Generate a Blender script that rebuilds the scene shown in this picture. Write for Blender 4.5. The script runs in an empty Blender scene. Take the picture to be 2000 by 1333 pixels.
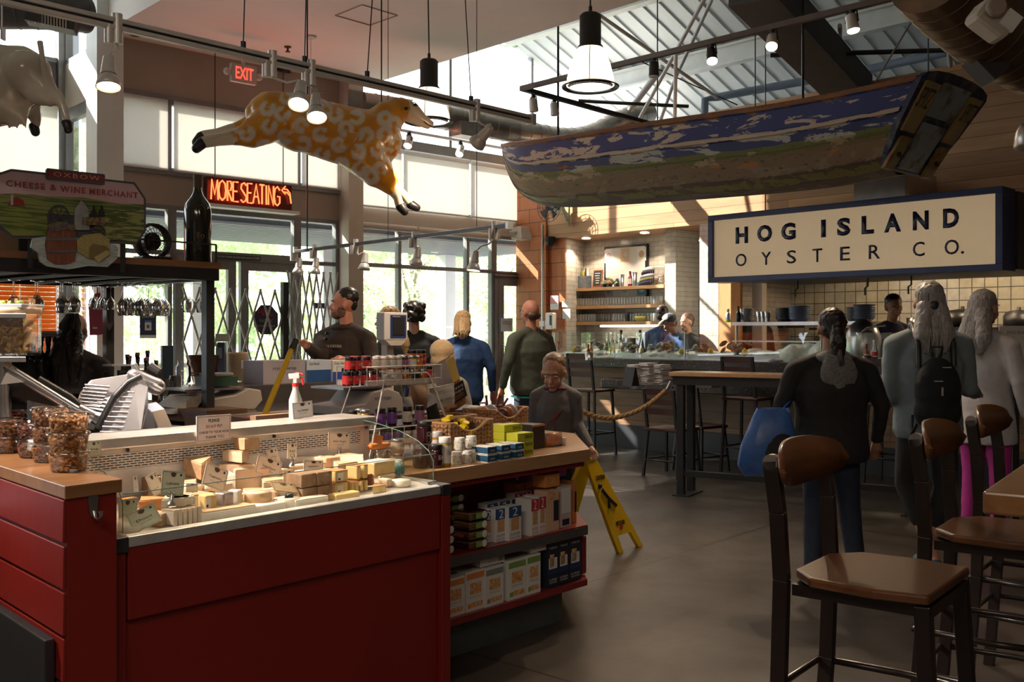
import bpy, bmesh, math, random
from mathutils import Vector, Matrix, Quaternion
from mathutils.bvhtree import BVHTree
R = random.Random(7)
S = bpy.context.scene; C = S.collection
PI = math.pi
# ---------------------------------------------------------------- camera, sky, sun, exposure
F = 1944.0; H = 1.42
cam = bpy.data.objects.new('camera', bpy.data.cameras.new('camera')); C.objects.link(cam)
cam.location = (0,0, H); cam.rotation_euler = (PI/2,0,0)
cam.data.sensor_width = 36; cam.data.lens = 36*F/2000; cam.data.shift_y = -0.00925
cam.data.clip_start = .05; cam.data.clip_end = 200
S.camera = cam
S.view_settings.view_transform = 'Standard'; S.view_settings.look = 'None'
S.view_settings.gamma = 1; S.view_settings.use_curve_mapping = False
S.view_settings.exposure = 0.25
w = bpy.data.worlds.new('sky'); S.world = w; w.use_nodes = True
wn = w.node_tree.nodes; bg = wn['Background']
bg.inputs[0].default_value = (.83,.91,1,1); bg.inputs[1].default_value = 4.2
AX = Vector((.728,.6855,0)); BX = Vector((-.6855,.728,0)); ZX = Vector((0,0,1))
def W(a, b, z=0): return AX*a + BX*b + ZX*z
sun = bpy.data.objects.new('sun', bpy.data.lights.new('sun', 'SUN')); C.objects.link(sun)
sun.data.energy = 17; sun.data.angle = .012; sun.data.color = (1,.93,.82)
sun.rotation_euler = W(.66,-1,-.86).to_track_quat('-Z', 'Y').to_euler()

# ---------------------------------------------------------------- pixel rays (2000x1333 frame)
def ray(px, py): return Vector(((px-1000)/F, 1,(648-py)/F))
def PD(px, py, d): r = ray(px, py); return Vector((r.x*d, d, H+r.z*d))
def PB(px, py, b): r = ray(px, py); return PD(px, py, b/r.dot(BX))
def PA(px, py, a): r = ray(px, py); return PD(px, py, a/r.dot(AX))
def PZ(px, py, z): r = ray(px, py); return PD(px, py, (z-H)/r.z)
# cheese case frame
CU = Vector((.658,.753,0)); CV = Vector((-.753,.658,0)); CO = Vector((-.27,3.75,0))
def K(u, v, z=0): return CO + CU*u + CV*v + ZX*z
def PV(px, py, v):
    r = ray(px, py); return PD(px, py, (v+CO.dot(CV))/r.dot(CV))
def UV_(p): q = p-CO; return q.dot(CU), q.dot(CV)
ANG_A = math.atan2(AX.y, AX.x); ANG_C = math.atan2(CU.y, CU.x); ANG_NB = math.atan2(-BX.y, -BX.x)
# ---------------------------------------------------------------- materials
MT = {}
def nd(nt, t, **k):
    n = nt.nodes.new(t)
    for a, v in k.items():
        if a[0] == '_': setattr(n, a[1:], v)
        else: n.inputs[a.replace('__', ' ')].default_value = v
    return n
def mat(name, col, rough=.5, metal=0, var=.12, vs=6, bump=0, bs=40, emit=0, ecol=None, coat=0, trans=0, alpha=1, sub=0, ior=None, spec=None, stretch=None, c2=None, thr=None):
    """principled material with a noise-driven colour variation"""
    if name in MT: return MT[name]
    m = bpy.data.materials.new(name); m.use_nodes = True; nt = m.node_tree; MT[name] = m
    p = nt.nodes['Principled BSDF']; L = nt.links.new
    col = tuple(col)+(1,) if len(col) == 3 else col
    p.inputs['Base Color'].default_value = col
    p.inputs['Roughness'].default_value = rough; p.inputs['Metallic'].default_value = metal
    if coat: p.inputs['Coat Weight'].default_value = coat; p.inputs['Coat Roughness'].default_value = .1
    if trans: p.inputs['Transmission Weight'].default_value = trans
    if ior: p.inputs['IOR'].default_value = ior
    if spec is not None: p.inputs['Specular IOR Level'].default_value = spec
    if sub: p.inputs['Subsurface Weight'].default_value = sub; p.inputs['Subsurface Radius'].default_value = (.02,.01,.006)
    if alpha < 1: p.inputs['Alpha'].default_value = alpha
    if emit:
        p.inputs['Emission Color'].default_value = tuple(ecol or col[:3])+(1,); p.inputs['Emission Strength'].default_value = emit
    tc = None
    if var or bump or c2:
        tc = nd(nt, 'ShaderNodeTexCoord'); mp = nd(nt, 'ShaderNodeMapping'); L(tc.outputs['Object'], mp.inputs[0])
        if stretch: mp.inputs['Scale'].default_value = stretch
    if var or c2:
        n = nd(nt, 'ShaderNodeTexNoise', Scale=vs, Detail=5, Roughness=.6); L(mp.outputs[0], n.inputs['Vector'])
        r = nd(nt, 'ShaderNodeValToRGB'); L(n.outputs['Fac'], r.inputs[0])
        if c2:
            t = thr or (.4,.6)
            r.color_ramp.elements[0].position = t[0]; r.color_ramp.elements[1].position = t[1]
            r.color_ramp.elements[0].color = col; r.color_ramp.elements[1].color = tuple(c2)+(1,)
        else:
            r.color_ramp.elements[0].position = .3; r.color_ramp.elements[1].position = .7
            r.color_ramp.elements[0].color = tuple(c*(1-var) for c in col[:3])+(1,)
            r.color_ramp.elements[1].color = tuple(min(1, c*(1+var)) for c in col[:3])+(1,)
        L(r.outputs[0], p.inputs['Base Color'])
    if bump:
        n2 = nd(nt, 'ShaderNodeTexNoise', Scale=bs, Detail=4); L(mp.outputs[0], n2.inputs['Vector'])
        b = nd(nt, 'ShaderNodeBump', Strength=bump, Distance=.01); L(n2.outputs['Fac'], b.inputs['Height']); L(b.outputs[0], p.inputs['Normal'])
    return m
def wood(name, c1, c2, rough=.4, scale=(1,1,1), rot=0, planks=None, coat=0, axis='X', gs=3.0):
    if name in MT: return MT[name]
    m = bpy.data.materials.new(name); m.use_nodes = True; nt = m.node_tree; MT[name] = m; L = nt.links.new
    p = nt.nodes['Principled BSDF']; p.inputs['Roughness'].default_value = rough
    if coat: p.inputs['Coat Weight'].default_value = coat; p.inputs['Coat Roughness'].default_value = .15
    tc = nd(nt, 'ShaderNodeTexCoord'); mp = nd(nt, 'ShaderNodeMapping'); L(tc.outputs['Object'], mp.inputs[0])
    mp.inputs['Rotation'].default_value = (0,0, rot)
    st = nd(nt, 'ShaderNodeMapping'); L(mp.outputs[0], st.inputs[0])
    st.inputs['Scale'].default_value = {'X': (.12,1,1), 'Y': (1,.12,1), 'Z': (1,1,.12)}[axis]
    n = nd(nt, 'ShaderNodeTexNoise', Scale=gs*6, Detail=6, Roughness=.65, Distortion=.6); L(st.outputs[0], n.inputs['Vector'])
    r = nd(nt, 'ShaderNodeValToRGB'); L(n.outputs['Fac'], r.inputs[0])
    r.color_ramp.elements[0].position = .32; r.color_ramp.elements[1].position = .68
    r.color_ramp.elements[0].color = tuple(c1)+(1,); r.color_ramp.elements[1].color = tuple(c2)+(1,)
    out = r.outputs[0]
    if planks:   # planks = (height, length)
        br = nd(nt, 'ShaderNodeTexBrick', Scale=1.0); br.offset = .37
        br.inputs['Brick Width'].default_value = planks[1]; br.inputs['Row Height'].default_value = planks[0]; br.inputs['Mortar Size'].default_value = .003
        br.inputs['Color1'].default_value = (.72,.72,.72,1); br.inputs['Color2'].default_value = (1.12,1.08,1.04,1); br.inputs['Mortar'].default_value = (.3,.25,.2,1)
        sx = nd(nt, 'ShaderNodeSeparateXYZ'); cx = nd(nt, 'ShaderNodeCombineXYZ'); L(mp.outputs[0], sx.inputs[0])
        L(sx.outputs['X'], cx.inputs['X']); L(sx.outputs['Z'], cx.inputs['Y']); L(cx.outputs[0], br.inputs['Vector'])
        mx = nd(nt, 'ShaderNodeMix'); mx.data_type = 'RGBA'; mx.blend_type = 'MULTIPLY'; mx.inputs[0].default_value = 1
        L(out, mx.inputs[6]); L(br.outputs['Color'], mx.inputs[7]); out = mx.outputs[2]
    L(out, p.inputs['Base Color'])
    return m
def brick(name, c1, c2, mortar, w_, h_, ms=.006, rot=0, rough=.35, offset=.5, bumpy=.3, var=.15):
    """bricks or tiles on a vertical wall; rot turns the wall's direction onto X"""
    if name in MT: return MT[name]
    m = bpy.data.materials.new(name); m.use_nodes = True; nt = m.node_tree; MT[name] = m; L = nt.links.new
    p = nt.nodes['Principled BSDF']; p.inputs['Roughness'].default_value = rough
    tc = nd(nt, 'ShaderNodeTexCoord'); mp = nd(nt, 'ShaderNodeMapping'); L(tc.outputs['Object'], mp.inputs[0]); mp.inputs['Rotation'].default_value = (0,0, rot)
    sx = nd(nt, 'ShaderNodeSeparateXYZ'); cx = nd(nt, 'ShaderNodeCombineXYZ'); L(mp.outputs[0], sx.inputs[0])
    L(sx.outputs['X'], cx.inputs['X']); L(sx.outputs['Z'], cx.inputs['Y'])
    br = nd(nt, 'ShaderNodeTexBrick', Scale=1.0); br.offset = offset; L(cx.outputs[0], br.inputs['Vector'])
    br.inputs['Brick Width'].default_value = w_; br.inputs['Row Height'].default_value = h_; br.inputs['Mortar Size'].default_value = ms
    br.inputs['Color1'].default_value = tuple(c1)+(1,); br.inputs['Color2'].default_value = tuple(c2)+(1,); br.inputs['Mortar'].default_value = tuple(mortar)+(1,)
    n = nd(nt, 'ShaderNodeTexNoise', Scale=9, Detail=4); L(tc.outputs['Object'], n.inputs['Vector'])
    mx = nd(nt, 'ShaderNodeMix'); mx.data_type = 'RGBA'; mx.blend_type = 'OVERLAY'; mx.inputs[0].default_value = var*2
    L(br.outputs['Color'], mx.inputs[6]); L(n.outputs['Fac'], mx.inputs[7]); L(mx.outputs[2], p.inputs['Base Color'])
    b = nd(nt, 'ShaderNodeBump', Strength=bumpy, Distance=.01); b.invert = True; L(br.outputs['Fac'], b.inputs['Height'])
    L(b.outputs[0], p.inputs['Normal'])
    return m
def thin_glass(name, tint=(.97,.99,.98), gl=.08, rough=.0):
    """flat pane: lets light straight through with a faint mirror reflection"""
    if name in MT: return MT[name]
    m = bpy.data.materials.new(name); m.use_nodes = True; nt = m.node_tree; MT[name] = m; L = nt.links.new
    nt.nodes.remove(nt.nodes['Principled BSDF']); o = nt.nodes['Material Output']
    t = nd(nt, 'ShaderNodeBsdfTransparent', Color=tuple(tint)+(1,)); g = nd(nt, 'ShaderNodeBsdfGlossy', Roughness=rough, Color=(1,1,1,1))
    fr = nd(nt, 'ShaderNodeFresnel', IOR=1.35); ad = nd(nt, 'ShaderNodeMath', _operation='MULTIPLY_ADD'); ad.inputs[1].default_value = .9; ad.inputs[2].default_value = gl*.25
    mx = nd(nt, 'ShaderNodeMixShader'); L(fr.outputs[0], ad.inputs[0]); L(ad.outputs[0], mx.inputs[0]); L(t.outputs[0], mx.inputs[1]); L(g.outputs[0], mx.inputs[2]); L(mx.outputs[0], o.inputs[0])
    return m
def blind_mat(name, col, tr=.5):
    if name in MT: return MT[name]
    m = bpy.data.materials.new(name); m.use_nodes = True; nt = m.node_tree; MT[name] = m; L = nt.links.new
    nt.nodes.remove(nt.nodes['Principled BSDF']); o = nt.nodes['Material Output']
    d = nd(nt, 'ShaderNodeBsdfDiffuse', Color=tuple(col)+(1,)); t = nd(nt, 'ShaderNodeBsdfTranslucent', Color=tuple(col)+(1,))
    tc = nd(nt, 'ShaderNodeTexCoord'); n = nd(nt, 'ShaderNodeTexNoise', Scale=60, Detail=2); L(tc.outputs['Object'], n.inputs['Vector'])
    b = nd(nt, 'ShaderNodeBump', Strength=.15, Distance=.002); L(n.outputs['Fac'], b.inputs['Height']); L(b.outputs[0], d.inputs['Normal'])
    mx = nd(nt, 'ShaderNodeMixShader', Fac=tr); L(d.outputs[0], mx.inputs[1]); L(t.outputs[0], mx.inputs[2]); L(mx.outputs[0], o.inputs[0])
    return m
def vcol_mat(name, rough=.35, bump=0, bs=30, coat=0):
    if name in MT: return MT[name]
    m = mat(name, (1,1,1), rough, var=0, bump=bump, bs=bs, coat=coat); nt = m.node_tree
    a = nd(nt, 'ShaderNodeVertexColor'); a.layer_name = 'Col'; nt.links.new(a.outputs[0], nt.nodes['Principled BSDF'].inputs['Base Color'])
    return m
# ---------------------------------------------------------------- mesh builder
class MB:
    def __init__(s): s.v = []; s.f = []; s.mi = []; s.sm = []; s.m = 0; s.M = Matrix(); s.uv = None
    def add(s, vs, fs, smooth=False):
        o = len(s.v); s.v += [s.M @ Vector(p) for p in vs]
        for f in fs: s.f.append([i+o for i in f]); s.mi.append(s.m); s.sm.append(smooth)
        return s
    def hexa(s, p):   # 8 corners: bottom ring 0-3, top ring 4-7
        return s.add(p, [(3,2,1,0),(4,5,6,7),(0,1,5,4),(1,2,6,5),(2,3,7,6),(3,0,4,7)])
    def box(s, c, d, M=None):
        c = Vector(c); x, y, z = [q/2 for q in d]
        p = [Vector(q) for q in ((-x, -y, -z),(x, -y, -z),(x, y, -z),(-x, y, -z),(-x, -y, z),(x, -y, z),(x, y, z),(-x, y, z))]
        if M is not None: p = [M @ q for q in p]
        return s.hexa([q+c for q in p])
    def bar(s, p0, p1, w_, h_, up=ZX):   # box beam between two points; w_ sideways, h_ along up
        p0 = Vector(p0); p1 = Vector(p1); d = (p1-p0).normalized(); sd = d.cross(Vector(up))
        if sd.length < 1e-4: sd = d.cross(Vector((1,0,0)))
        sd.normalize(); u = sd.cross(d).normalized(); a = sd*w_/2; b = u*h_/2
        return s.hexa([p0-a-b, p0+a-b, p0+a+b, p0-a+b, p1-a-b, p1+a-b, p1+a+b, p1-a+b])
    def prism(s, poly, z0, z1, f=None):
        n = len(poly); f = f or (lambda x, y, z: (x, y, z))
        vs = [f(x, y, z0) for x, y in poly]+[f(x, y, z1) for x, y in poly]
        return s.add(vs, [list(range(n))[::-1], list(range(n, 2*n))]+[(i, (i+1) % n, n+(i+1) % n, n+i) for i in range(n)])
    def ring(s, c, ax, r, n, ph=0, sx=1, sy=1):
        ax = Vector(ax).normalized(); q = ax.to_track_quat('Z', 'Y')
        return [Vector(c)+q @ Vector((math.cos(ph+2*PI*i/n)*r*sx, math.sin(ph+2*PI*i/n)*r*sy, 0)) for i in range(n)]
    def loft(s, rings, closed=False, cap=True, smooth=True):
        n = len(rings[0]); vs = [p for r in rings for p in r]; fs = []
        k = len(rings)
        for j in range(k if closed else k-1):
            for i in range(n):
                a = j*n+i; b = j*n+(i+1) % n; c = ((j+1) % k)*n+(i+1) % n; d = ((j+1) % k)*n+i; fs.append((a, b, c, d))
        s.add(vs, fs, smooth)
        if cap and not closed:
            s.add(rings[0], [list(range(n))[::-1]]); s.add(rings[-1], [list(range(n))])
        return s
    def cyl(s, p0, p1, r0, r1=None, n=16, cap=True, smooth=True):
        r1 = r0 if r1 is None else r1; ax = Vector(p1)-Vector(p0)
        return s.loft([s.ring(p0, ax, r0, n), s.ring(p1, ax, r1, n)], cap=cap, smooth=smooth)
    def tube(s, pts, r, n=8, closed=False, cap=True):
        pts = [Vector(p) for p in pts]; k = len(pts); rr = r if isinstance(r, (list, tuple)) else [r]*k
        rings = []; q = None
        for i, p in enumerate(pts):
            a = pts[(i-1) % k] if (i or closed) else p; b = pts[(i+1) % k] if (i < k-1 or closed) else p
            t = (b-a)
            if t.length < 1e-9: t = Vector((0,0,1))
            t.normalize()
            if q is None: q = t.to_track_quat('Z', 'Y')
            else: q = (q @ Vector((0,0,1))).rotation_difference(t) @ q
            rings.append([p+q @ Vector((math.cos(2*PI*j/n)*rr[i], math.sin(2*PI*j/n)*rr[i], 0)) for j in range(n)])
        return s.loft(rings, closed=closed, cap=cap)
    def lathe(s, prof, c=(0,0,0), n=20, M=None, cap=True, smooth=True):
        c = Vector(c); rings = []
        for r, z in prof:
            ring = [Vector((math.cos(2*PI*i/n)*max(r, 1e-4), math.sin(2*PI*i/n)*max(r, 1e-4), z)) for i in range(n)]
            rings.append([(M @ p if M is not None else p)+c for p in ring])
        return s.loft(rings, cap=cap, smooth=smooth)
    def ell(s, c, r, nu=14, nv=9, M=None):
        if not hasattr(r, '__len__'): r = (r, r, r)
        rings = []
        for j in range(1, nv):
            t = PI*j/nv; ring = [Vector((math.cos(2*PI*i/nu)*math.sin(t)*r[0], math.sin(2*PI*i/nu)*math.sin(t)*r[1], -math.cos(t)*r[2])) for i in range(nu)]
            rings.append([(M @ p if M is not None else p)+Vector(c) for p in ring])
        n = nu; o = len(s.v); vs = [p for q in rings for p in q]; fs = []
        for j in range(nv-2):
            for i in range(n): fs.append((j*n+i, j*n+(i+1) % n, (j+1)*n+(i+1) % n, (j+1)*n+i))
        b = len(vs); bt = Vector((0,0,-r[2])); tp = Vector((0,0, r[2]))
        if M is not None: bt = M @ bt; tp = M @ tp
        vs += [bt+Vector(c), tp+Vector(c)]
        for i in range(n): fs.append(((i+1) % n, i, b)); fs.append(((nv-2)*n+i, (nv-2)*n+(i+1) % n, b+1))
        return s.add(vs, fs, True)
    def cap2(s, p0, r0, p1, r1, n=14):   # capsule with rounded ends
        p0 = Vector(p0); p1 = Vector(p1); d = p1-p0; L_ = d.length; ax = d.normalized() if L_ > 1e-6 else Vector((0,0,1))
        pr = [(r0*math.sin(t),-r0*math.cos(t)) for t in (.02,.5,1.0, PI/2)]+[(r1*math.cos(t), L_+r1*math.sin(t)) for t in (0,.55,1.05,1.55)]
        return s.lathe(pr, p0, n, ax.to_track_quat('Z', 'Y').to_matrix())
    def bl(s, *a, **k): return s.build(*a, world=False, **k)
    def build(s, name, mats, parent=None, bevel=0, seg=2, world=True, sub=0):
        me = bpy.data.meshes.new(name); off = Vector((0,0,0))
        if parent is not None and world: off = parent_loc(parent)
        me.from_pydata([tuple(p-off) for p in s.v], [], s.f)
        if not isinstance(mats, (list, tuple)): mats = [mats]
        for m in mats: me.materials.append(m)
        me.polygons.foreach_set('material_index', s.mi); me.polygons.foreach_set('use_smooth', s.sm)
        me.validate(); me.update()
        o = bpy.data.objects.new(name, me); C.objects.link(o)
        if parent is not None: o.parent = parent
        if bevel:
            b = o.modifiers.new('b', 'BEVEL'); b.width = bevel; b.segments = seg; b.limit_method = 'ANGLE'; b.angle_limit = .7
        if sub:
            b = o.modifiers.new('s', 'SUBSURF'); b.levels = sub; b.render_levels = sub
        return o
def parent_loc(o):
    v = Vector(o.location)
    while o.parent is not None: o = o.parent; v += Vector(o.location)
    return v
def thing(name, label, cat, loc=(0,0,0), rz=0, group=None, rot=None, sc=None):
    o = bpy.data.objects.new(name, None); C.objects.link(o); o.location = loc; o.rotation_euler = rot or (0,0, rz)
    if sc: o.scale = (sc, sc, sc)
    o.empty_display_size = .1
    o['label'] = label; o['category'] = cat
    if group: o['group'] = group
    return o
def tag(o, label, cat, group=None, kind=None):
    o['label'] = label; o['category'] = cat
    if group: o['group'] = group
    if kind: o['kind'] = kind
    return o
def recenter(o):
    """put a top-level mesh's origin at the middle of its base"""
    me = o.data; xs = [v.co for v in me.vertices]
    c = Vector((sum(min(q[i] for q in xs)+max(q[i] for q in xs) for _ in (0,))/2 if i < 2 else min(q[2] for q in xs) for i in range(3)))
    me.transform(Matrix.Translation(-c)); o.location = Vector(o.location)+c
    return o
def struct(mb, name, m, **k):
    o = mb.build(name, m, **k); o['kind'] = 'structure'; return o
def one(mb, name, m, label, cat, group=None, **k):
    return tag(recenter(mb.build(name, m, **k)), label, cat, group)
def dup(root, loc, rz=None, label=None, group=None, rot=None, sc=None):
    r = root.copy(); C.objects.link(r); r.location = loc
    if rz is not None: r.rotation_euler = (0,0, rz)
    if rot is not None: r.rotation_euler = rot
    if sc: r.scale = (sc, sc, sc)
    if label: r['label'] = label
    if group: r['group'] = group
    for ch in list(root.children):
        c = ch.copy(); C.objects.link(c); c.parent = r
        for g in ch.children:
            d = g.copy(); C.objects.link(d); d.parent = c
    return r
def baked(o, mod):
    """apply the object's modifiers to its mesh"""
    dg = bpy.context.evaluated_depsgraph_get(); me = bpy.data.meshes.new_from_object(o.evaluated_get(dg)); o.modifiers.clear(); old = o.data; o.data = me
    for p in me.polygons: p.use_smooth = True
    return o
def blob(mb, name, m, parent=None, voxel=.012, smooth=4, disp=0, dsc=.05, world=True):
    o = mb.build(name, m, parent, world=world)
    r = o.modifiers.new('r', 'REMESH'); r.mode = 'VOXEL'; r.voxel_size = voxel; r.use_smooth_shade = True
    s_ = o.modifiers.new('s', 'SMOOTH'); s_.iterations = smooth; s_.factor = .5
    if disp:
        t = bpy.data.textures.new('t', 'CLOUDS'); t.noise_scale = dsc
        d = o.modifiers.new('d', 'DISPLACE'); d.texture = t; d.strength = disp; d.mid_level = .5
    return baked(o, None)
def text(s_, name, m, parent, M, w_=None, h_=None, ext=.001, bold=0, sp=1.0, align='LEFT', size=1, shear=0, world=False):
    """letters as a mesh; M places the text's lower-left corner, x along the line, z out of the face"""
    cu = bpy.data.curves.new('txt', 'FONT'); cu.body = s_; cu.size = size; cu.extrude = 0; cu.offset = bold; cu.space_character = sp; cu.shear = shear; cu.resolution_u = 3
    cu.space_line = .9
    t = bpy.data.objects.new('txt', cu); C.objects.link(t)
    me = bpy.data.meshes.new_from_object(t.evaluated_get(bpy.context.evaluated_depsgraph_get())); bpy.data.objects.remove(t)
    xs = [v.co.x for v in me.vertices]; ys = [v.co.y for v in me.vertices]
    if not xs: return None
    x0, x1, y0, y1 = min(xs), max(xs), min(ys), max(ys)
    sx = (w_/(x1-x0)) if w_ else None; sy = (h_/(y1-y0)) if h_ else None
    sx = sx or sy; sy = sy or sx
    bm = bmesh.new(); bm.from_mesh(me)
    bmesh.ops.translate(bm, verts=bm.verts, vec=(-x0,-y0,0)); bmesh.ops.scale(bm, verts=bm.verts, vec=(sx, sy, 1))
    if ext:
        r = bmesh.ops.extrude_face_region(bm, geom=bm.faces[:]); vv = [g for g in r['geom'] if isinstance(g, bmesh.types.BMVert)]
        bmesh.ops.translate(bm, verts=vv, vec=(0,0, ext))
    bm.transform(M)
    me2 = bpy.data.meshes.new(name); bm.to_mesh(me2); bm.free(); me2.materials.append(m)
    if world and parent is not None: me2.transform(Matrix.Translation(-parent_loc(parent)))
    o = bpy.data.objects.new(name, me2); C.objects.link(o)
    if parent is not None: o.parent = parent
    return o
def frame(o, x, y):   # matrix with origin o, x and y axes
    x = Vector(x).normalized(); y = Vector(y); y = (y-x*y.dot(x)).normalized(); z = x.cross(y)
    m = Matrix((x, y, z)).transposed().to_4x4(); m.translation = o; return m
# ================================================================= MATERIALS OF THE SETTING
m_frame = mat('grey_metal_frame', (.21,.21,.215),.45,.3, var=.1)
m_beige = mat('beige_paint', (.50,.43,.36),.6, var=.05, vs=2)
m_tan = mat('tan_panel', (.37,.30,.25),.6, var=.08, vs=1.5)
m_ceil = mat('ceiling_paint', (.90,.83,.80),.75, var=.03, vs=.7)
m_white = mat('white_paint', (.80,.80,.78),.6, var=.04, vs=2)
m_deck = mat('roof_deck', (.62,.64,.66),.5,.2, var=.08, vs=1)
m_blind = blind_mat('roller_blind', (.84,.81,.77),.42)
m_pane = thin_glass('window_glass', gl=.05)
m_steel = mat('steel', (.55,.55,.56),.28,1, var=.12, vs=8)
m_dsteel = mat('dark_steel', (.06,.06,.065),.4,.6, var=.1)
m_black = mat('black_plastic', (.012,.012,.014),.35, var=0)
m_orange_block = brick('orange_block', (.50,.165,.055),(.44,.14,.05),(.16,.08,.05),.40,.20,.006, rot=-ANG_NB, rough=.5, bumpy=.4, var=.08)
m_tile = brick('cream_tile', (.56,.51,.44),(.50,.46,.40),(.36,.32,.28),.15,.065,.004, rot=-ANG_NB, rough=.22, bumpy=.35, var=.15)
m_ktile = brick('kitchen_tile', (.60,.56,.44),(.52,.50,.42),(.14,.13,.11),.15,.15,.006, rot=-ANG_NB, rough=.18, offset=0, bumpy=.3, var=.2)
m_fir = wood('fir_planks', (.46,.25,.12),(.62,.37,.20),.45, rot=-ANG_NB, planks=(.14,2.6), gs=1.2)
m_barwood = wood('bar_planks', (.16,.085,.04),(.30,.17,.085),.5, rot=-ANG_NB, planks=(.17,1.5), gs=1.2)
m_butcher = wood('butcher_block', (.36,.19,.085),(.52,.30,.15),.35, rot=-ANG_C, coat=.3, gs=2.2)
m_butcher2 = wood('dark_butcher_block', (.20,.085,.03),(.31,.15,.06),.35, rot=-ANG_C, coat=.3, gs=2.2)
m_red = mat('red_paint', (.20,.012,.008),.42, var=.12, vs=1.6, bump=.12, bs=18)
m_redshelf = mat('red_shelf_paint', (.22,.02,.02),.3, var=.1, coat=.2)
m_yellow = mat('yellow_plastic', (.75,.48,.01),.4, var=.05)
m_terr = mat('terrazzo', (.035,.033,.03),.25, var=0, c2=(.55,.50,.42), vs=70, thr=(.62,.68))
# ---- floor
fm = bpy.data.materials.new('polished_concrete'); fm.use_nodes = True; nt = fm.node_tree; L = nt.links.new; p = nt.nodes['Principled BSDF']
tc = nd(nt, 'ShaderNodeTexCoord'); mp = nd(nt, 'ShaderNodeMapping'); L(tc.outputs['Object'], mp.inputs[0])
mp.inputs['Rotation'].default_value = (0,0,-ANG_C); q = K(.547,.706); qq = Matrix.Rotation(-ANG_C, 3, 'Z') @ q
mp.inputs['Location'].default_value = (-qq.x, -qq.y, 0)
n1 = nd(nt, 'ShaderNodeTexNoise', Scale=1.1, Detail=8, Roughness=.62, Distortion=.8); L(mp.outputs[0], n1.inputs['Vector'])
r1 = nd(nt, 'ShaderNodeValToRGB'); L(n1.outputs['Fac'], r1.inputs[0])
r1.color_ramp.elements[0].position = .34; r1.color_ramp.elements[0].color = (.026,.021,.018,1)
r1.color_ramp.elements[1].position = .68; r1.color_ramp.elements[1].color = (.078,.064,.054,1)
br = nd(nt, 'ShaderNodeTexBrick', Scale=1.0); br.offset = 0; L(mp.outputs[0], br.inputs['Vector'])
br.inputs['Brick Width'].default_value = 3.81; br.inputs['Row Height'].default_value = 3.81; br.inputs['Mortar Size'].default_value = .006
br.inputs['Color1'].default_value = (1,1,1,1); br.inputs['Color2'].default_value = (.9,.9,.9,1); br.inputs['Mortar'].default_value = (.08,.07,.06,1)
mx = nd(nt, 'ShaderNodeMix'); mx.data_type = 'RGBA'; mx.blend_type = 'MULTIPLY'; mx.inputs[0].default_value = 1
L(r1.outputs[0], mx.inputs[6]); L(br.outputs['Color'], mx.inputs[7]); L(mx.outputs[2], p.inputs['Base Color'])
n2 = nd(nt, 'ShaderNodeTexNoise', Scale=3.5, Detail=7, Roughness=.7); L(mp.outputs[0], n2.inputs['Vector'])
r2 = nd(nt, 'ShaderNodeMapRange'); L(n2.outputs['Fac'], r2.inputs[0]); r2.inputs[3].default_value = .22; r2.inputs[4].default_value = .52; L(r2.outputs[0], p.inputs['Roughness'])
bp = nd(nt, 'ShaderNodeBump', Strength=.08, Distance=.01); L(n2.outputs['Fac'], bp.inputs['Height']); L(bp.outputs[0], p.inputs['Normal'])
# ================================================================= SHELL (a along the window wall, b towards it)
def wbox(mb, a0, a1, b0, b1, z0, z1): return mb.hexa([W(a0, b0, z0), W(a1, b0, z0), W(a1, b1, z0), W(a0, b1, z0), W(a0, b0, z1), W(a1, b0, z1), W(a1, b1, z1), W(a0, b1, z1)])
def abox(name, m, *k, **kw): return struct(wbox(MB(), *k), name, m, **kw)
BW = 10.7
abox('floor', fm, -4,14,-5, BW+.9,-.1,0)
abox('ceiling', m_ceil, 4.09,7.45,-5, BW+.1,4.6,4.85)
abox('ceiling', m_white, -4,4.09,-5,11.8,5.2,5.4)
abox('trim_1', m_white, 4.09,4.2,-5,10.62,4.84,5.2)
mb = MB();zr = lambda a: 6.73-.39*(a-7.45)
for k in range(124):   # corrugated roof deck, ribs running down the slope
    b0 = -5+k*.128; hh = .03 if k % 2 else 0
    mb.hexa([W(7.2, b0, zr(7.2)+hh), W(14, b0, zr(14)+hh), W(14, b0+.128, zr(14)+hh), W(7.2, b0+.128, zr(7.2)+hh),
             W(7.2, b0, zr(7.2)+.1), W(14, b0, zr(14)+.1), W(14, b0+.128, zr(14)+.1), W(7.2, b0+.128, zr(7.2)+.1)])
struct(mb, 'ceiling', m_deck)
abox('wall_left', m_white, 7.3,7.44,-5,10.6,4.85,6.8)
abox('wall_left', m_tan, -4.1,-4,-5,11.7,0,5.4)
abox('wall_near', m_tan, -4,14,-5.1,-5,0,6.8)
# right side: clad soffit over the kitchen, kitchen walls
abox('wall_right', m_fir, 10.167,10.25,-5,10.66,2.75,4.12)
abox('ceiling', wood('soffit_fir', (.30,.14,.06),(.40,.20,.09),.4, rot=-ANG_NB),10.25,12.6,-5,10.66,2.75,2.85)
abox('ceiling', m_white, 10.25,13.9,-5,10.66,4.0,4.12)
abox('wall_far', mat('blue_grey_steel', (.20,.25,.33),.5, var=.1),13.6,13.75,-5,10.66,4.12,4.62)
abox('wall_back', m_tile, 10.895,11.0,8.2,10.66,0,2.75)
mb = MB();mb.hexa([W(a_, b_, z_) for z_ in (0,2.75) for a_, b_ in ((10.228,9.745),(10.9,10.02),(10.9,10.25),(10.228,10.0))])
struct(mb, 'wall_niche', m_tile)
abox('wall_pier', m_tile, 10.5,11.0,8.02,8.2,0,2.75)
abox('wall_pier', m_tile, 10.167,10.5,7.12,7.40,0,2.75)
abox('wall_passage', mat('passage_paint', (.34,.22,.22),.6, var=.06),12.4,12.5,7.3,10.6,0,2.75)
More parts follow.
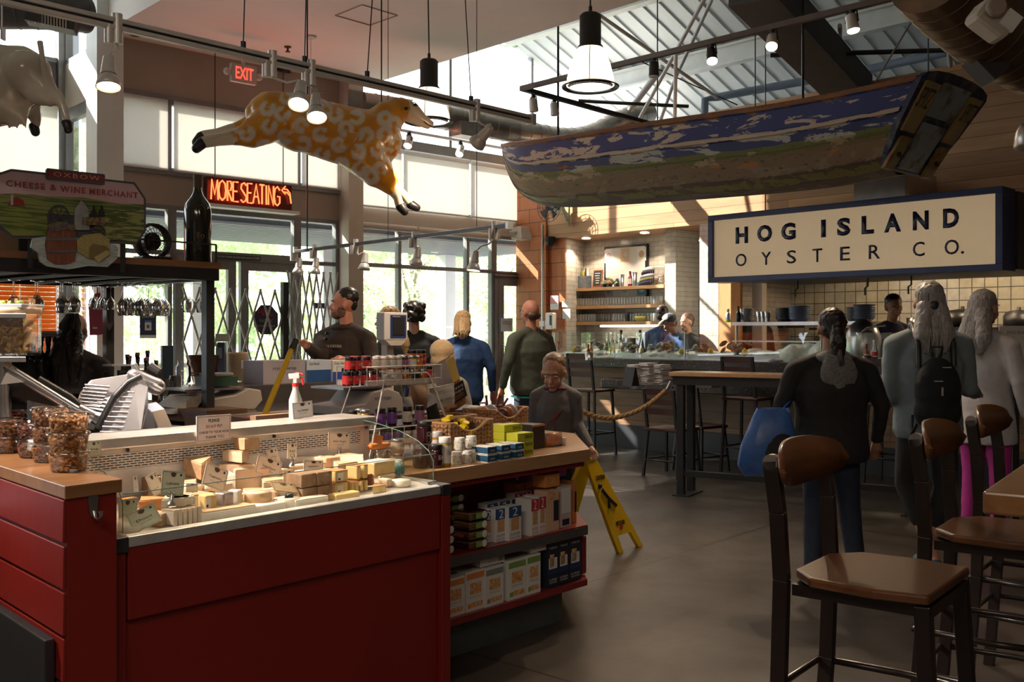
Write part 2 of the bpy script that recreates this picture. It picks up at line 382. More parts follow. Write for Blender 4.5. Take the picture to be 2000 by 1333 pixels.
abox('wall_kitchen', m_ktile, 12.3,12.4,-5,7.5,0,2.75)
abox('wall_kitchen', m_tile, 10.7,12.3,7.42,7.5,0,2.75)
abox('trim_2', wood('orange_post', (.42,.20,.08),(.52,.27,.12),.45, rot=0, axis='Z'),10.15,10.4,6.93,7.10,0,2.75)
abox('trim_3', m_beige, 10.5,10.6,6.72,6.86,0,2.75)
abox('wall_right', m_orange_block, 10.2,10.225,9.74,10.06,0,2.75)
abox('wall_right', m_orange_block, 10.14,10.95,10.06,10.68,0,3.9)
# window wall: sills, columns, spandrels
abox('wall_window', m_tan, 4.25,7.06, BW, BW+.12,2.83,3.2)
abox('wall_window', m_tan, 4.25,7.06, BW, BW+.12,4.0,4.62)
abox('wall_window', m_beige, 7.28,10.2, BW, BW+.12,2.82,3.04)
abox('wall_window', m_frame, 7.28,12.2, BW, BW+.12,3.84,3.95)
abox('wall_column', m_beige, 7.06,7.28, BW-.22, BW+.14,0,4.6)
abox('wall_column', m_white, 3.97,4.25, BW-.16, BW+.14,0,5.2)
abox('trim_4', m_frame, 4.25,7.06, BW-.03, BW, 3.16,3.2)
abox('trim_5', m_frame, 4.25,7.06, BW-.03, BW, 4.0,4.05)
abox('trim_6', m_frame, 10.16,10.2, BW-.05, BW+.1,2.82,3.9)
# left return and set-back wall
abox('wall_window', m_beige, 3.99,4.06, BW, 11.6,0,1.0)
abox('wall_window', m_beige, 3.99,4.06, BW, 11.6,3.9,4.4)
abox('wall_window', m_beige, 3.99,4.06, BW, 11.6,5.0,5.3)
abox('wall_window', m_dsteel, -4,3.97,11.56,11.7,3.95,4.42)
abox('wall_window', m_frame, -4,3.97,11.56,11.7,2.75,3.1)
abox('wall_window', m_tan, -4,3.97,11.56,11.7,0,.9)
abox('trim_7', m_frame, 3.92,4.06,11.52,11.66,0,5.2)
def window(n, a0, a1, z0, z1, b=BW, muls=(), trans=(), fw=.05, m=None, parent_m=None, axis='b', glass=True):
    m = m or m_frame; bx = (lambda mb, p0, p1, z0, z1: wbox(mb, p0, p1, b, b+.08, z0, z1)) if axis == 'b' else (lambda mb, p0, p1, z0, z1: wbox(mb, b-.08, b, p0, p1, z0, z1))
    mb = MB()
    for z in (z0, z1-fw): bx(mb, a0, a1, z, z+fw)
    for a in (a0, a1-fw)+tuple(q-fw/2 for q in muls): bx(mb, a, a+fw, z0+fw, z1-fw)
    es = [a0+fw]+sorted(muls)+[a1-fw]
    for z in trans: bx(mb, a0+fw, a1-fw, z-fw/2, z+fw/2)
    o = struct(mb, 'window_%d' % n, m)
    if glass:
        g = MB(); p = lambda a, bb, z: W(a, bb, z) if axis == 'b' else W(bb-.08, a, z)
        q = b+.04
        g.add([p(a0+fw, q, z0+fw), p(a1-fw, q, z0+fw), p(a1-fw, q, z1-fw), p(a0+fw, q, z1-fw)], [(0,1,2,3)])
        go = g.build('pane', m_pane, o); go.location = (0,0,0)
    return o
window(1,4.25,7.06,3.2,4.0, muls=(4.83,6.48), fw=.05)
window(2,4.25,4.86,0,2.83, trans=(2.3,))
window(3,4.86,6.46,2.26,2.83)
window(4,6.46,7.06,0,2.83, trans=(2.27,), muls=())
window(5,7.28,9.72,.1,2.82, muls=(8.02,9.22), trans=(2.29,))
window(6,9.72,10.45,2.2,2.82)
window(7,7.28,12.2,3.95,5.7, muls=(8.9,10.5), fw=.045)
window(8,-4,3.97,4.42,5.2, b=11.56, muls=(1.0,2.5))
window(9,-4,3.97,3.1,3.95, b=11.56, muls=(1.0,2.5))
window(10,-4,3.97,.9,2.75, b=11.56, muls=(-1.0,1.2,2.75))
window(11, BW+.1,11.56,4.4,5.0, b=4.07, axis='a')
window(12, BW+.1,11.56,1.0,3.9, b=4.07, axis='a', trans=(3.8,), fw=.07)
window(13,7.28,10.2,3.04,3.86, muls=(8.02,9.22), fw=.04)
# gable infill above the clerestory, right of the sky opening
mb = MB();mb.prism([(9.2,5.9),(10.08,5.72),(11.0,5.36),(12.3,4.8),(14,4.2),(14,6.3),(9.2,6.3)], BW, BW+.1, lambda x, y, z: W(x, z, y)); struct(mb, 'wall_gable', m_white)
mb = MB();mb.prism([(12.3,3.9),(14,3.9),(14,4.3),(12.3,4.85)], BW, BW+.1, lambda x, y, z: W(x, z, y)); struct(mb, 'wall_gable', m_white)
# doors: double door in the left bay, single door in the right bay
def door(n, a0, a1, z1, b=BW-.02, hinge=1, kick=.25):
    f = MB(); w_ = .10
    for a in (a0, a1-w_): wbox(f, a, a+w_, b-.02, b+.05,0, z1)
    wbox(f, a0+w_, a1-w_, b-.02, b+.05, z1-w_, z1); wbox(f, a0+w_, a1-w_, b-.02, b+.05,0, kick)
    o = struct(f, 'door_%d' % n, m_frame, bevel=.004)
    g = MB(); g.add([W(a0+w_, b+.015, kick), W(a1-w_, b+.015, kick), W(a1-w_, b+.015, z1-w_), W(a0+w_, b+.015, z1-w_)], [(0,1,2,3)]); g.build('pane', m_pane, o)
    hx = a1-.06 if hinge > 0 else a0+.06
    h = MB(); h.tube([W(hx, b-.03,.95), W(hx, b-.09,.97), W(hx, b-.09,1.2), W(hx, b-.03,1.22)], .012); h.build('door_handle', m_steel, o)
door(1,4.88,5.62,2.24, hinge=1); door(2,5.68,6.44,2.24, hinge=-1); door(3,9.78,10.40,2.19, hinge=-1)
abox('trim_8', m_frame, 9.72,9.78, BW-.03, BW+.08,0,2.25)
abox('trim_9', m_frame, 10.40,10.46, BW-.03, BW+.08,0,2.25)
abox('trim_10', m_frame, 4.86,6.46, BW-.05, BW+.08,2.24,2.34)
abox('trim_11', m_frame, 9.72,10.46, BW-.04, BW+.08,2.19,2.30)
# roller blinds
def blind(name, a0, a1, z0, z1, b, label, cat='roller blind', group=None, roll=True):
    mb = MB();n = 10
    t = thing(name, label, cat, W((a0+a1)/2, b, z0), group=group)
    wbox(mb, a0, a1, b-.002, b+.002, z0, z1); mb.build('fabric', m_blind, t)
    mb = MB();mb.cyl(W(a0, b, z0), W(a1, b, z0),.012, n=8); mb.build('bottom_bar', m_white, t)
    if roll: mb = MB();mb.cyl(W(a0, b, z1-.02), W(a1, b, z1-.02),.035, n=12); mb.build('roller', m_white, t)
    return t
bl = 'high window roller blinds'
blind('roller_blind', 4.30,4.80,3.22,4.0, BW-.02, 'narrow translucent cream roller blind high over the neon sign, leftmost of its window', group=bl, roll=False)
blind('roller_blind', 4.87,6.45,3.22,4.0, BW-.02, 'wide translucent cream roller blind behind the hanging yellow sheep', group=bl, roll=False)
blind('roller_blind', 6.51,7.04,3.22,4.0, BW-.02, 'narrow translucent cream roller blind beside the tall beige column, above the neon sign end', group=bl, roll=False)
blind('roller_blind', 7.30,8.02,3.05,3.84, BW-.04, 'cream roller blind high behind the front hooves of the yellow sheep', group=bl)
blind('roller_blind', 8.05,9.20,3.05,3.84, BW-.04, 'middle cream roller blind of the row between yellow sheep and boat', group=bl)
blind('roller_blind', 9.24,10.14,3.05,3.84, BW-.04, 'cream roller blind just left of the boat bow', group=bl)
blind('roller_blind', 1.3,3.9,3.12,3.93,11.5, 'pale roller blind behind the cream cow hooves', group=bl, roll=False)
def vroll(a0, a1, lab):
    mb = MB();mb.cyl(W(a0, BW-.06,2.79), W(a1, BW-.06,2.79),.045, n=14); one(mb, 'rolled_blind', m_beige, lab, 'roller blind', 'rolled up window blinds')
vroll(7.3,8.25, 'rolled up cream blind on top of the lower window beside the beige column')
vroll(8.27,9.75, 'long rolled up cream blind over the middle lower windows')
# fir slat (venetian) blind on far left
mb = MB();t = thing('venetian_blind', 'orange wooden venetian blind with backlit slats behind the hanging wine glasses', 'venetian blind', W(1.4,11.5,1.0))
for k in range(34):
    z = 1.03+k*.05; mb.hexa([W(a_, b_, z+h_) for q_ in (0,.003) for a_, b_, h_ in ((-1,11.47, q_-.024),(3.9,11.47, q_-.024),(3.9,11.52, q_+.022),(-1,11.52, q_+.022))])
mb.build('slats', blind_mat('orange_slat', (.75,.23,.04),.35), t)
for px in (39,111):
    q = PB(px, 600,11.45); mb = MB();mb.tube([Vector((q.x, q.y, 1.0)), Vector((q.x, q.y, 2.75))], .006,6); mb.build('ladder_cord', m_white, t)
# ================================================================= OUTSIDE
gm = mat('patio_concrete', (.55,.52,.48),.8, var=.1, vs=1)
abox('floor_patio', gm, -8,18, BW+.9,16,-.12,-.02)
abox('ground_garden', mat('garden_soil', (.20,.26,.10),.9, var=.3, vs=2),-20,30,16,45,-.3,-.1)
t = thing('railing', 'pale wooden patio railing outside the glass doors', 'railing', W(5,13.2,0))
mb = MB();wbox(mb, -4,13,13.17,13.27,.92,.98); mb.build('top_rail', mat('rail_wood', (.42,.36,.33),.6), t)
mb = MB();wbox(mb, -4,13,13.19,13.25,.62,.70); wbox(mb, -4,13,13.19,13.25,.1,.2); mb.build('lower_rail', m_white, t)
for k in range(9):
    mb = MB();wbox(mb, -3.6+k*2,-3.48+k*2,13.16,13.28,0,.92); mb.build('post', m_white, t)
t = thing('pergola', 'grey slatted patio awning outside above the lower windows', 'awning', W(6,12,2.7))
mb = MB();mg = mat('awning_grey', (.20,.21,.25),.6, var=.08)
for k in range(15): wbox(mb, 3.9,11.5,11.1+k*.145,11.2+k*.145,2.72-.0*k, 2.75)
mb.build('slats', mg, t); mb = MB();wbox(mb, 3.9,11.5,11.0,13.3,2.80,2.84); mb.build('cover', mg, t)
for a in (4.4,6.2,8.3,10.7):
    mb = MB();wbox(mb, a, a+.22,13.0,13.22,0,2.8); mb.build('post', m_white, t)

# trees
m_leaf = bpy.data.materials.new('leaf'); m_leaf.use_nodes = True; nt = m_leaf.node_tree; L = nt.links.new; nt.nodes.remove(nt.nodes['Principled BSDF'])
d = nd(nt, 'ShaderNodeBsdfDiffuse'); tt = nd(nt, 'ShaderNodeBsdfTranslucent'); oi = nd(nt, 'ShaderNodeTexCoord'); n = nd(nt, 'ShaderNodeTexNoise', Scale=1.3, Detail=5); L(oi.outputs['Object'], n.inputs[0])
r = nd(nt, 'ShaderNodeValToRGB'); L(n.outputs['Fac'], r.inputs[0]); r.color_ramp.elements[0].position = .35; r.color_ramp.elements[1].position = .65
r.color_ramp.elements[0].color = (.44,.55,.32,1); r.color_ramp.elements[1].color = (.80,.86,.60,1)
L(r.outputs[0], d.inputs[0]); L(r.outputs[0], tt.inputs[0]); mx = nd(nt, 'ShaderNodeMixShader', Fac=.5); L(d.outputs[0], mx.inputs[1]); L(tt.outputs[0], mx.inputs[2]); L(mx.outputs[0], nt.nodes['Material Output'].inputs[0])
def tree(a, b, hgt, rad, seed, lab, n=5200, low=.15):
    rr = random.Random(seed); p = W(a, b, 0); t = thing('tree', lab, 'tree', p, group='trees beyond the patio')
    mb = MB();mb.tube([p, p+Vector((.1,.05, hgt*.45)), p+Vector((-.1,.1, hgt*.8))], [.16,.12,.05], 8)
    for k in range(6):
        z = hgt*(.3+.08*k); an = rr.uniform(0,6.28); mb.tube([p+Vector((0,0, z)), p+Vector((math.cos(an)*rad*.7, math.sin(an)*rad*.7, z+hgt*.2))], [.06,.015], 6)
    mb.build('trunk', mat('bark', (.30,.25,.20),.9), t)
    mb = MB();cl = [(rr.uniform(-1,1)*rad*.7, rr.uniform(-1,1)*rad*.7, hgt*rr.uniform(low, .95), rad*rr.uniform(.25,.5)) for _ in range(26)]
    vs = []; fs = []
    for k in range(n):
        x, y, z, r_ = rr.choice(cl); v = Vector((rr.gauss(0,1), rr.gauss(0,1), rr.gauss(0,1))).normalized()*r_*rr.uniform(.6,1)
        c = p+Vector((x, y, z))+v; s_ = rr.uniform(.05,.11); u = Vector((rr.gauss(0,1), rr.gauss(0,1), rr.gauss(0,1))).normalized(); w_ = u.orthogonal().normalized()
        o = len(vs); vs += [c-u*s_, c+w_*s_*.5, c+u*s_, c-w_*s_*.5]; fs.append((o, o+1, o+2, o+3))
    mb.add(vs, fs); mb.build('foliage', m_leaf, t)
tree(3.2,17,5.0,1.7,1, 'pale green tree seen through the glass behind the takeout poster')
tree(5.6,18,5.0,1.7,2, 'bluish green tree seen through the left half of the folding gate')
tree(8.3,17.5,4.2,1.8,3, 'round bright green tree behind the glass double door')
tree(11.3,18,4.6,1.9,4, 'leafy tree just right of the tall beige column')
tree(14.2,18.5,5.0,2.0,5, 'loose pale green tree behind the curly haired man')
tree(17.5,19.5,5.2,2.2,6, 'bright yellow green tree behind the woman in the blue jacket')
tree(0.5,16.5,4.6,1.7,7, 'tree beyond the narrow window by the red apron bag')
tree(21,20,5,2.2,8, 'tree outside the glass door beside the orange block pier')
# ================================================================= OYSTER BAR, KITCHEN, SIGN, BOAT
NB = -BX
m_navy = mat('navy_paint', (.018,.035,.13),.4, var=.1)
m_ink = mat('navy_letters', (.012,.018,.07),.4, var=0)
def lampmat(n, c, e): return mat(n, c, .4, var=0, emit=e, ecol=c)
# --- big shop sign
t = thing('shop_sign', 'long blue framed cream sign reading HOG ISLAND OYSTER CO. above the kitchen', 'sign', W(8.7,4.7,1.93))
b0, b1 = 3.22,6.17; mb = MB()
wbox(mb, 8.62,8.9, b0, b1,1.93,1.985); wbox(mb, 8.62,8.9, b0, b1,2.575,2.63); wbox(mb, 8.62,8.9, b0, b0+.06,1.985,2.575); wbox(mb, 8.62,8.9, b1-.06, b1,1.985,2.575); mb.build('frame', m_navy, t, bevel=.004)
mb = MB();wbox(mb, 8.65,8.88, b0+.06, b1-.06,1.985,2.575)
mb.build('panel', mat('sign_panel', (.66,.50,.31),.5, var=.08, vs=1.5, emit=.2, ecol=(.95,.70,.42)), t)  # faint glow put into the cream so the panel looks lit
def sign_letters(chars, zt, zb, a, par, m, bold):
    for ch, x0, x1 in chars:
        p0 = PA(x0,600, a); p1 = PA(x1,600, a); q = Vector((p0.x, p0.y, zb))
        text(ch, 'letter', m, par, frame(q, NB, ZX),(p1-p0).length*(1),(zt-zb) if ch != '.' else .025, ext=.004, bold=bold, world=True)
zb1 = (PA(1437,477,8.65).z+PA(1857,445,8.65).z)/2
sign_letters([('H', 1437,1461),('O', 1479,1508),('G', 1526,1554),('I', 1604,1613),('S', 1635,1661),('L', 1683,1707),('A', 1727,1760),('N', 1783,1814),('D', 1842,1873)], zb1+.168, zb1,8.645, t, m_ink, .045)
zb2 = (PA(1447,521,8.65).z+PA(1857,497,8.65).z)/2
sign_letters([('O', 1437,1458),('Y', 1487,1506),('S', 1537,1555),('T', 1587,1606),('E', 1641,1660),('R', 1697,1719),('C', 1783,1806),('O', 1845,1873),('.', 1877,1883)], zb2+.128, zb2,8.645, t, m_ink, .005)
mb = MB();mb.hexa([W(8.9, b0-.02,1.95), W(10.1, b0-.02,1.95), W(10.1, b1-.1,1.95), W(8.9, b1-.1,1.95), W(8.9, b0-.02,2.61), W(10.1, b0-.02,2.61), W(10.1, b1-.1,2.61), W(8.9, b1-.1,2.61)])
t = thing('range_hood', 'dark metal extraction hood box behind the long cream sign', 'hood', W(9.5,4.7,1.95))
mb.build('hood_shell', mat('hood_metal', (.05,.04,.035),.4,.6, var=.15), t)
mb = MB();wbox(mb, 9.4,10.1,4.42,4.95,2.61,3.0); mb.build('duct_collar', m_steel, t)
for b in (5.6,4.6,3.6):
    p = W(11.3, b, 2.74); mb = MB();mb.cyl(p, p-ZX*.02,.06, n=16); one(mb, 'kitchen_light', lampmat('downlight_glow', (1,.90,.72),30), 'recessed kitchen light over the tiles behind the cream sign', 'light', 'recessed kitchen lights'); l = bpy.data.objects.new('kitchen_lamp', bpy.data.lights.new('kitchen_lamp', 'SPOT')); C.objects.link(l); l.location = p-ZX*.04; l.data.energy = 32; l.data.spot_size = 2.5; l.data.color = (1,.72,.42); l.data.shadow_soft_size = .05
# hanging hooks under hood
for k, px in enumerate((1558,1695,1780)):
    p = PA(px, 552,9.3); p.z = 1.95; mb = MB();mb.tube([p, p+Vector((0,0,-.08)), p+NB*-.03+Vector((0,0,-.10)), p+NB*-.03+Vector((0,0,-.17))], .009,6)
    one(mb, 'utensil_hook', m_black, ['black hook under the hood nearest its left end', 'black hook hanging under the middle of the hood', 'black hook hanging under the hood above the cook'][k], 'hook')
# rods holding the sign
for k, px in enumerate((1495,)):
    p = PA(px, 400,8.7); mb = MB();mb.cyl(Vector((p.x, p.y, 2.63)), Vector((p.x, p.y, 4.3)),.006, n=6); one(mb, 'hanger_rod', m_black, 'thin black rod above the left end of the cream sign', 'rod')
# --- bar
t = thing('oyster_bar', 'long terrazzo topped bar with wooden plank front under the cream sign', 'bar counter', W(9.4,4,0))
mb = MB();wbox(mb, 9.05,9.75,-3,9.35,.985,1.10); mb.build('bar_top', m_terr, t, bevel=.012)
mb = MB();wbox(mb, 9.38,9.7,-3,9.3,.28,.985); mb.build('plank_front', m_barwood, t)
mb = MB();wbox(mb, 9.34,9.7,-3,9.3,0,.28); mb.build('kick_board', mat('dark_kick', (.02,.022,.03),.5), t)
mb = MB();wbox(mb, 8.72,9.4,5.3,7.75,.76,.87); mb.build('low_counter', m_terr, t, bevel=.012)
# barrier: glass guard, ice bed, oysters
t = thing('glass_guard', 'clear glass screen in front of the oysters on the bar', 'glass screen', W(9.2,6.6,1.1))
mb = MB();mb.add([W(9.2,4.0,1.115), W(9.2,9.0,1.115), W(9.2,9.0,1.41), W(9.2,4.0,1.41)], [(0,1,2,3)])
mb.add([W(9.2,9.0,1.115), W(9.65,9.0,1.115), W(9.65,9.0,1.41), W(9.2,9.0,1.41)], [(0,1,2,3)]); mb.build('pane', thin_glass('guard_glass', (.9,.97,.95),.3), t)
mb = MB()
for b in (9.0,6.9,5.2): mb.cyl(W(9.2, b, 1.10), W(9.2, b, 1.41),.008, n=8)
mb.build('post', m_steel, t)
t = thing('ice_bed', 'steel tray heaped with crushed ice behind the bar glass', 'ice tray', W(9.45,6.4,1.1))
mb = MB();wbox(mb, 9.26,9.68,4.1,8.85,1.10,1.16); mb.build('tray', m_steel, t)
m_ice = mat('ice', (.86,.86,.80),.25, var=.1, vs=40, bump=.8, bs=60, sub=.2)
mb = MB();rr = random.Random(3)
for k in range(70):
    b = 4.2+4.6*rr.random(); h_ = .05 if b > 6.2 else .12+.05*math.sin(b*5); mb.ell(W(rr.uniform(9.32,9.62), b, 1.15),(.13,.13, h_*rr.uniform(.8,1.1)),10,7)
o = blob(mb, 'ice', m_ice, t, .02,1,.02,.04)
def oyster(r_):
    mb = MB();n = 12; rings = []
    for z, s_ in ((0,.55),(.012,1),(.022,.9),(.034,.45)):
        rings.append([Vector((math.cos(2*PI*i/n)*.052*s_*(1+.15*math.sin(3*i)), math.sin(2*PI*i/n)*.036*s_*(1+.12*math.cos(2*i)), z)) for i in range(n)])
    mb.loft(rings); return mb
mo = mat('oyster_shell', (.12,.13,.10),.5, var=0, c2=(.34,.30,.22), vs=35, bump=.5, bs=50, thr=(.42,.62))
o0 = None; cl = [8.62,8.30,7.98,7.7,7.35,7.15,6.75,6.45,6.35]
for ci, b in enumerate((8.55,8.28,7.85,7.45,7.25,6.85,6.35)):
    big = (5,14,12,12,14,10,14)[ci]
    for k in range(big):
        p = W(9.34+rr.uniform(-.05,.1), b+rr.uniform(-.16,.16),1.17+.025*(k//3)+rr.uniform(0,.01)); rot = (rr.uniform(-.8,.8), rr.uniform(-.8,.8), rr.uniform(0,6))
        if o0 is None: o0 = tag(oyster(1).build('oyster', mo), 'dark rough oyster shell heaped on ice behind the bar glass', 'oyster', 'oysters on the ice'); o0.location = p; o0.rotation_euler = rot
        else: dup(o0, p, rot=rot)
l0 = None
for b in (8.68,8.42,8.05,7.6,7.0,6.6,6.15):
    p = W(9.27, b, 1.19)
    if l0 is None:
        mb = MB();mb.ell((0,0,0),(.033,.033,.042)); mb.ell((0,0,.04),(.01,.01,.012),8,5); l0 = tag(mb.build('lemon', mat('lemon', (.72,.52,.03),.4, bump=.2)), 'yellow lemon set between the oyster heaps', 'lemon', 'lemons between the oysters'); l0.location = p
    else: dup(l0, p)
mb = MB();mb.tube([W(9.25,4.9,1.1), W(9.25,4.86,1.35), W(9.28,4.75,1.46), W(9.4,4.62,1.48)], .012); o = 0
t = thing('steel_dome', 'tall rounded steel oyster stand end beside the woman in the dark jacket', 'steel stand', W(9.3,4.95,1.1))
mb.build('rim_tube', m_steel, t); mb = MB();mb.lathe([(.17,0),(.19,.1),(.18,.25),(.13,.37),(.05,.43),(.0,.44)], W(9.4,4.85,1.11),20); mb.build('dome', m_steel, t)
# --- low counter goods: folded napkin stacks, menu tent
m_cloth = mat('napkin_cloth', (.72,.68,.68),.8, var=.1, vs=20, bump=.3)
for k, (px, n) in enumerate(((1243,12),(1266,13),(1293,12))):
    base = PZ(px, 752,.87); t = thing('napkin_stack', ['stack of folded cream napkins behind the black menu tent', 'middle stack of folded cream napkins on the low counter', 'stack of folded cream napkins nearest the high table'][k], 'napkins', base, ANG_NB)
    for j in range(n):
        mb = MB();mb.box((rr.uniform(-.01,.01), rr.uniform(-.02,.02),.009+j*.0175),(.12+rr.uniform(-.01,.01),.17,.016), Matrix.Rotation(rr.uniform(-.12,.12),3, 'Z')); mb.build('napkin', m_cloth, t, bevel=.006, world=False)
base = PZ(1249,753,.87)+AX*-.14; mb = MB();mb.prism([(-.06,0),(.06,0),(.008,.19),(-.008,.19)], -.065,.065, lambda x, y, z: base+AX*x+NB*z+ZX*y); one(mb, 'menu_tent', m_black, 'small black A-shaped menu stand before the napkin stacks', 'menu stand')
base = PZ(1370,756,.87); mb = MB();mb.box(base+ZX*.06,(.35,.15,.12), Matrix.Rotation(ANG_NB, 3, 'Z')); one(mb, 'wooden_caddy', mat('caddy_brown', (.12,.08,.06),.5), 'brown box on the low counter behind the high table legs', 'box')
# --- bottles
def bottle_prof(r, h, nr, sh=.6, nh=.85): return [(r*.9,0),(r, .01),(r, h*sh),(r*.75, h*(sh+.08)),(nr, h*(sh+.2)),(nr, h*nh),(nr*1.2, h*nh+.002),(nr*1.2, h)]
m_gls = mat('clear_glass', (.95,.97,.97),.03, var=0, trans=1, ior=1.45)
m_gl2 = thin_glass('thin_clear', (.94,.96,.96),.6); m_ware = mat('glassware', (.80,.84,.84),.08, var=0, alpha=.42)
def bottle(name, lab, p, r, h, glass, cap, capc, labc=None, cat='bottle', group=None, sh=.58, nr=None, lz=(.15,.5), lt=None):
    t = thing(name, lab, cat, p, group=group); nr = nr or r*.38
    mb = MB();mb.lathe(bottle_prof(r, h*.93, nr, sh), n=18); mb.bl('body', glass, t)
    mb = MB();mb.cyl((0,0, h*.90),(0,0, h), nr*1.35, n=14); mb.bl('cap', capc, t, bevel=.001)
    if labc: mb = MB();mb.lathe([(r+.0015, h*lz[0]),(r+.0015, h*lz[1])], n=20, cap=False); mb.bl('label', labc, t)
    return t
m_redcap = mat('red_cap', (.45,.02,.02),.4); m_greenglass = mat('green_glass', (.22,.35,.08),.05, var=0, trans=.7); m_darkglass = mat('dark_glass', (.01,.012,.008),.06, var=0, coat=.5); m_hot = mat('hot_sauce', (.40,.05,.02),.2); m_tab = mat('amber_sauce', (.50,.28,.06),.2)
m_paper = mat('white_paper', (.72,.70,.66),.7, var=.04)
def on_bar(px, a=9.25): p = PA(px, 700, a); p.z = 1.10; return p
for k, (px, aa) in enumerate(((1080,9.28),(1091,9.22),(1149,9.12),(1155,9.2))):
    p = PZ(px, 701-(1 if k < 2 else 0),1.10); p.z = 1.1
    bottle('sauce_bottle', ['red capped sauce bottle on the bar beside the bald man, left of its pair', 'red capped sauce bottle on the bar beside the bald man, right of its pair', 'white sauce bottle left of the glass screen', 'red capped hot sauce bottle at the left end of the glass screen'][k], PD(px, 0, p.y) * Vector((1,1,0)) if 0 else p, .022,.2 if k != 2 else .17, m_tab if k % 2 else m_hot, None, m_redcap, m_paper)
for k, px in enumerate((1086,1152)):
    p = PZ(px, 704,1.10); mb = MB();mb.lathe([(.05,0),(.055,.09),(.05,.09),(.045,.01)], p, 16, cap=False); mb.cyl(p, p+ZX*.005,.05); one(mb, 'condiment_pail', m_steel, ['small steel pail among sauce bottles beside the bald man', 'small steel pail at the end of the glass screen'][k], 'pail')
def plate(px, py, lab, z=1.10, r=.11):
    p = PZ(px, py, z); t = thing('plate', lab, 'plate', p); mb = MB();mb.lathe([(0,.004),(r*.6,.004),(r, .018),(r, .022),(r*.6,.01),(0,.01)], n=24, cap=False); mb.bl('dish', mat('porcelain', (.78,.76,.72),.2), t)
    mb = MB()
    for k in range(5): mb.ell((rr.uniform(-.05,.05), rr.uniform(-.05,.05),.025),(.03,.02,.012),8,5, Matrix.Rotation(rr.uniform(0,3),3, 'Z'))
    mb.bl('napkin', m_cloth, t)
plate(1182,702, 'white plate on the bar before the left end of the oyster glass'); plate(1517,707, 'white plate with napkin on the bar before the crushed ice'); plate(1098,694, 'white plate on the bar right of the bald man')
for k, (px, h_, g, c, lb) in enumerate(((1213,.32, m_greenglass, m_darkglass, m_paper),(1250,.32, m_greenglass, m_darkglass, None))):
    p = PA(px, 690,9.72); p.z = 1.1; bottle('wine_bottle', ['white labelled wine bottle standing in ice behind the oyster glass', 'green wine bottle standing upright behind the oyster glass'][k], p+ZX*.02,.037, h_, g, None, c, lb)
t = thing('wine_bucket', 'clear bright ice bucket between two wine bottles behind the oyster glass', 'ice bucket', PA(1233,690,9.7)*Vector((1,1,0)).x if 0 else Vector((PA(1233,690,9.68).x, PA(1233,690,9.68).y, 1.12)))
mb = MB();mb.lathe([(.09,0),(.12,.22),(.115,.22),(.085,.01),(0,.01)], n=20, cap=False); mb.bl('bucket', m_gl2, t); mb = MB();mb.ell((0,0,.14),(.1,.1,.1)); mb.bl('ice', m_ice, t)
# right end of the bar: sauces and cola
for k, (px, g, h_, py) in enumerate(((1672, m_tab, .21,711),(1692, m_hot, .2,712))):
    bottle('sauce_bottle', ['red capped sauce bottle on the bar left of the glass cola bottle', 'red capped hot sauce bottle touching the glass cola bottle'][k], PZ(px, py, 1.10),.022, h_, g, None, m_redcap, m_paper)
p = PZ(1694,716,1.10); mb = MB();mb.lathe([(.038,0),(.042,.10),(.037,.1),(.034,.01)], p, 16, cap=False); mb.cyl(p, p+ZX*.005,.038); one(mb, 'condiment_pail', m_steel, 'small steel pail beside the glass cola bottle', 'pail')
p = PZ(1708,716,1.10); t = thing('cola_bottle', 'clear glass cola bottle with red label on the bar', 'bottle', p)
mb = MB();mb.lathe([(.028,0),(.031,.02),(.026,.05),(.031,.10),(.030,.14),(.018,.18),(.012,.22),(.013,.245)], n=18); mb.bl('body', m_gl2, t)
mb = MB();mb.lathe([(.0315,.10),(.031,.135)], n=18, cap=False); mb.bl('label', mat('cola_red', (.6,.05,.05),.4), t); mb = MB();mb.lathe([(.025,.005),(.024,.05),(.028,.085)], n=16); mb.bl('cola', m_darkglass, t)
# --- pass shelf with crockery over the kitchen counter
t = thing('pass_shelf', 'steel pass shelf stacked with bowls behind the oyster ice', 'shelf', W(9.9,5.4,0))
mb = MB();wbox(mb, 9.9,10.35,5.1,6.75,1.49,1.53); wbox(mb, 9.9,10.35,5.1,6.75,1.30,1.315); mb.build('shelf_board', m_steel, t)
for b in (6.7,5.15):
    mb = MB();mb.cyl(W(9.93, b, .9), W(9.93, b, 1.49),.018, n=8); mb.build('post', m_steel, t)
mb = MB();wbox(mb, 10.3,10.9,-3,6.9,.88,.93); mb.build('prep_top', m_steel, t); mb = MB();wbox(mb, 10.35,10.85,-3,6.85,0,.88); mb.build('prep_base', m_dsteel, t)
m_bowl = mat('blue_grey_ceramic', (.10,.13,.22),.3); m_bowl2 = mat('dark_ceramic', (.03,.035,.05),.3)
def bowl_stack(px, a, z, r, n, m, lab, cat='bowls', st=.022):
    p = PA(px, 600, a); p.z = z; t = thing('bowl_stack', lab, cat, p)
    for k in range(n):
        mb = MB();q = k*st; mb.lathe([(r*.55, q),(r*.8, q+.02),(r, q+.05),(r*.97, q+.05),(r*.5, q+.012),(0, q+.012)], n=18, cap=False); mb.bl('bowl', m, t)
bowl_stack(1460,10.1,1.53,.09,6, mat('grey_ceramic', (.16,.17,.19),.4), 'stack of grey bowls at the left of the pass shelf')
bowl_stack(1533,10.1,1.53,.11,6, m_bowl2, 'stack of near black bowls in the middle of the pass shelf'); bowl_stack(1562,10.1,1.53,.13,7, m_bowl, 'tall stack of blue bowls on the pass shelf left of the dark haired woman')
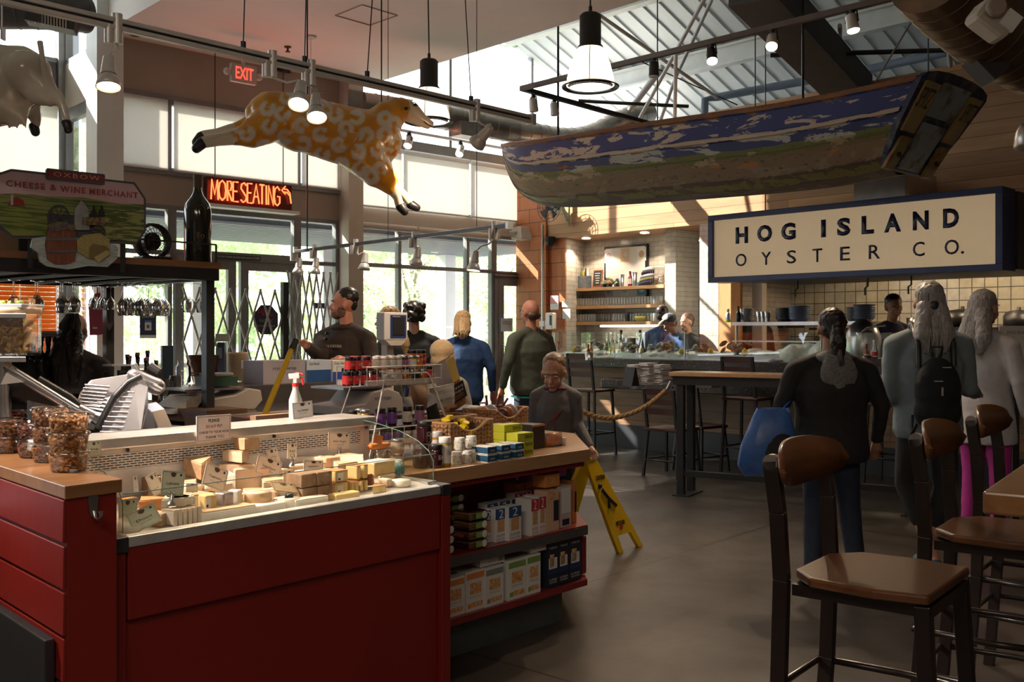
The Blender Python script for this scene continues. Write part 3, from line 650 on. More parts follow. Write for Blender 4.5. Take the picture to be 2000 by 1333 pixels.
bowl_stack(1688,10.1,1.53,.12,7, m_bowl, 'stack of blue bowls right of the dark haired woman, rightmost on the pass shelf'); bowl_stack(1670,10.25,1.53,.10,6, mat('grey_ceramic', (.16,.17,.19),.4), 'short stack of grey bowls just right of the dark haired woman head')
for k, px in enumerate((1483,1491,1499)):
    p = PA(px, 600,10.0); p.z = 1.53; mb = MB();mb.lathe([(.028,0),(.038,.12),(.036,.12),(.026,.004),(0,.004)], p, 14, cap=False); one(mb, 'steel_cup', m_steel, 'shiny steel cup on the pass shelf beside the grey bowls', 'cup', 'steel cups on the pass shelf')
bottle('squeeze_bottle', 'grey shaker with green base at the left corner of the pass shelf', (lambda p: Vector((p.x, p.y, 1.53)))(PA(1422,600,10.0)),.035,.16, m_steel, None, m_steel, mat('lime', (.35,.55,.05),.5), lz=(0,.2)); bottle('squeeze_bottle', 'dark bottle on the pass shelf left of the grey bowls', (lambda p: Vector((p.x, p.y, 1.53)))(PA(1442,600,10.0)),.03,.19, m_darkglass, None, m_black)
# back shelf on kitchen tile with pots
t = thing('pot_shelf', 'long dark wall shelf carrying pots under the kitchen tiles', 'shelf', W(12.1,3,1.5)); mb = MB();wbox(mb, 11.9,12.29,-2,6.9,1.44,1.47); mb.build('shelf_board', m_dsteel, t)
for k, b in enumerate((6.5,4.5,2.5,.5)):
    mb = MB();wbox(mb, 12.2,12.29, b, b+.03,1.30,1.44); mb.build('bracket', m_dsteel, t)
def pot(px, a, z, r, h, m, lab, handle=0, lid=False):
    p = PA(px, 600, a); p.z = z; t = thing('cooking_pot', lab, 'pot', p); mb = MB();mb.lathe([(r*.95,0),(r, .01),(r, h),(r*.96, h),(r*.93,.01),(0,.01)], n=24, cap=False); mb.bl('body', m, t)
    if handle: mb = MB();d_ = NB*handle; mb.tube([d_*r+ZX*h*.85, d_*(r+.1)+ZX*(h+.02), d_*(r+.2)+ZX*(h+.05)], .009,6); mb.bl('handle', m, t)
    if lid: mb = MB();mb.lathe([(r, h),(r*.8, h+.05),(.02, h+.07),(.02, h+.10),(0, h+.1)], n=24, cap=False); mb.bl('lid', m, t)
pot(1512,12.05,1.47,.13,.13, m_dsteel, 'dark pan on the wall shelf right of the bald cook', -1); pot(1552,12.05,1.47,.13,.13, m_dsteel, 'dark saucepan with silver handle above the blue bowl stack', -1)
pot(1492,12.05,1.47,.10,.11, m_steel, 'shiny steel pot nearest the bald cook head', -1)
pot(1880,11.6,1.47,.22,.14, m_black, 'wide black pot with a shiny lid between the two long haired women', 0, True); pot(1990,11.6,1.47,.16,.12, m_dsteel, 'dark pot at the far right edge of the kitchen shelf', 0, True); pot(1782,11.9,1.47,.07,.12, m_steel, 'small steel pot beside the cook right ear')
# --- niche shelves with glasses
nb = (8.34,9.98)
for k, z in enumerate((2.05,1.79,1.56)):
    mb = MB();wbox(mb, 10.6,10.89,8.3,9.98, z-.045, z); one(mb, 'wall_shelf', wood('shelf_fir', (.40,.22,.10),(.55,.33,.17),.45, rot=-ANG_NB), ['top wooden wall shelf under the framed shell print', 'middle wooden wall shelf holding the upper rows of glasses', 'lowest wooden wall shelf with the yellow bowl'][k], 'shelf')
g0 = None
for z in (1.79,1.56):
    for i in range(30):
        for j in range(2):
            b = 9.9-i*.052; a = 10.66+j*.09
            if z < 1.7 and 9.25 < b < 9.58 and j == 0: continue
            p = W(a, b, z)
            if g0 is None:
                mb = MB();mb.lathe([(.02,.001),(.024,.002),(.025,.11),(.0235,.11),(.019,.008),(0,.008)], n=10, cap=False); g0 = tag(mb.build('drinking_glass', m_ware), 'clear drinking glass in the packed rows on the niche shelves', 'glass', 'glasses on the niche shelves'); g0.location = p
            else: dup(g0, p)
bw = PA(1252,629,10.7)
for nm, lab, cat, px, r, h, m in (('mixing_bowl', 'yellow bowl on the lowest niche shelf', 'bowl', 1254,.11,.07, mat('yellow_bowl', (.60,.55,.15),.4)),('black_crock', 'black round crock on the lowest niche shelf left of the yellow bowl', 'crock', 1229,.07,.12, m_black)):
    p = PA(px, 600,10.68); p.z = 1.56; mb = MB();mb.lathe([(r*.6,0),(r*.9, h*.4),(r, h),(r*.94, h),(r*.5,.01),(0,.01)], p, 20, cap=False); one(mb, nm, m, lab, cat)
# top shelf goods
def at_sh(px, z=2.05, a=10.72): p = PA(px, 600, a); p.z = z; return p
t = thing('bottle_crate', 'grey crate of small bottles at the left of the top niche shelf', 'crate', at_sh(1142), ANG_NB); mb = MB();mb.box((0,0,.09),(.16,.12,.18)); mb.bl('crate', mat('slate', (.13,.15,.17),.6, var=.3, vs=20), t)
for k in range(4): mb = MB();mb.lathe(bottle_prof(.018,.14,.008),(-.06+k*.04,0,.15),8); mb.bl('bottle', [m_greenglass, m_tab, m_darkglass, m_paper][k], t)
t = thing('chalkboard', 'small wood framed chalkboard on the top niche shelf', 'chalkboard', at_sh(1166), ANG_NB, rot=(-.12,0, ANG_NB)); mb = MB();mb.box((0,0,.13),(.17,.015,.26)); mb.bl('frame', mat('red_wood', (.28,.09,.03),.5), t); mb = MB();mb.box((0,-.009,.135),(.14,.004,.22)); mb.bl('slate', mat('slate_black', (.02,.02,.025),.7), t)
for k in range(5): mb = MB();mb.box((rr.uniform(-.01,.01),-.012,.21-k*.035),(.10-.01*k, .001,.008)); mb.bl('chalk_line', m_paper, t)
for k, (px, c, r) in enumerate(((1180,(.35,.30,.22),.05),(1190,(.25,.30,.12),.07),(1204,(.10,.12,.14),.06),(1206,(.3,.36,.10),.05))):
    p = at_sh(px, a=10.7+.03*(k % 2)); t = thing('dried_plant_pot', ['beige shell like ornament right of the chalkboard', 'small potted plant with an orange fruit on the top niche shelf', 'dark ornament right of the potted plant on the top niche shelf', 'small green sprig behind the white cup on the top niche shelf'][k], 'ornament', p); mb = MB();mb.lathe([(r*.5,0),(r*.7,.05),(r*.6,.05)], n=12); mb.bl('pot', m_bowl2, t); mb = MB()
    for q in range(12): v = Vector((rr.gauss(0,1), rr.gauss(0,1), abs(rr.gauss(0,1)))).normalized()*r; mb.ell(v+ZX*.05,(r*.3, r*.3, r*.25),7,5)
    mb.bl('leaves', mat('orn%d' % k, c, .6, var=.3, vs=30), t)
    if k == 1: mb = MB();mb.ell((-.02,-.05,.07),.025); mb.bl('fruit', mat('fruit_orange', (.75,.18,.02),.5), t)
for k, (px, h_) in enumerate(((1214,.17),(1239,.19))):
    p = at_sh(px, a=10.68); mb = MB();mb.lathe([(.03,0),(.04, h_),(.037, h_),(.028,.01),(0,.01)], p, 16, cap=False); one(mb, 'metal_shaker', m_steel, ['steel shaker left of the red bottle on the top niche shelf', 'taller steel shaker right of the red bottle on the top niche shelf'][k], 'shaker')
bottle('syrup_bottle', 'dark red bottle with white label on the top niche shelf', at_sh(1231, a=10.68),.035,.21, mat('syrup', (.25,.02,.03),.15), None, m_black, m_paper)
t = thing('folded_towels', 'heap of striped folded towels and caps on the top niche shelf', 'towels', at_sh(1262), ANG_NB)
for k, (c, y) in enumerate((((.03,.035,.08),0),((.20,.20,.08),.05),((.55,.5,.68),.10),((.02,.02,.03),.16),((.7,.68,.7),.20))): mb = MB();mb.ell((.01*k, 0,.035+y*.9),(.13-.01*k, .09,.04),14,8, Matrix.Rotation(-.25,3, 'Y')); mb.bl('towel', mat('towel%d' % k, c, .8), t)
t = thing('wire_basket', 'wire basket of shells at the right end of the top niche shelf', 'basket', at_sh(1292), ANG_NB); mb = MB()
for z in (0,.12,.24): mb.tube([(-.13,-.07, z),(.13,-.07, z),(.13,.07, z),(-.13,.07, z)], .003,5, closed=True)
for k in range(9): mb.tube([(-.13+k*.0325,-.07,0),(-.13+k*.0325,-.07,.24)], .002,5)
mb.bl('wires', m_steel, t); mb = MB()
for k in range(8): mb.ell((rr.uniform(-.09,.09), rr.uniform(-.04,.04),.05+.012*k),(.04,.03,.03),8,6)
mb.bl('shells', mat('shell', (.55,.46,.40),.6, var=.3, vs=12), t)
# under the shelves: back counter and light strip
t = thing('back_counter', 'dark back counter in the niche below the glass shelves', 'counter', W(10.6,9,0)); mb = MB();wbox(mb, 10.35,10.89,8.3,9.72,1.02,1.06); mb.build('worktop', m_dsteel, t); mb = MB();wbox(mb, 10.4,10.89,8.32,9.7,0,1.02); mb.build('cabinet', m_dsteel, t)
for k in range(7):
    p = W(10.5+.08*(k % 2),9.66-k*.06,1.06); mb = MB();mb.lathe([(.03,0),(.03,.004),(.004,.01),(.004,.08),(.03,.11),(.032,.16),(.026,.19),(.025,.19)], p, 12, cap=False); one(mb, 'stemmed_glass', m_ware, 'stemmed glass on the dark back counter of the niche', 'glass', 'stemmed glasses on the niche counter')
mb = MB();wbox(mb, 10.62,10.7,8.45,9.45,1.485,1.51); o = one(mb, 'light_strip', lampmat('strip_light', (1,.93,.8),6), 'glowing strip light under the lowest niche shelf', 'light')
t = thing('refrigerator', 'tall black refrigerator in the passage beyond the tiled pier', 'refrigerator', W(11.6,8.2,0)); mb = MB();wbox(mb, 11.3,12.0,7.62,8.35,0,1.86); mb.build('body', m_black, t, bevel=.01)
mb = MB();wbox(mb, 11.26,11.3,7.63,8.34,.1,1.82); mb.build('door', m_black, t); mb = MB();mb.cyl(W(11.22,7.7,.9), W(11.22,7.7,1.5),.012, n=8); mb.build('handle', m_dsteel, t)
# framed print
t = thing('framed_print', 'black framed print of six oyster shell drawings on the tiled niche wall', 'picture', W(10.87,9.1,1.85))
fa = 10.86
c_ = [PA(1182,482, fa), PA(1265,477, fa), PA(1262,582, fa), PA(1184,588, fa)]; bl_, br_ = c_[0].dot(BX), c_[1].dot(BX); zt, zb_ = (c_[0].z+c_[1].z)/2,(c_[2].z+c_[3].z)/2
mb = MB();wbox(mb, fa-.02, fa+.03, br_, bl_, zb_, zt); mb.build('frame', m_black, t); mb = MB();wbox(mb, fa-.023, fa-.019, br_+.03, bl_-.03, zb_+.03, zt-.03); mb.build('sheet', m_paper, t)
cols = [(.80,.74,.74),(.72,.45,.22),(.82,.78,.72),(.45,.50,.58),(.76,.78,.76),(.10,.25,.38)]
for k in range(6):
    i, j = k % 3, k//3; x = bl_-.09-i*(bl_-br_-.18)/2; z = zt-.14-j*(zt-zb_-.28); mb = MB();wbox(mb, fa-.026, fa-.022, x-.08, x+.08, z-.095, z+.095); mb.build('drawing', mat('print%d' % k, cols[k], .5), t)
    mb = MB();mb.ell(W(fa-.027, x, z),(.05,.05,.06),12,8, Matrix.Diagonal((1,1,1))); 
    mb = MB();mb.cyl(W(fa-.026, x, z), W(fa-.0285, x, z),.05,.045,12); mb.build('shell_drawing', mat('shell_ink%d' % k, [(.5,.45,.5),(.55,.55,.6),(.45,.3,.2),(.2,.22,.28),(.55,.55,.5),(.65,.68,.6)][k], .6, var=.3, vs=30), t)
for k, (px, py, lab) in enumerate(((1145,466, 'round recessed ceiling light over the left of the niche'),(1259,455, 'round recessed ceiling light above the framed print'),(1373,470, 'round recessed ceiling light over the passage beside the white tiled pier'))):
    p = PZ(px, py, 2.745); mb = MB();mb.cyl(p, p+ZX*-.006,.055, n=20); t = thing('recessed_light', lab, 'light', p); mb.build('lens', lampmat('downlight_glow', (1,.90,.72),30), t); mb = MB();mb.lathe([(.056,-.002),(.07,-.006),(.07,0)], p, 20, cap=False); mb.build('ring', m_white, t)
    if k < 2:
        l = bpy.data.objects.new('downlight_lamp', bpy.data.lights.new('downlight_lamp', 'SPOT')); C.objects.link(l); l.location = p+ZX*-.02; l.data.energy = 40; l.data.spot_size = 2.2; l.data.color = (1,.82,.6); l.data.shadow_soft_size = .05
# pier details
mb = MB();q = PA(1060,600,10.08); mb.cyl(Vector((q.x, q.y, 1.25)), Vector((q.x, q.y, 2.95)),.02, n=10); one(mb, 'conduit', m_steel, 'grey vertical conduit pipe on the orange block pier', 'pipe')
q = PA(1074,471,10.1); mb = MB();mb.ell(q+ZX*-.02,(.07,.07,.06)); mb.cyl(q+ZX*.0, q+ZX*.06,.075, n=18); one(mb, 'security_camera', m_black, 'black dome camera below the wooden soffit on the orange pier', 'camera')
for k, (x0, y0, x1, y1, m, lab) in enumerate(((1075,578,1091,593, mat('pink_paper', (.75,.32,.34),.7), 'pink notice on the orange block pier'),(1075,594,1091,605, m_paper, 'white notice just below the pink notice'),(1098,589,1112,600, m_paper, 'small white notice on the tiled niche corner, upper one'),(1099,604,1114,623, m_paper, 'larger white notice on the tiled niche corner, lower one'))):
    aa = 10.13; p0 = PA(x0, y0, aa); p1 = PA(x1, y1, aa); mb = MB();wbox(mb, aa-.004, aa, p1.dot(BX), p0.dot(BX), p1.z, p0.z); one(mb, 'notice', m, lab, 'notice')
p = PA(1076,640,10.05); t = thing('soap_dispenser', 'white wall dispenser with dark front on the orange pier behind the bald man', 'dispenser', p); mb = MB();mb.box(p+ZX*.09,(.14,.1,.24), Matrix.Rotation(ANG_NB, 3, 'Z')); mb.build('case', m_white, t, bevel=.02); mb = MB();mb.box(p+ZX*.10+AX*-.055+NB*.045,(.035,.01,.14), Matrix.Rotation(ANG_NB, 3, 'Z')); mb.build('window', m_black, t)
p = PA(1061,633,10.05); mb = MB();mb.box(p, (.10,.07,.08), Matrix.Rotation(ANG_NB, 3, 'Z')); one(mb, 'wall_box', m_white, 'small white control box at the foot of the conduit pipe', 'wall box', bevel=.008)
p = PB(1022,456,10.5); t = thing('wall_speaker', 'pale slanted box speaker at the top right corner of the windows', 'speaker', p); mb = MB();mb.hexa([p+AX*x+BX*y+ZX*z for x, y, z in ((-.16,-.12,-.09),(.17,-.2,-.12),(.17,.05,-.12),(-.16,.1,-.09),(-.13,-.08,.09),(.14,-.12,.09),(.14,.08,.09),(-.13,.1,.09))]); mb.build('case', m_beige, t, bevel=.01)
mb = MB();mb.cyl(p+AX*-.15, p+AX*-.22+BX*.05,.03, n=10); mb.build('bracket', m_beige, t)
# wall fan beneath the bow
p = PA(1074,402,9.9); t = thing('wall_fan', 'round wire guarded wall fan on a green bracket below the boat bow', 'fan', p); mb = MB();fm_ = frame(p, NB, ZX)
for r_ in (.06,.12,.18,.23): mb.tube([fm_ @ Vector((math.cos(q*.2618)*r_, math.sin(q*.2618)*r_, .04-.1*r_)) for q in range(24)], .004,5, closed=True)
for q in range(16): an = q*PI/8; mb.tube([fm_ @ Vector((0,0,.05)), fm_ @ Vector((math.cos(an)*.23, math.sin(an)*.23,.01))], .003,4)
mb.build('guard', m_dsteel, t); mb = MB();mb.cyl(p, p+AX*.14,.07, n=16); mb.build('motor', m_dsteel, t)
for k in range(4): an = k*PI/2+.4; mb = MB();mb.hexa([fm_ @ Vector((math.cos(an+dx)*r_, math.sin(an+dx)*r_, z)) for z in (0,.01) for dx, r_ in ((0,.05),(0,.2),(.7,.2),(.7,.05))]); mb.build('blade', m_dsteel, t)
mb = MB();q = p+NB*.16; mb.bar(q+ZX*.05+AX*.05, q+ZX*-.22+AX*.2,.03,.03); mb.bar(q+AX*.22+ZX*.15, q+AX*.22+ZX*-.28,.05,.02); mb.build('bracket', mat('green_bracket', (.22,.32,.24),.5), t)
# ================================================================= BOAT
def boat():
    t = thing('rowing_boat', 'old blue and cream flaking wooden boat hung overhead above the bar', 'boat', W(8.8,6.6,2.7))
    P0 = Vector((3.05,7.5,0)); ctr = P0+AX*.575
    st = [(0.0,.575,3.33,.36,2.71),(.6,.60,3.31,.37,2.69),(1.3,.61,3.31,.37,2.67),(2.4,.60,3.36,.35,2.70),(3.4,.53,3.41,.28,2.74),(4.1,.42,3.46,.19,2.78),(4.6,.29,3.51,.11,2.86),(4.95,.15,3.56,.045,3.04),(5.15,.05,3.585,.012,3.32),(5.22,.015,3.6,.005,3.5)]
    prof = []   # (v, outward 0..1, down 0..1) with lapped strakes
    for v, o_, dn in ((0,1.02,0),(.04,1.03,.03),(.05,1.0,.05),(.30,.96,.30),(.31,.99,.31),(.355,.98,.36),(.36,.945,.37),(.54,.87,.56),(.545,.90,.565),(.60,.86,.64),(.78,.64,.86),(.785,.67,.87),(.84,.5,.95),(.845,.52,.955),(.93,.25,.985),(1,0,1.0)): prof.append((v, o_, dn))
    def sect(s, hb, zs, hbb, zk, side, ins=0):
        out = []
        rake = .42*(1-min(1, s/1.0))  # transom leans towards the bow at its foot
        for v, o_, dn in prof:
            x = hbb+(hb-hbb)*max(0,(1-dn**1.7)) if dn < .9 else hbb*(1-(dn-.9)/.1)*1.0+0*(o_)
            if dn < .9: x = x*(1+.015*(1 if o_ > .95 else 0))
            else: x = (hbb+(hb-hbb)*max(0,1-.9**1.7))*(1-(dn-.9)/.1)
            bump = {.31: .018,.355: .018,.545: .012,.785: .01,.845: .01,0: .02,.04: .02}.get(v, 0)
            x = max(x-ins, 0)+bump*min(1, hb/.2)*(0 if ins else 1); z = zs-(zs-zk)*dn+(.02 if ins else 0)
            out.append((ctr+AX*(side*x)+BX*(s+rake*dn)+ZX*z, (s/5.2, v)))
        return out
    import itertools
    fine = []
    for i in range(len(st)-1):
        for k in range(5):
            f = k/5; p0 = st[max(i-1,0)]; p1 = st[i]; p2 = st[i+1]; p3 = st[min(i+2, len(st)-1)]
            fine.append([.5*((2*p1[j])+(-p0[j]+p2[j])*f+(2*p0[j]-5*p1[j]+4*p2[j]-p3[j])*f*f+(-p0[j]+3*p1[j]-3*p2[j]+p3[j])*f**3) for j in range(5)])
    fine.append(list(st[-1]))
    def hull(name, ins, m):
        me = bpy.data.meshes.new(name); vs = []; uv = []; fs = []; n = len(prof)
        for side in (-1,1):
            base = len(vs)
            for q in fine:
                for p, u_ in sect(*q, side, ins): vs.append(p); uv.append(u_)
            for i in range(len(fine)-1):
                for j in range(n-1):
                    a = base+i*n+j; f = (a, a+1, a+n+1, a+n); fs.append(f if (side > 0) ^ bool(ins) else f[::-1])
        off = parent_loc(t); me.from_pydata([tuple(p-off) for p in vs], [], fs); l = me.uv_layers.new(name='UVMap')
        for lp in me.loops: l.data[lp.index].uv = uv[lp.vertex_index]
        me.materials.append(m)
        for p in me.polygons: p.use_smooth = False
        o = bpy.data.objects.new(name, me); C.objects.link(o); o.parent = t; return o
    m = bpy.data.materials.new('boat_paint'); m.use_nodes = True; nt = m.node_tree; L = nt.links.new; p = nt.nodes['Principled BSDF']; p.inputs['Roughness'].default_value = .6
    uvn = nd(nt, 'ShaderNodeUVMap'); sx = nd(nt, 'ShaderNodeSeparateXYZ'); L(uvn.outputs[0], sx.inputs[0])
    mp = nd(nt, 'ShaderNodeMapping'); mp.inputs['Scale'].default_value = (6,3,1); L(uvn.outputs[0], mp.inputs[0])
    def noise(sc, det, ro=.6, dis=0): n = nd(nt, 'ShaderNodeTexNoise', Scale=sc, Detail=det, Roughness=ro, Distortion=dis); L(mp.outputs[0], n.inputs['Vector']); return n.outputs['Fac']
    n1 = noise(3,5,.6,.4); ma = nd(nt, 'ShaderNodeMath', _operation='MULTIPLY_ADD'); L(n1, ma.inputs[0]); ma.inputs[1].default_value = .09; ma.inputs[2].default_value = -.045
    ad = nd(nt, 'ShaderNodeMath', _operation='ADD'); L(ma.outputs[0], ad.inputs[0]); L(sx.outputs['Y'], ad.inputs[1])
    def ramp(inp, els, interp='CONSTANT'):
        r = nd(nt, 'ShaderNodeValToRGB'); r.color_ramp.interpolation = interp; cr = r.color_ramp
        for k, (po, c) in enumerate(els):
            e = cr.elements[k] if k < 2 else cr.elements.new(po)
            e.position = po; e.color = tuple(c)+(1,)
        L(inp, r.inputs[0]); return r.outputs[0]
    blue = (.016,.028,.15); cream = (.42,.34,.25); green = (.10,.11,.02)
    base = ramp(ad.outputs[0], [(0,(.16,.06,.02)),(.04, blue),(.31, cream),(.355,(.02,.03,.12)),(.47, green),(.56,(.17,.115,.06)),(.77,(.10,.06,.04)),(.80,(.20,.18,.04)),(.84,(.06,.04,.03))], 'LINEAR' if 0 else 'CONSTANT')
    under = ramp(ad.outputs[0], [(0,(.2,.09,.03)),(.06,(.46,.38,.30)),(.36,(.34,.34,.30)),(.5,(.30,.23,.13)),(.6,(.33,.12,.03)),(.66,(.20,.15,.10)),(.8,(.12,.08,.05))])
    fl = nd(nt, 'ShaderNodeMath', _operation='GREATER_THAN'); L(noise(2.1,8,.62,.7), fl.inputs[0]); fl.inputs[1].default_value = .55
    mx = nd(nt, 'ShaderNodeMix'); mx.data_type = 'RGBA'; L(fl.outputs[0], mx.inputs[0]); L(base, mx.inputs[6]); L(under, mx.inputs[7])
    dk = nd(nt, 'ShaderNodeMath', _operation='GREATER_THAN'); L(noise(9,8,.7,.5), dk.inputs[0]); dk.inputs[1].default_value = .60
    gt = nd(nt, 'ShaderNodeMath', _operation='GREATER_THAN'); L(sx.outputs['Y'], gt.inputs[0]); gt.inputs[1].default_value = .42; ml = nd(nt, 'ShaderNodeMath', _operation='MULTIPLY'); L(dk.outputs[0], ml.inputs[0]); L(gt.outputs[0], ml.inputs[1])
    m2 = nd(nt, 'ShaderNodeMix'); m2.data_type = 'RGBA'; L(ml.outputs[0], m2.inputs[0]); L(mx.outputs[2], m2.inputs[6]); m2.inputs[7].default_value = (.05,.035,.025,1)
    ml2 = nd(nt, 'ShaderNodeMix'); ml2.data_type = 'RGBA'; L(n1, ml2.inputs[0]); ml2.inputs[0].default_value = .3; ml2.blend_type = 'OVERLAY'; L(m2.outputs[2], ml2.inputs[6]); L(noise(20,6), ml2.inputs[7])
    L(m2.outputs[2], p.inputs['Base Color']); bp = nd(nt, 'ShaderNodeBump', Strength=.4, Distance=.01); L(fl.outputs[0], bp.inputs['Height']); L(bp.outputs[0], p.inputs['Normal'])
    hull('hull', 0, m); hull('hull_lining', .03, mat('boat_inside', (.10,.13,.18),.7, var=.3))
    # gunwale cap
    for side in (-1,1):
        mb = MB();mb.tube([ctr+AX*(side*(q[1]-.004))+BX*q[0]+ZX*(q[2]+.008) for q in fine], .022,6); mb.build('gunwale', mat('worn_wood', (.22,.09,.035),.6, var=.3, vs=12), t)
    # thwarts
    for s_, hb in ((1.2,.56),(2.7,.54),(3.8,.42)):
        mb = MB();mb.hexa([ctr+AX*x+BX*y+ZX*z for z in (3.12,3.15) for x, y in ((-hb, s_-.12),(hb, s_-.12),(hb, s_+.12),(-hb, s_+.12))]); mb.build('thwart', mat('worn_wood', (.22,.09,.035)), t)
    # transom
    q = st[0]
    def T(x, d_, o_=0): return ctr+AX*x+BX*(.42*d_-o_)+ZX*(q[2]-(q[2]-q[4])*d_)
    arc = [(math.sin(k/8*PI-PI/2)*.6,-.14*math.cos((k/8-.5)*PI)**.8 if 0 < k < 8 else 0) for k in range(9)]
    xb = lambda d_: .36+(.60-.36)*max(0,1-d_**1.7)
    out = arc+[(xb(.5),.5),(xb(.8),.8),(.36*.95,.97),(-.36*.95,.97),(-xb(.8),.8),(-xb(.5),.5)]
    mb = MB();mb.prism(out, 0,.05, lambda x, y, z: T(x, y, z)); mb.build('transom', mat('transom_blue', (.02,.03,.09),.6, c2=(.10,.12,.12), vs=9, thr=(.5,.62)), t)
    mc = mat('transom_cream', (.46,.33,.12),.6, c2=(.34,.28,.20), vs=7, thr=(.45,.6)); mw = mat('transom_white', (.30,.36,.42),.6, c2=(.14,.13,.08), vs=6, thr=(.5,.65))
    panels = []
    for x0, x1, y0, y1, mm, nm in ((-.52,-.28,.02,.56, mc, 'name_panel'),(.28,.52,.02,.56, mc, 'name_panel'),(-.24,.24,-.02,.34, mw, 'centre_panel'),(-.22,.22,.42,.95, mw, 'centre_panel')):
        sl = .10; mb = MB();mb.prism([(x0*(1-sl*y0*1.5), y0),(x1*(1-sl*y0*1.5), y0),(x1*(1-sl*y1*2), y1),(x0*(1-sl*y1*2), y1)], .05,.07, lambda x, y, z: T(x, y, z)); mb.build(nm, mm, t)
    mo_ = mat('mount_wood', (.20,.08,.05),.6, c2=(.30,.25,.08), vs=9)
    for x in (-.34,.34):
        mb = MB();mb.hexa([T(x+dx, y, z) for z in (.05,.09) for dx, y in ((-.09,.62),(.09,.62),(.08,1.0),(-.08,1.0))]); mb.build('mount_block', mo_, t, bevel=.01)
        mb = MB();mb.cyl(T(x, .82,.09), T(x, .82,.1),.03, n=12); mb.build('bolt', m_black, t)
    dn = (T(0,1)-T(0,0)).normalized()
    for x in (-.40,.40): text('SPITZ', 'name_lettering', m_black, t, frame(T(x-.10,.30,.072), AX, -dn),.2,.16,.001, world=True)
    for s_, x in ((.5,-.5),(2.6,-.58),(2.6,.58),(.5,.5)):
        pass
    return t
boat()
for k, (px, y0, y1, d) in enumerate(((1090,55,275,10.6),(1568,-30,195,8.6),(1813,25,152,8.0),(1475,60,215,9.6),(1284,-10,240,9.4))):
    mb = MB();mb.cyl(PD(px, y1, d), PD(px, y0, d)+ZX*(.6 if k != 0 else .3),.012 if k in (0,1) else .006, n=8)
    one(mb, 'hanger_rod', m_black if k != 2 else m_dsteel, ['black rod rising from the boat bow', 'thick black rod rising from the boat middle', 'rod rising from the boat stern', 'thin rod crossing the black track beside the second spotlight', 'thin rod left of the roof truss'][k], 'rod')
# ================================================================= CHEESE CASE, CABINET, SHELVES AND GOODS
def kbox(mb, u0, u1, v0, v1, z0, z1): return mb.hexa([K(u0, v0, z0), K(u1, v0, z0), K(u1, v1, z0), K(u0, v1, z0), K(u0, v0, z1), K(u1, v0, z1), K(u1, v1, z1), K(u0, v1, z1)])
m_caseSt = mat('brushed_steel', (.60,.585,.575),.32,.6, var=.15, vs=10)
m_wsheet = mat('white_sheet_metal', (.78,.75,.72),.4,.15, var=.12, vs=9)
m_vent = brick('vent_slots', (.03,.025,.02),(.03,.025,.02),(.74,.71,.67),.027,.0080,.0024, rot=-ANG_C, rough=.4, bumpy=0, var=0)
m_cardboard = mat('cardboard', (.30,.18,.10),.7, var=.1)
t = thing('cheese_case', 'red painted low cheese display case with steel rim and glass front', 'display case', K(-.6,.3,0))
mb = MB();kbox(mb, -1.24,0,.0,.58,.60,.808); mb.build('upper_panel', m_red, t, bevel=.004)
mb = MB();kbox(mb, -1.24,0,.018,.58,.04,.595); mb.build('lower_panel', m_red, t)
for kk in ((-1.285,-1.243,.005,.58,.02,.81),(.005,.05,-.005,.55,.0,.80)): mb = MB();kbox(mb, *kk); mb.build('end_panel', m_red, t, bevel=.003)
mb = MB();mb.hexa([K(-1.24,-.004,.808), K(0,-.004,.808), K(0,.022,.808), K(-1.24,.022,.808), K(-1.24,-.002,.838), K(0,-.002,.838), K(0,.022,.843), K(-1.24,.022,.843)]); mb.build('front_rim', m_caseSt, t, bevel=.003)
for kk in ((-1.286,-1.24,-.006,.07,.795,.84),(.003,.052,-.008,.07,.80,.842)): mb = MB();kbox(mb, *kk); mb.build('corner_cap', m_dsteel, t, bevel=.004)
mb = MB();kbox(mb, .003,.05,.07,.5,.80,.845); kbox(mb, -1.286,-1.24,.07,.5,.80,.845); mb.build('side_rim', m_caseSt, t)
mb = MB();mb.hexa([K(-1.24,.022,.81), K(0,.022,.81), K(0,.47,.85), K(-1.24,.47,.85), K(-1.24,.022,.832), K(0,.022,.832), K(0,.47,.874), K(-1.24,.47,.874)]); mb.build('deck', mat('deck_mat', (.40,.36,.30),.6, var=.1), t)
mb = MB();kbox(mb, -1.24,.05,.465,.56,.80,1.035); mb.build('back_panel', m_wsheet, t)
mb = MB();kbox(mb, -1.2,.0,.462,.466,.965,1.018); mb.build('vent_grille', m_vent, t)
mb = MB();kbox(mb, -1.26,.07,.44,.66,1.035,1.072); mb.build('back_ledge', m_caseSt, t, bevel=.006)
mb = MB()
for u in (-1.0,-.42,.03): mb.cyl(K(u, .462,1.027), K(u, .456,1.027),.006, n=10)
mb.build('screw', m_dsteel, t)
m_cg = thin_glass('case_glass', (.93,.97,.95),.25)
mb = MB();mb.add([K(-1.24,.015,.845), K(.0,.015,.845), K(.0,.03,.955), K(-1.24,.03,.955)], [(0,1,2,3)]); mb.build('front_glass', m_cg, t); mb = MB();mb.tube([K(-1.24,.03,.956), K(0,.03,.956)], .0014,5); mb.build('glass_edge', mat('glass_edge', (.10,.22,.18),.2), t)
prof = [(.035,.845),(.035,.93),(.06,.965),(.12,1.0),(.22,1.03),(.34,1.05),(.44,1.06),(.44,.845)]
for u, nm in ((-.002, 'side_glass'),(-1.238, 'side_glass')):
    mb = MB();mb.add([K(u, a, z) for a, z in prof], [list(range(len(prof)))]); mb.build(nm, m_cg, t)
    mb = MB();mb.tube([K(u, a, z) for a, z in prof[:7]], .0015,6); mb.build('glass_edge', mat('glass_edge', (.10,.22,.18),.2), t)
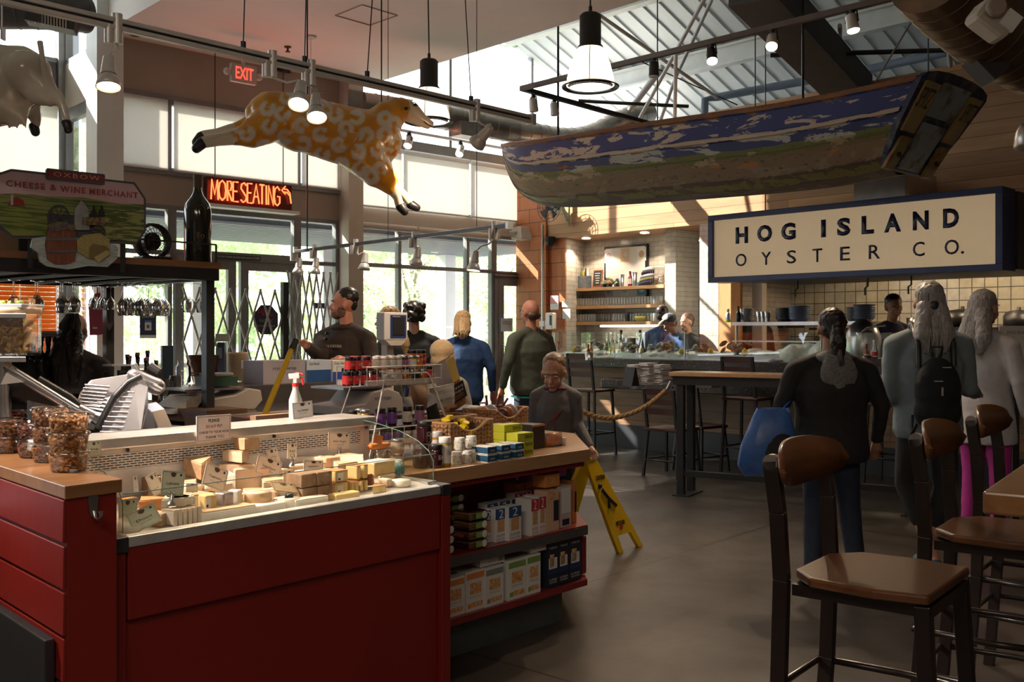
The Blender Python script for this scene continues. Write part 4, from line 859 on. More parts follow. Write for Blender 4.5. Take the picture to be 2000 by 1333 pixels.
# wing cabinet on the left
ct = 1.01; q0 = PZ(127,950, ct); q1 = PZ(239,936, ct); Lc = 1.5
e = (q1-q0)
t = thing('wing_cabinet', 'tall dark red boarded counter end with wooden top in the left foreground', 'counter', q0*Vector((1,1,0)).x if 0 else Vector((q0.x, q0.y, 0)))
mb = MB();up = lambda p, z: Vector((p.x, p.y, z))
mb.hexa([up(q0, ct-.037), up(q1, ct-.037), up(q1+BX*Lc, ct-.037), up(q0+BX*Lc, ct-.037), up(q0, ct), up(q1, ct), up(q1+BX*Lc, ct), up(q0+BX*Lc, ct)]); mb.build('worktop', m_butcher2, t, bevel=.003)
ed = e.normalized(); i0 = q0+ed*.008+BX*.008; i1 = q1-ed*.014+BX*.006
mb = MB();mb.hexa([up(i0,0), up(i1,0), up(i1+BX*1.4,0), up(i0+BX*1.4,0), up(i0, ct-.037), up(i1, ct-.037), up(i1+BX*1.4, ct-.037), up(i0+BX*1.4, ct-.037)]); mb.build('body', m_red, t, bevel=.002)
for k in range(8):
    z1 = ct-.04-.1235*k; z0 = z1-.113
    if z0 < 0: z0 = 0.0
    o_ = -ed*.012; mb = MB();mb.hexa([up(i0+o_, z0), up(i0, z0), up(i0+BX*1.4, z0), up(i0+o_+BX*1.4, z0), up(i0+o_*.75, z1), up(i0, z1), up(i0+BX*1.4, z1), up(i0+o_*.75+BX*1.4, z1)]); mb.build('side_board', m_red, t, bevel=.002)
hp = PZ(184,990,.95) if 0 else i0+ed*.085; hz = 1.42-(992-648)*2.70/F
hp = up(i0+(i1-i0)*.5, hz)-Vector((e.y, -e.x, 0)).normalized()*0; nrm = Vector((ed.y, -ed.x, 0))
if nrm.y > 0: nrm = -nrm
t2 = thing('coat_hook', 'small chrome coat hook screwed to the red cabinet end', 'hook', hp)
mb = MB();Mh = frame(hp+nrm*.003, ed, ZX); mb.prism([(math.cos(a)*.017*(1 if math.sin(a) > 0 else .8),.02+math.sin(a)*.014 if math.sin(a) > 0 else math.sin(a)*.048+.02) for a in [2*PI*k/20 for k in range(20)]], 0,.004, lambda x, y, z: Mh @ Vector((x, y, z))); mb.build('plate', m_steel, t2)
mb = MB();mb.tube([Mh @ Vector(v) for v in ((0,-.01,.004),(0,-.028,.012),(.002,-.032,.026),(.004,-.018,.034),(.004,-.006,.034))], [.005,.005,.0045,.0045,.007], 10); mb.build('prong', m_steel, t2)
mb = MB();pc = up(i0-ed*.014+BX*.05,0); mb.hexa([up(pc-ed*.03,.05), up(pc, .05), up(pc+BX*1.2,.05), up(pc-ed*.03+BX*1.2,.05), up(pc-ed*.03,.595), up(pc, .595), up(pc+BX*1.2,.595), up(pc-ed*.03+BX*1.2,.595)])
one(mb, 'utility_board', m_dsteel, 'black panel with metal edge leaning on the red cabinet side', 'panel', bevel=.004)
# ---- red gondola to the right of the case
front = [(.06,.30),(1.31,.275),(1.86,.79),(1.90,1.15),(.06,1.15)]
t = thing('gondola_counter', 'wood topped red shelf unit with clipped corner beside the cheese case', 'shelf unit', K(1,.7,0))
mb = MB();mb.prism(front, .815-.035,.84, lambda x, y, z: K(x, y, z)); mb.build('worktop', m_butcher, t, bevel=.003)
ins = lambda pl, d: [(x-(d if x > 1 else 0), y+(d if y < .5 else 0)) for x, y in pl]
mb = MB();mb.prism(ins(front, .02),.755,.78, lambda x, y, z: K(x, y, z)); mb.build('top_trim', m_redshelf, t)
sh = [(.06,.30),(1.29,.275),(1.80,.80),(1.80,.88),(.06,.88)]
mb = MB();mb.prism(sh, .462,.468, lambda x, y, z: K(x, y, z)); mb.build('shelf_board', m_redshelf, t)
mb = MB();mb.prism(ins(sh, -.002),.42,.462, lambda x, y, z: K(x, y, z)); mb.build('shelf_edge', mat('shelf_steel', (.16,.15,.15),.4,.6), t)
mb = MB();mb.prism(sh, .17,.20, lambda x, y, z: K(x, y, z)); mb.build('shelf_board', m_redshelf, t)
mb = MB();mb.prism(ins(sh, .09),.0,.17, lambda x, y, z: K(x, y, z)); mb.build('plinth', mat('plinth_grey', (.10,.11,.11),.5,.3, var=.2), t)
mb = MB();kbox(mb, .06,1.25,.66,.70,.20,.78); mb.build('back_board', m_redshelf, t)
for u in (.35,.90,1.2):
    mb = MB();kbox(mb, u-.008, u+.008,.652,.66,.47,.77); mb.build('shelf_track', m_steel, t)
# ---- generic cartons
INK = m_black
def carton(name, lab, cat, u0, u1, v, dep, z, h, m, decals=(), texts=(), group=None, bev=.0015, rot=0):
    c = K((u0+u1)/2, v+dep/2, z); t = thing(name, lab, cat, c, ANG_C+rot, group=group); w_ = u1-u0
    mb = MB();mb.box((0,0, h/2),(w_, dep, h)); mb.build('carton_body', m, t, bevel=bev, world=False)
    for dn, x0, z0, x1, z1, mm in decals:
        mb = MB();mb.box((-w_/2+(x0+x1)/2*w_, -dep/2-.0006,(z0+z1)/2*h),((x1-x0)*w_, .001,(z1-z0)*h)); mb.bl(dn, mm, t)
    for s_, x0, z0, x1, z1, mm in texts:
        text(s_, 'lettering', mm, t, frame(Vector((-w_/2+x0*w_, -dep/2-.0012, z0*h)),(1,0,0),(0,0,1)),(x1-x0)*w_, (z1-z0)*h, 0)
    return t
def uv_at(px, v): p = PV(px, 648, v); return UV_(p)[0]
def zpy(px, py, v): return PV(px, py, v).z
cr = lambda n, c, **k: mat(n, c, .55, var=.03, **k)
c_or = cr('carton_orange', (.72,.24,.05)); c_gr = cr('carton_green', (.20,.34,.07)); c_gy = cr('carton_grey', (.22,.24,.22)); c_wh = cr('carton_white', (.70,.68,.64)); c_nv = cr('carton_navy', (.015,.02,.035)); c_food = cr('food_print', (.60,.28,.10), c2=(.75,.5,.25), ) if 0 else mat('food_print', (.50,.20,.06),.55, var=0, c2=(.75,.48,.22), vs=55)
def rustic(px0, px1, v, z, h, dep, col, lab, lettering=True):
    return carton('cracker_box', lab, 'cracker box', uv_at(px0, v), uv_at(px1, v), v, dep, z, h, c_wh,
        [('colour_band', .04,.80,.96,.95, col),('food_picture', .22,.42,.80,.70, c_food),('window', .28,.10,.88,.22, c_food),('seal', .1,.09,.27,.20, col)],
        [('RUSTIC', .35,.885,.65,.92, c_gy),('BAKERY', .33,.835,.67,.87, c_gy),('ORGANIC TOAST', .2,.33,.8,.37, c_gy)])
zb = .20
rustic(872,908,.315, zb, .165,.07, c_or, 'white cracker box with orange band at the left end of the bottom shelf')
rustic(910,947,.312, zb, .175,.07, c_or, 'white cracker box with orange band and stacked biscuits, second from left below')
rustic(948,984,.305, zb, .172,.07, c_gy, 'white cracker box with grey band on the bottom shelf')
rustic(992,1028,.30, zb, .18,.09, c_gr, 'larger white cracker box with green band on the bottom shelf')
rustic(1029,1056,.30, zb, .182,.07, c_gr, 'white cracker box with green band next to the black boxes')
for k, (px, nm) in enumerate(((885,0),(925,1))):
    carton('cracker_box', ['white box in the second row behind the leftmost orange banded box', 'white box in the second row behind the stacked biscuit box'][k], 'cracker box', uv_at(px-15,.4), uv_at(px+17,.4),.395,.07, zb, .17, c_wh)
carton('cracker_box', 'white box lying flat on top of the orange and grey banded boxes', 'cracker box', uv_at(935,.33), uv_at(982,.33),.32,.15, zb+.178,.05, c_wh, [('seal', .75,.2,.95,.6, c_gy)], [('RUSTIC', .3,.55,.7,.75, c_gy),('BAKERY', .3,.25,.7,.42, c_gy)])
carton('cracker_box', 'white box lying flat on top of the green banded boxes', 'cracker box', uv_at(1030,.33), uv_at(1068,.33),.31,.15, zb+.186,.05, c_wh, [('seal', .08,.4,.25,.8, c_gr)], [('OLIVE', .35,.55,.8,.72, c_gy),('TOASTS', .35,.3,.8,.45, c_gy)])
for k, (a, b_) in enumerate(((1070,1090),(1091,1111),(1112,1135))):
    carton('flatbread_box', ['black cracker box nearest the green banded boxes on the bottom shelf', 'middle black cracker box on the bottom shelf', 'black cracker box at the right end of the bottom shelf'][k], 'cracker box', uv_at(a, .30), uv_at(b_, .30),.30,.16, zb, .215, c_nv,
        [('figure', .15 if k else .1,.42,.85 if k else .9,.66, c_wh),('window', .2,.46,.6,.74, c_food),('mountain', .02,.30,.98,.40, m_navy)], [('TWELVE', .15,.86,.85,.90, c_wh),('FLATBREAD', .12,.16,.88,.20, c_wh),('CRACKER', .15,.10,.85,.14, c_wh)])
mb = MB();q = uv_at(1144,.34); kbox(mb, q-.045, q, .33,.52,.205,.40); one(mb, 'red_bin', m_redshelf, 'red plastic bin at the right end of the bottom shelf behind black boxes', 'bin', bevel=.012)
# middle shelf
zm = .468
m_crk = mat('cracker_stack', (.52,.30,.13),.7, var=.2, vs=90)
def wafer(px0, px1, v, z, h, dep, col, lab, grp=None):
    return carton('wafer_box', lab, 'cracker box', uv_at(px0, v), uv_at(px1, v), v, dep, z, h, c_wh, [('band', .0,.68,1,1, col),('crackers', .18,.30,.82,.68, m_crk),('foot', .0,.02,1,.27, c_wh)],
        [('2', .3,.72,.7,.97, c_wh),('WAFER', .08,.14,.92,.24, col),('CRACKERS', .08,.05,.92,.12, col)], grp)
bl_ = cr('wafer_blue', (.02,.07,.20)); rd_ = cr('wafer_red', (.45,.03,.05))
wafer(994,1018,.305, zm, .155,.06, bl_, 'blue wafer cracker box at the front corner of its group'); wafer(968,989,.33, zm, .15,.06, bl_, 'blue wafer cracker box left of the front one'); wafer(944,965,.36, zm, .145,.06, bl_, 'blue wafer cracker box nearest the bread packs')
for k in range(3): carton('wafer_box', 'blue wafer cracker box in the second row', 'cracker box', uv_at(955+k*24,.42), uv_at(975+k*24,.42),.43-.0*k, .06, zm, .155, c_wh, [('band', 0,.68,1,1, bl_)], [('2', .3,.72,.7,.97, c_wh)], 'blue wafer boxes in the second row')
wafer(1038,1052,.30, zm, .17,.10, rd_, 'red wafer cracker box, front left of its pair'); wafer(1053,1066,.30, zm, .175,.10, rd_, 'red wafer cracker box touching the orange boxes')
for k in range(3): carton('wafer_box', 'red wafer cracker box in the second row', 'cracker box', uv_at(1012+k*16,.42), uv_at(1026+k*16,.42),.44,.06, zm, .178, c_wh, [('band', 0,.68,1,1, rd_)], [('2', .3,.72,.7,.97, c_wh)], 'red wafer boxes in the second row')
og = cr('box_orange', (.62,.24,.06)); pk = cr('box_pale', (.62,.40,.26))
def tallbox(a, b_, v, h, m, lab, txt=True): carton('tall_cracker_box', lab, 'cracker box', uv_at(a, v), uv_at(b_, v), v, .08, zm, h, m, [('window', .55,.25,.95,.75, c_nv)] if txt else [('nutrition_label', .1,.35,.9,.95, c_wh),('barcode', .2,.05,.8,.2, c_nv)], [('2', .15,.78,.7,.96, og)] if txt else ())
tallbox(1068,1092,.30,.195, pk, 'peach cracker box with dark window in front of the orange boxes'); tallbox(1094,1116,.32,.20, cr('box_back', (.5,.42,.38)), 'pale cracker box showing its printed label side at the right', False)
for k, (a, b_, v) in enumerate(((1008,1026,.52),(1028,1052,.52),(1118,1126,.36))): tallbox(a, b_, v, .205, og, ['orange cracker box at the back behind the red boxes, left one', 'orange cracker box at the back behind the red boxes, right one', 'orange cracker box edge on at the right end of the middle shelf'][k])
carton('small_box', 'small orange box lying on top of the tall peach boxes', 'box', uv_at(1062,.34), uv_at(1090,.34),.33,.08, zm+.205,.06, og, [], [('2', .3,.3,.7,.8, pk)])
for k, (a, b_, v) in enumerate(((1030,1055,.5),(1092,1106,.5))): carton('purple_packet', ['purple packet behind the small orange box, left one', 'purple packet behind the small orange box, right one'][k], 'packet', uv_at(a, v), uv_at(b_, v), v, .06, zm+.208,.035, cr('purple_box', (.32,.12,.36)))
# bread packs
m_bread = mat('flat_bread', (.28,.15,.07),.6, var=.3, vs=25); m_film = thin_glass('plastic_film', (.95,.93,.9),.5,.08)
def breadpack(px, v, z, lab, w_=.12):
    u = uv_at(px, v); t = thing('bread_pack', lab, 'bread', K(u, v+.05, z), ANG_C); mb = MB()
    for k in range(3): mb.box((0,0,.006+.011*k),(w_*.92,.10,.009))
    mb.build('bread_slices', m_bread, t, bevel=.004, world=False)
    mb = MB();mb.box((0,0,.020),(w_, .115,.04)); mb.build('film', m_film, t, bevel=.012, world=False)
    mb = MB();mb.box((.012,-.0585,.021),(.07,.001,.024)); mb.bl('green_label', c_gr, t); mb = MB();mb.lathe([(.016,0),(.0,.001)], (.032,-.059,.021),16, Matrix.Rotation(PI/2,3, 'X')); mb.bl('round_label', c_wh, t)
for k in range(4): breadpack(934,.31, zm+.042*k, ['wrapped flat bread pack at the bottom of the front stack', 'wrapped flat bread pack second from bottom of the front stack', 'wrapped flat bread pack third from bottom of the front stack', 'wrapped flat bread pack topmost of the front stack'][k])
for k in range(5): breadpack(888,.50, zm+.043*k, ['flat bread pack at the bottom of the rear left stack', 'flat bread pack second up in the rear left stack', 'flat bread pack third up in the rear left stack', 'flat bread pack fourth up in the rear left stack', 'flat bread pack topmost of the rear left stack'][k], .13)
for k in range(3): breadpack(868,.33, zm+.042*k, ['flat bread pack half hidden by the red case post, bottom', 'flat bread pack half hidden by the red case post, middle', 'flat bread pack half hidden by the red case post, top'][k], .09)
# ---- things on the wooden top
zt = .84
def lid_jar(name, lab, p, r, h, content, lidm, labm=None, cat='jar', group=None, lidh=.2, clear=True, labz=(.12,.72), txt=None, rz=None):
    t = thing(name, lab, cat, p, ANG_C+.1 if rz is None else rz, group=group)
    mb = MB();mb.lathe([(r*.88,0),(r*.97,.004),(r, .012),(r, h*.74),(r*.85, h*.80)], n=16); mb.bl('jar_body', content, t)
    mb = MB();mb.lathe([(r*.94, h*(1-lidh)),(r*.96, h*(1-lidh)+.001),(r*.96, h-.002),(r*.9, h)], n=16); mb.bl('lid', lidm, t)
    if labm: mb = MB();mb.lathe([(r+.001, h*labz[0]),(r+.001, h*labz[1])], n=16, cap=False); mb.bl('label', labm, t)
    if txt:
        text(txt[0], 'lettering', txt[1], t, frame(Vector((-r*.6,-r-.0015, h*.36)),(1,0,0),(0,0,1)), r*1.2, h*.2,0)
    return t
m_jam = mat('dark_jam', (.035,.008,.012),.08, var=0, coat=.5); m_must = mat('mustard', (.40,.22,.03),.15, var=.1); m_purp = cr('purple_label', (.16,.05,.28)); m_pinkl = cr('pink_label', (.32,.12,.22)); m_creaml = cr('cream_label', (.62,.55,.48)); m_redl = cr('red_label', (.55,.02,.02)); m_orl = mat('orange_jam', (.60,.20,.03),.15, var=.1); m_yell = cr('yellow_label', (.70,.50,.12)); m_wlid = mat('white_lid', (.75,.74,.72),.35, var=.02); m_lgl = mat('label_mix', (.60,.60,.52),.5, var=0, c2=(.35,.25,.12), vs=60, thr=(.52,.58))
def onw(px, py, z=zt): return PZ(px, py, z)
lid_jar('mustard_jar', 'tall white lidded mustard jar at the front edge of the wooden top', onw(869,911),.028,.126, m_must, m_wlid, c_wh, txt=('Dijon', c_nv)); lid_jar('mustard_jar', 'tall white lidded jar just behind the front mustard jar', onw(853,899),.026,.13, m_must, m_wlid, c_wh)
for k, (px, py) in enumerate(((892,907),(912,904),(931,901))): lid_jar('spread_jar', ['small white lidded jar, left one of the front bottom row', 'small white lidded jar, middle one of the front bottom row', 'small white lidded jar next to the blue tins'][k], onw(px, py),.0245,.055, c_wh, m_wlid, m_lgl, lidh=.28)
for k, (px, py) in enumerate(((898,904),(920,900))): lid_jar('spread_jar', ['small white lidded jar stacked on the bottom row, left one', 'small white lidded jar stacked on the bottom row, right one'][k], onw(px, py)+ZX*.056,.0245,.055, c_wh, m_wlid, m_lgl, lidh=.28)
lid_jar('jam_jar', 'dark jam jar with black lid and barcode at the end of the case glass', onw(851,914),.03,.10, m_jam, m_black, m_jam, txt=('BEAR', c_wh)); lid_jar('jam_jar', 'dark jam jar behind the curved case glass, lower one', onw(822,914),.034,.10, m_jam, m_black, m_jam); lid_jar('jam_jar', 'dark jam jar with red topped lid stacked above the case glass corner', onw(829,905)+ZX*.085,.034,.10, m_jam, m_black, m_jam, txt=('Chili', c_wh))
for k, (px, py, z_) in enumerate(((776,912,0),(780,905,.0),(742,905,0),(776,912,.06))): lid_jar('glass_jar', ['small glass jar with silver lid inside the case end', 'glass jar behind the small silver lidded jars', 'small glass jar near the orange clips', 'upper small glass jar with silver lid inside the case end'][k], onw(px, py)+ZX*z_+CV*(.06 if k == 1 else 0),.03,.06, mat('pale_jar', (.45,.36,.25),.15), m_steel, None)
def tin(u, v, z, lab, m=cr('tin_blue', (.012,.075,.16)), w_=.062, d_=.10, h=.034):
    t = thing('fish_tin', lab, 'tin', K(u, v, z), ANG_C); mb = MB();mb.box((0,0, h/2+.002),(w_, d_, h-.006)); mb.build('tin_body', m, t, bevel=.003, world=False); mb = MB();mb.box((0,0, h-.002),(w_*.99, d_*.99,.004)); mb.box((0,0,.002),(w_*.99, d_*.99,.004)); mb.bl('tin_rim', c_wh, t)
    text('FISHWIFE' if 0 else 'tuna', 'lettering', c_wh, t, frame(Vector((-.015,-d_/2-.001, h*.35)),(1,0,0),(0,0,1)),.03,.010,0)
un = ['left', 'middle', 'right']
for i, px in enumerate((955,977,998)):
    u, v = UV_(onw(px, 903-4.5*i))
    for j in range(2): tin(u, .345, zt+.036*j, '%s blue tin of the %s row in front of the woven basket' % (un[i], ['bottom', 'top'][j]))
m_yb = cr('yellow_box', (.55,.55,.03))
def ybox(px, py, k, lab, v=.345, w_=.115): u = uv_at(px, v); carton('yellow_box', lab, 'box', u, u+w_, v, .07, zt+.0355*k, .035, m_yb, [('print', .45,.25,.92,.75, mat('box_print', (.40,.40,.03),.5, var=0, c2=(.12,.12,.05), vs=160))])
for k in range(3): ybox(1011,890, k, ['bottom yellow box of the front right stack', 'middle yellow box of the front right stack', 'top yellow box of the front right stack'][k], .34)
for k in range(4): ybox(985,880, k, 'yellow box of the rear left stack, %s' % ['bottom one', 'second from bottom', 'third from bottom', 'topmost'][k], .42,.13)
carton('dark_box', 'dark brown box behind the yellow boxes near the counter corner', 'box', uv_at(1040,.47), uv_at(1064,.47),.47,.12, zt, .12, cr('choc', (.04,.03,.025)), [('flap', 0,.92,1,1, og)]); carton('white_carton', 'white box between the big basket and the yellow boxes', 'box', uv_at(970,.6), uv_at(996,.6),.60,.08, zt, .12, c_gy); carton('maroon_box', 'low maroon box behind the yellow boxes', 'box', uv_at(1000,.56), uv_at(1045,.56),.56,.08, zt, .10, cr('maroon', (.15,.02,.05)))
# snack bag
t = thing('snack_bag', 'orange snack bag standing alone near the counter corner', 'snack bag', onw(1080,872), ANG_C-.2); mb = MB();mb.loft([[Vector((x*w_, y*d_, z)) for x, y in ((-.06,0),(-.045,-.02),(0,-.028),(.045,-.02),(.06,0),(.045,.02),(0,.028),(-.045,.02))] for z, w_, d_ in ((0,1,.3),(.01,1,.9),(.035,1,1.1),(.055,1,.8),(.067,1,.1))]); mb.bl('bag', mat('bag_orange', (.50,.17,.05),.25, var=0, c2=(.40,.30,.28), vs=18), t)
for k in range(4): mb = MB();mb.box((.068+.005*k, .004*k, .02),(.003,.03,.035)); mb.bl('paper_slip', m_paper, t)
# ---- woven baskets
m_wv = mat('woven_rush', (.36,.19,.085),.6, var=.3, vs=14)
def basket(c, w_, d_, h, lab, rz=ANG_C, dip=.045):
    t = thing('woven_basket', lab, 'basket', c, rz); mb = MB();n = 7
    def rim(x): return h-dip*max(0,1-(abs(x)/(w_*.36))**2)
    def bead(p, ax, L_, r_):
        q = Vector(ax).to_track_quat('X', 'Z').to_matrix(); mb.ell(p, (L_, r_, r_*.8),7,5, q)
    rows = 8
    for side in range(4):
        ln = w_ if side % 2 == 0 else d_; cnt = int(ln/.021)
        for i in range(cnt):
            s_ = -ln/2+(i+.5)*ln/cnt
            for j in range(rows):
                z = (j+.5)*h/rows
                if side == 0 and z > rim(s_): continue
                sg = 1 if (i % 2) else -1
                p = Vector(((s_, -d_/2, z),(w_/2, s_, z),(s_, d_/2, z),(-w_/2, s_, z))[side]); ax = Vector(((.6*sg, 0,1),(0,.6*sg, 1),(.6*sg, 0,1),(0,.6*sg, 1))[side])
                bead(p, ax, h/rows*.85,.0125)
    mb.bl('weave', m_wv, t)
    mb = MB();pts = [(x, -d_/2, rim(x)+.004) for x in [-w_/2+w_*k/12 for k in range(13)]]+[(w_/2, y, h+.004) for y in (-d_/4,0, d_/4)]+[(w_/2, d_/2, h+.004),(-w_/2, d_/2, h+.004),(-w_/2,0, h+.004)]
    mb.tube(pts, .009,7, closed=True); mb.bl('rim_braid', m_wv, t); mb = MB();mb.box((0,0,.006),(w_, d_, .01)); mb.box((0,-d_/2+.008, h*.3),(w_*.97,.006, h*.6)); mb.box((0, d_/2-.008, h*.45),(w_*.97,.006, h*.9)); mb.box((w_/2-.008,0, h*.45),(.006, d_*.97, h*.9)); mb.box((-w_/2+.008,0, h*.45),(.006, d_*.97, h*.9)); mb.bl('lining', mat('rush_dark', (.12,.06,.03),.8), t)
    return t
b1c = K((uv_at(868,.52)+uv_at(965,.52))/2,.60, zt); basket(b1c, .30,.17,.155, 'woven rush basket full of yellow capped bottles on the wooden top')
for k, (dx, dy, dz, tx, tz) in enumerate(((-.09,-.01,.13,.3,.2),(-.065,.02,.14,-.2,.5),(-.05,.02,.135,.4,-.3),(-.02,.03,.14,.1,0),(-.03,-.03,.12,.7,.8),(.01,0,.12,.6,-.6),(.04,.02,.12,.4,.9),(.03,-.04,.10,.9,.3),(.08,-.02,.11,.5,-1.2),(.09,.03,.12,.3,-.5),(-.11,.04,.12,-.4,.3),(.06,.05,.12,-.2,.2))):
    p = b1c+CU*dx+CV*dy+ZX*(dz-.045); t = thing('sauce_bottle', 'small dark bottle with yellow cap in the woven basket', 'bottle', p, 0, 'yellow capped bottles in the basket', rot=(tx, tz*.4,0)); mb = MB();mb.lathe([(.018,0),(.021,.005),(.021,.06),(.012,.075)], n=12); mb.bl('body', m_darkglass, t); mb = MB();mb.cyl((0,0,.072),(0,0,.092),.0155, n=12); mb.bl('cap', m_yell if 0 else mat('cap_yellow', (.80,.55,.01),.4), t)
b2c = K((uv_at(945,.92)+uv_at(1022,.92))/2,.98, zt); basket(b2c, .30,.20,.155, 'woven rush basket of wrapped snacks behind the bottle basket', dip=.05)
for k in range(7): mb = MB();p = b2c+CU*(-.11+.037*k)+CV*R.uniform(-.05,.05)+ZX*(.12+.01*(k % 3)); mb.ell(p, (.04,.025,.045),9,6, Matrix.Rotation(R.uniform(-.6,.6),3, 'Y')); one(mb, 'snack_packet', mat('snack%d' % (k % 3), [(.10,.03,.03),(.40,.14,.05),(.42,.40,.42)][k % 3], .3), 'shiny wrapped snack in the rear woven basket', 'snack packet', 'wrapped snacks in the rear basket')
for k, (px, l_) in enumerate(((993,.10),(1000,.12),(1012,.10),(985,.08))):
    p = b2c+CU*(-.02+.03*k)+CV*.04+ZX*.13; mb = MB();mb.bar(p, p+Vector((.02*k-.01,0, l_)),.022,.012); one(mb, 'meat_stick', cr('meat_maroon', (.22,.025,.03)), 'maroon meat stick packet standing in the rear basket', 'snack stick', 'maroon snack sticks')
b0c = K(uv_at(872,.82)+.05,.86, zt); basket(b0c, .26,.14,.15, 'woven rush basket holding the upright chip bags', dip=0)
# chip bags
def bag(name, lab, px0, py0, px1, py1, v, m, tilt=0, roll=0, parts=(), texts=(), thick=.05, cat='chip bag'):
    c = PV((px0+px1)/2, py1, v); a = PV(px0, py1, v); b_ = PV(px1, py1, v); w_ = (b_-a).length; h = zpy(px0, py0, v)-zpy(px0, py1, v)
    t = thing(name, lab, cat, c, rot=Matrix.Rotation(ANG_C, 4, 'Z') @ Matrix.Rotation(roll, 4, 'Y') @ Matrix.Rotation(-tilt, 4, 'X') if 0 else (0,0,0))
    t.rotation_euler = (Matrix.Rotation(ANG_C, 4, 'Z') @ Matrix.Rotation(roll, 4, 'Y') @ Matrix.Rotation(-tilt, 4, 'X')).to_euler()
    mb = MB();rings = []
    for f, wf, df in ((0,.92,.15),(.02,.95,.5),(.15,1,1),(.5,.97,1.1),(.8,.98,.6),(.93,1,.12),(1,1,.05)):
        rings.append([Vector((math.cos(x)*w_/2*wf*(1 if abs(math.cos(x)) > .1 else 1), math.copysign(abs(math.sin(x))**.7, math.sin(x))*thick/2*df*(1+.12*math.sin(7*f+3*x)), h*f)) for x in [2*PI*k/20 for k in range(20)]])
    mb.loft(rings); mb.bl('bag_body', m, t)
    for nm, x0, z0, x1, z1, mm in parts:
        mb = MB();mb.box((-w_/2+(x0+x1)/2*w_, -thick/2-.004,(z0+z1)/2*h),((x1-x0)*w_, .002,(z1-z0)*h)); mb.bl(nm, mm, t)
    for s_, x0, z0, x1, z1, mm in texts: text(s_, 'lettering', mm, t, frame(Vector((-w_/2+x0*w_, -thick/2-.0065, z0*h)),(1,0,0),(0,0,1)),(x1-x0)*w_, (z1-z0)*h, 0)
m_pw = mat('bag_white', (.62,.60,.60),.3, var=.03); m_kraft = mat('kraft_paper', (.34,.20,.12),.6, var=.15, vs=30)
bag('chip_bag', 'white truffle chip bag leaning in the rear basket', 838,752,886,800,.80, m_pw, -.15,-.12, [('chips_picture', .55,.04,.95,.14, m_crk)], [('SABATINO', .15,.84,.85,.90, c_gy),('TARTUFI', .2,.75,.8,.81, c_gy),('TRUFFLE', .15,.42,.85,.52, c_nv),('CHIPS', .35,.33,.65,.38, c_gy)])
bag('chip_bag', 'dark chip bag with white lettering leaning beside the yellow striped bag', 880,745,912,797,.90, mat('chip_clear', (.30,.13,.06),.2, var=.3, vs=50),0,-.38, [('dark_label', .02,.32,.98,.98, mat('label_black', (.02,.015,.015),.5))], [('Dzsq', .12,.76,.88,.90, c_wh),('chips', .2,.6,.85,.74, c_wh),('sweet', .2,.50,.8,.57, og),('potato', .2,.40,.8,.47, og)], .04)
bag('cookie_bag', 'tall clear bag with a yellow lettered stripe standing in the rear basket', 868,697,905,797,.98, mat('bag_clear', (.42,.38,.38),.25, var=.1),0,-.36, [('yellow_stripe', .58,.0,.98,1.0, mat('stripe_yellow', (.80,.60,.18),.5))], (),.05, 'snack bag')
bag('kraft_bag', 'crumpled brown paper bag between the wire rack and white chip bag', 800,750,832,802,.95, m_kraft, 0,.05,(),(),.07, 'paper bag'); bag('foil_bag', 'pale crumpled bag left of the brown paper bag', 788,775,806,808,.93, m_pw, 0,-.1,(),(),.04, 'snack bag')
bag('black_bag', 'black packet standing at the left end of the bottle basket', 840,790,862,830,.74, m_black, 0,-.3,(),(),.03, 'snack bag')
bag('dark_pouch', 'dark pouch with yellow corner behind the brown paper bag', 790,752,803,790,1.05, m_navy, 0,.05,(),(),.04, 'snack bag')
p = onw(949,829); p = K(uv_at(949,1.12),1.12, zt); t = thing('pump_bottle', 'white pump bottle between the chip bags and rear basket', 'pump bottle', p); mb = MB();mb.lathe([(.026,0),(.03,.01),(.03,.11),(.012,.135),(.012,.15)], n=16); mb.bl('body', m_wlid, t); mb = MB();mb.cyl((0,0,.15),(0,0,.18),.005, n=8); mb.bar((0,0,.18),(-.035,-.01,.178),.012,.010); mb.bl('pump', m_wlid, t)
# ---- two tier wire rack
m_wire = mat('white_wire', (.55,.50,.47),.4, var=.15, vs=30)
t = thing('wire_rack', 'white two tier wire rack of jars behind the end of the cheese case', 'wire rack', K(.45,.8,.84))
def wbasket(u0, u1, v0, v1, z0, z1, n, par, nm):
    mb = MB();c = [(u0, v0),(u1, v0),(u1, v1),(u0, v1)]
    mb.tube([K(u, v, z1) for u, v in c], .0032,6, closed=True); mb.tube([K(u, v, z0+.022) for u, v in c], .0022,5, closed=True)
    for i in range(n+1): u = u0+(u1-u0)*i/n; mb.cyl(K(u, v0, z0), K(u, v0, z1),.0022, n=5, cap=False); mb.cyl(K(u, v1, z0), K(u, v1, z1),.0022, n=5, cap=False)
    for i in range(1,4): v = v0+(v1-v0)*i/4; mb.cyl(K(u0, v, z0), K(u0, v, z1),.0022, n=5, cap=False); mb.cyl(K(u1, v, z0), K(u1, v, z1),.0022, n=5, cap=False)
    kbox(mb, u0, u1, v0, v0+.004, z0-.004, z0+.020); kbox(mb, u0, u1, v1-.004, v1, z0-.004, z0+.02); kbox(mb, u0, u0+.004, v0, v1, z0-.004, z0+.02); kbox(mb, u1-.004, u1, v0, v1, z0-.004, z0+.02); kbox(mb, u0, u1, v0, v1, z0-.004, z0)
    mb.build(nm, m_wire, par)
wbasket(.24,.70,.70,.91,1.178,1.262,8, t, 'upper_basket'); wbasket(.13,.72,.66,.93,.912,.99,8, t, 'lower_basket')
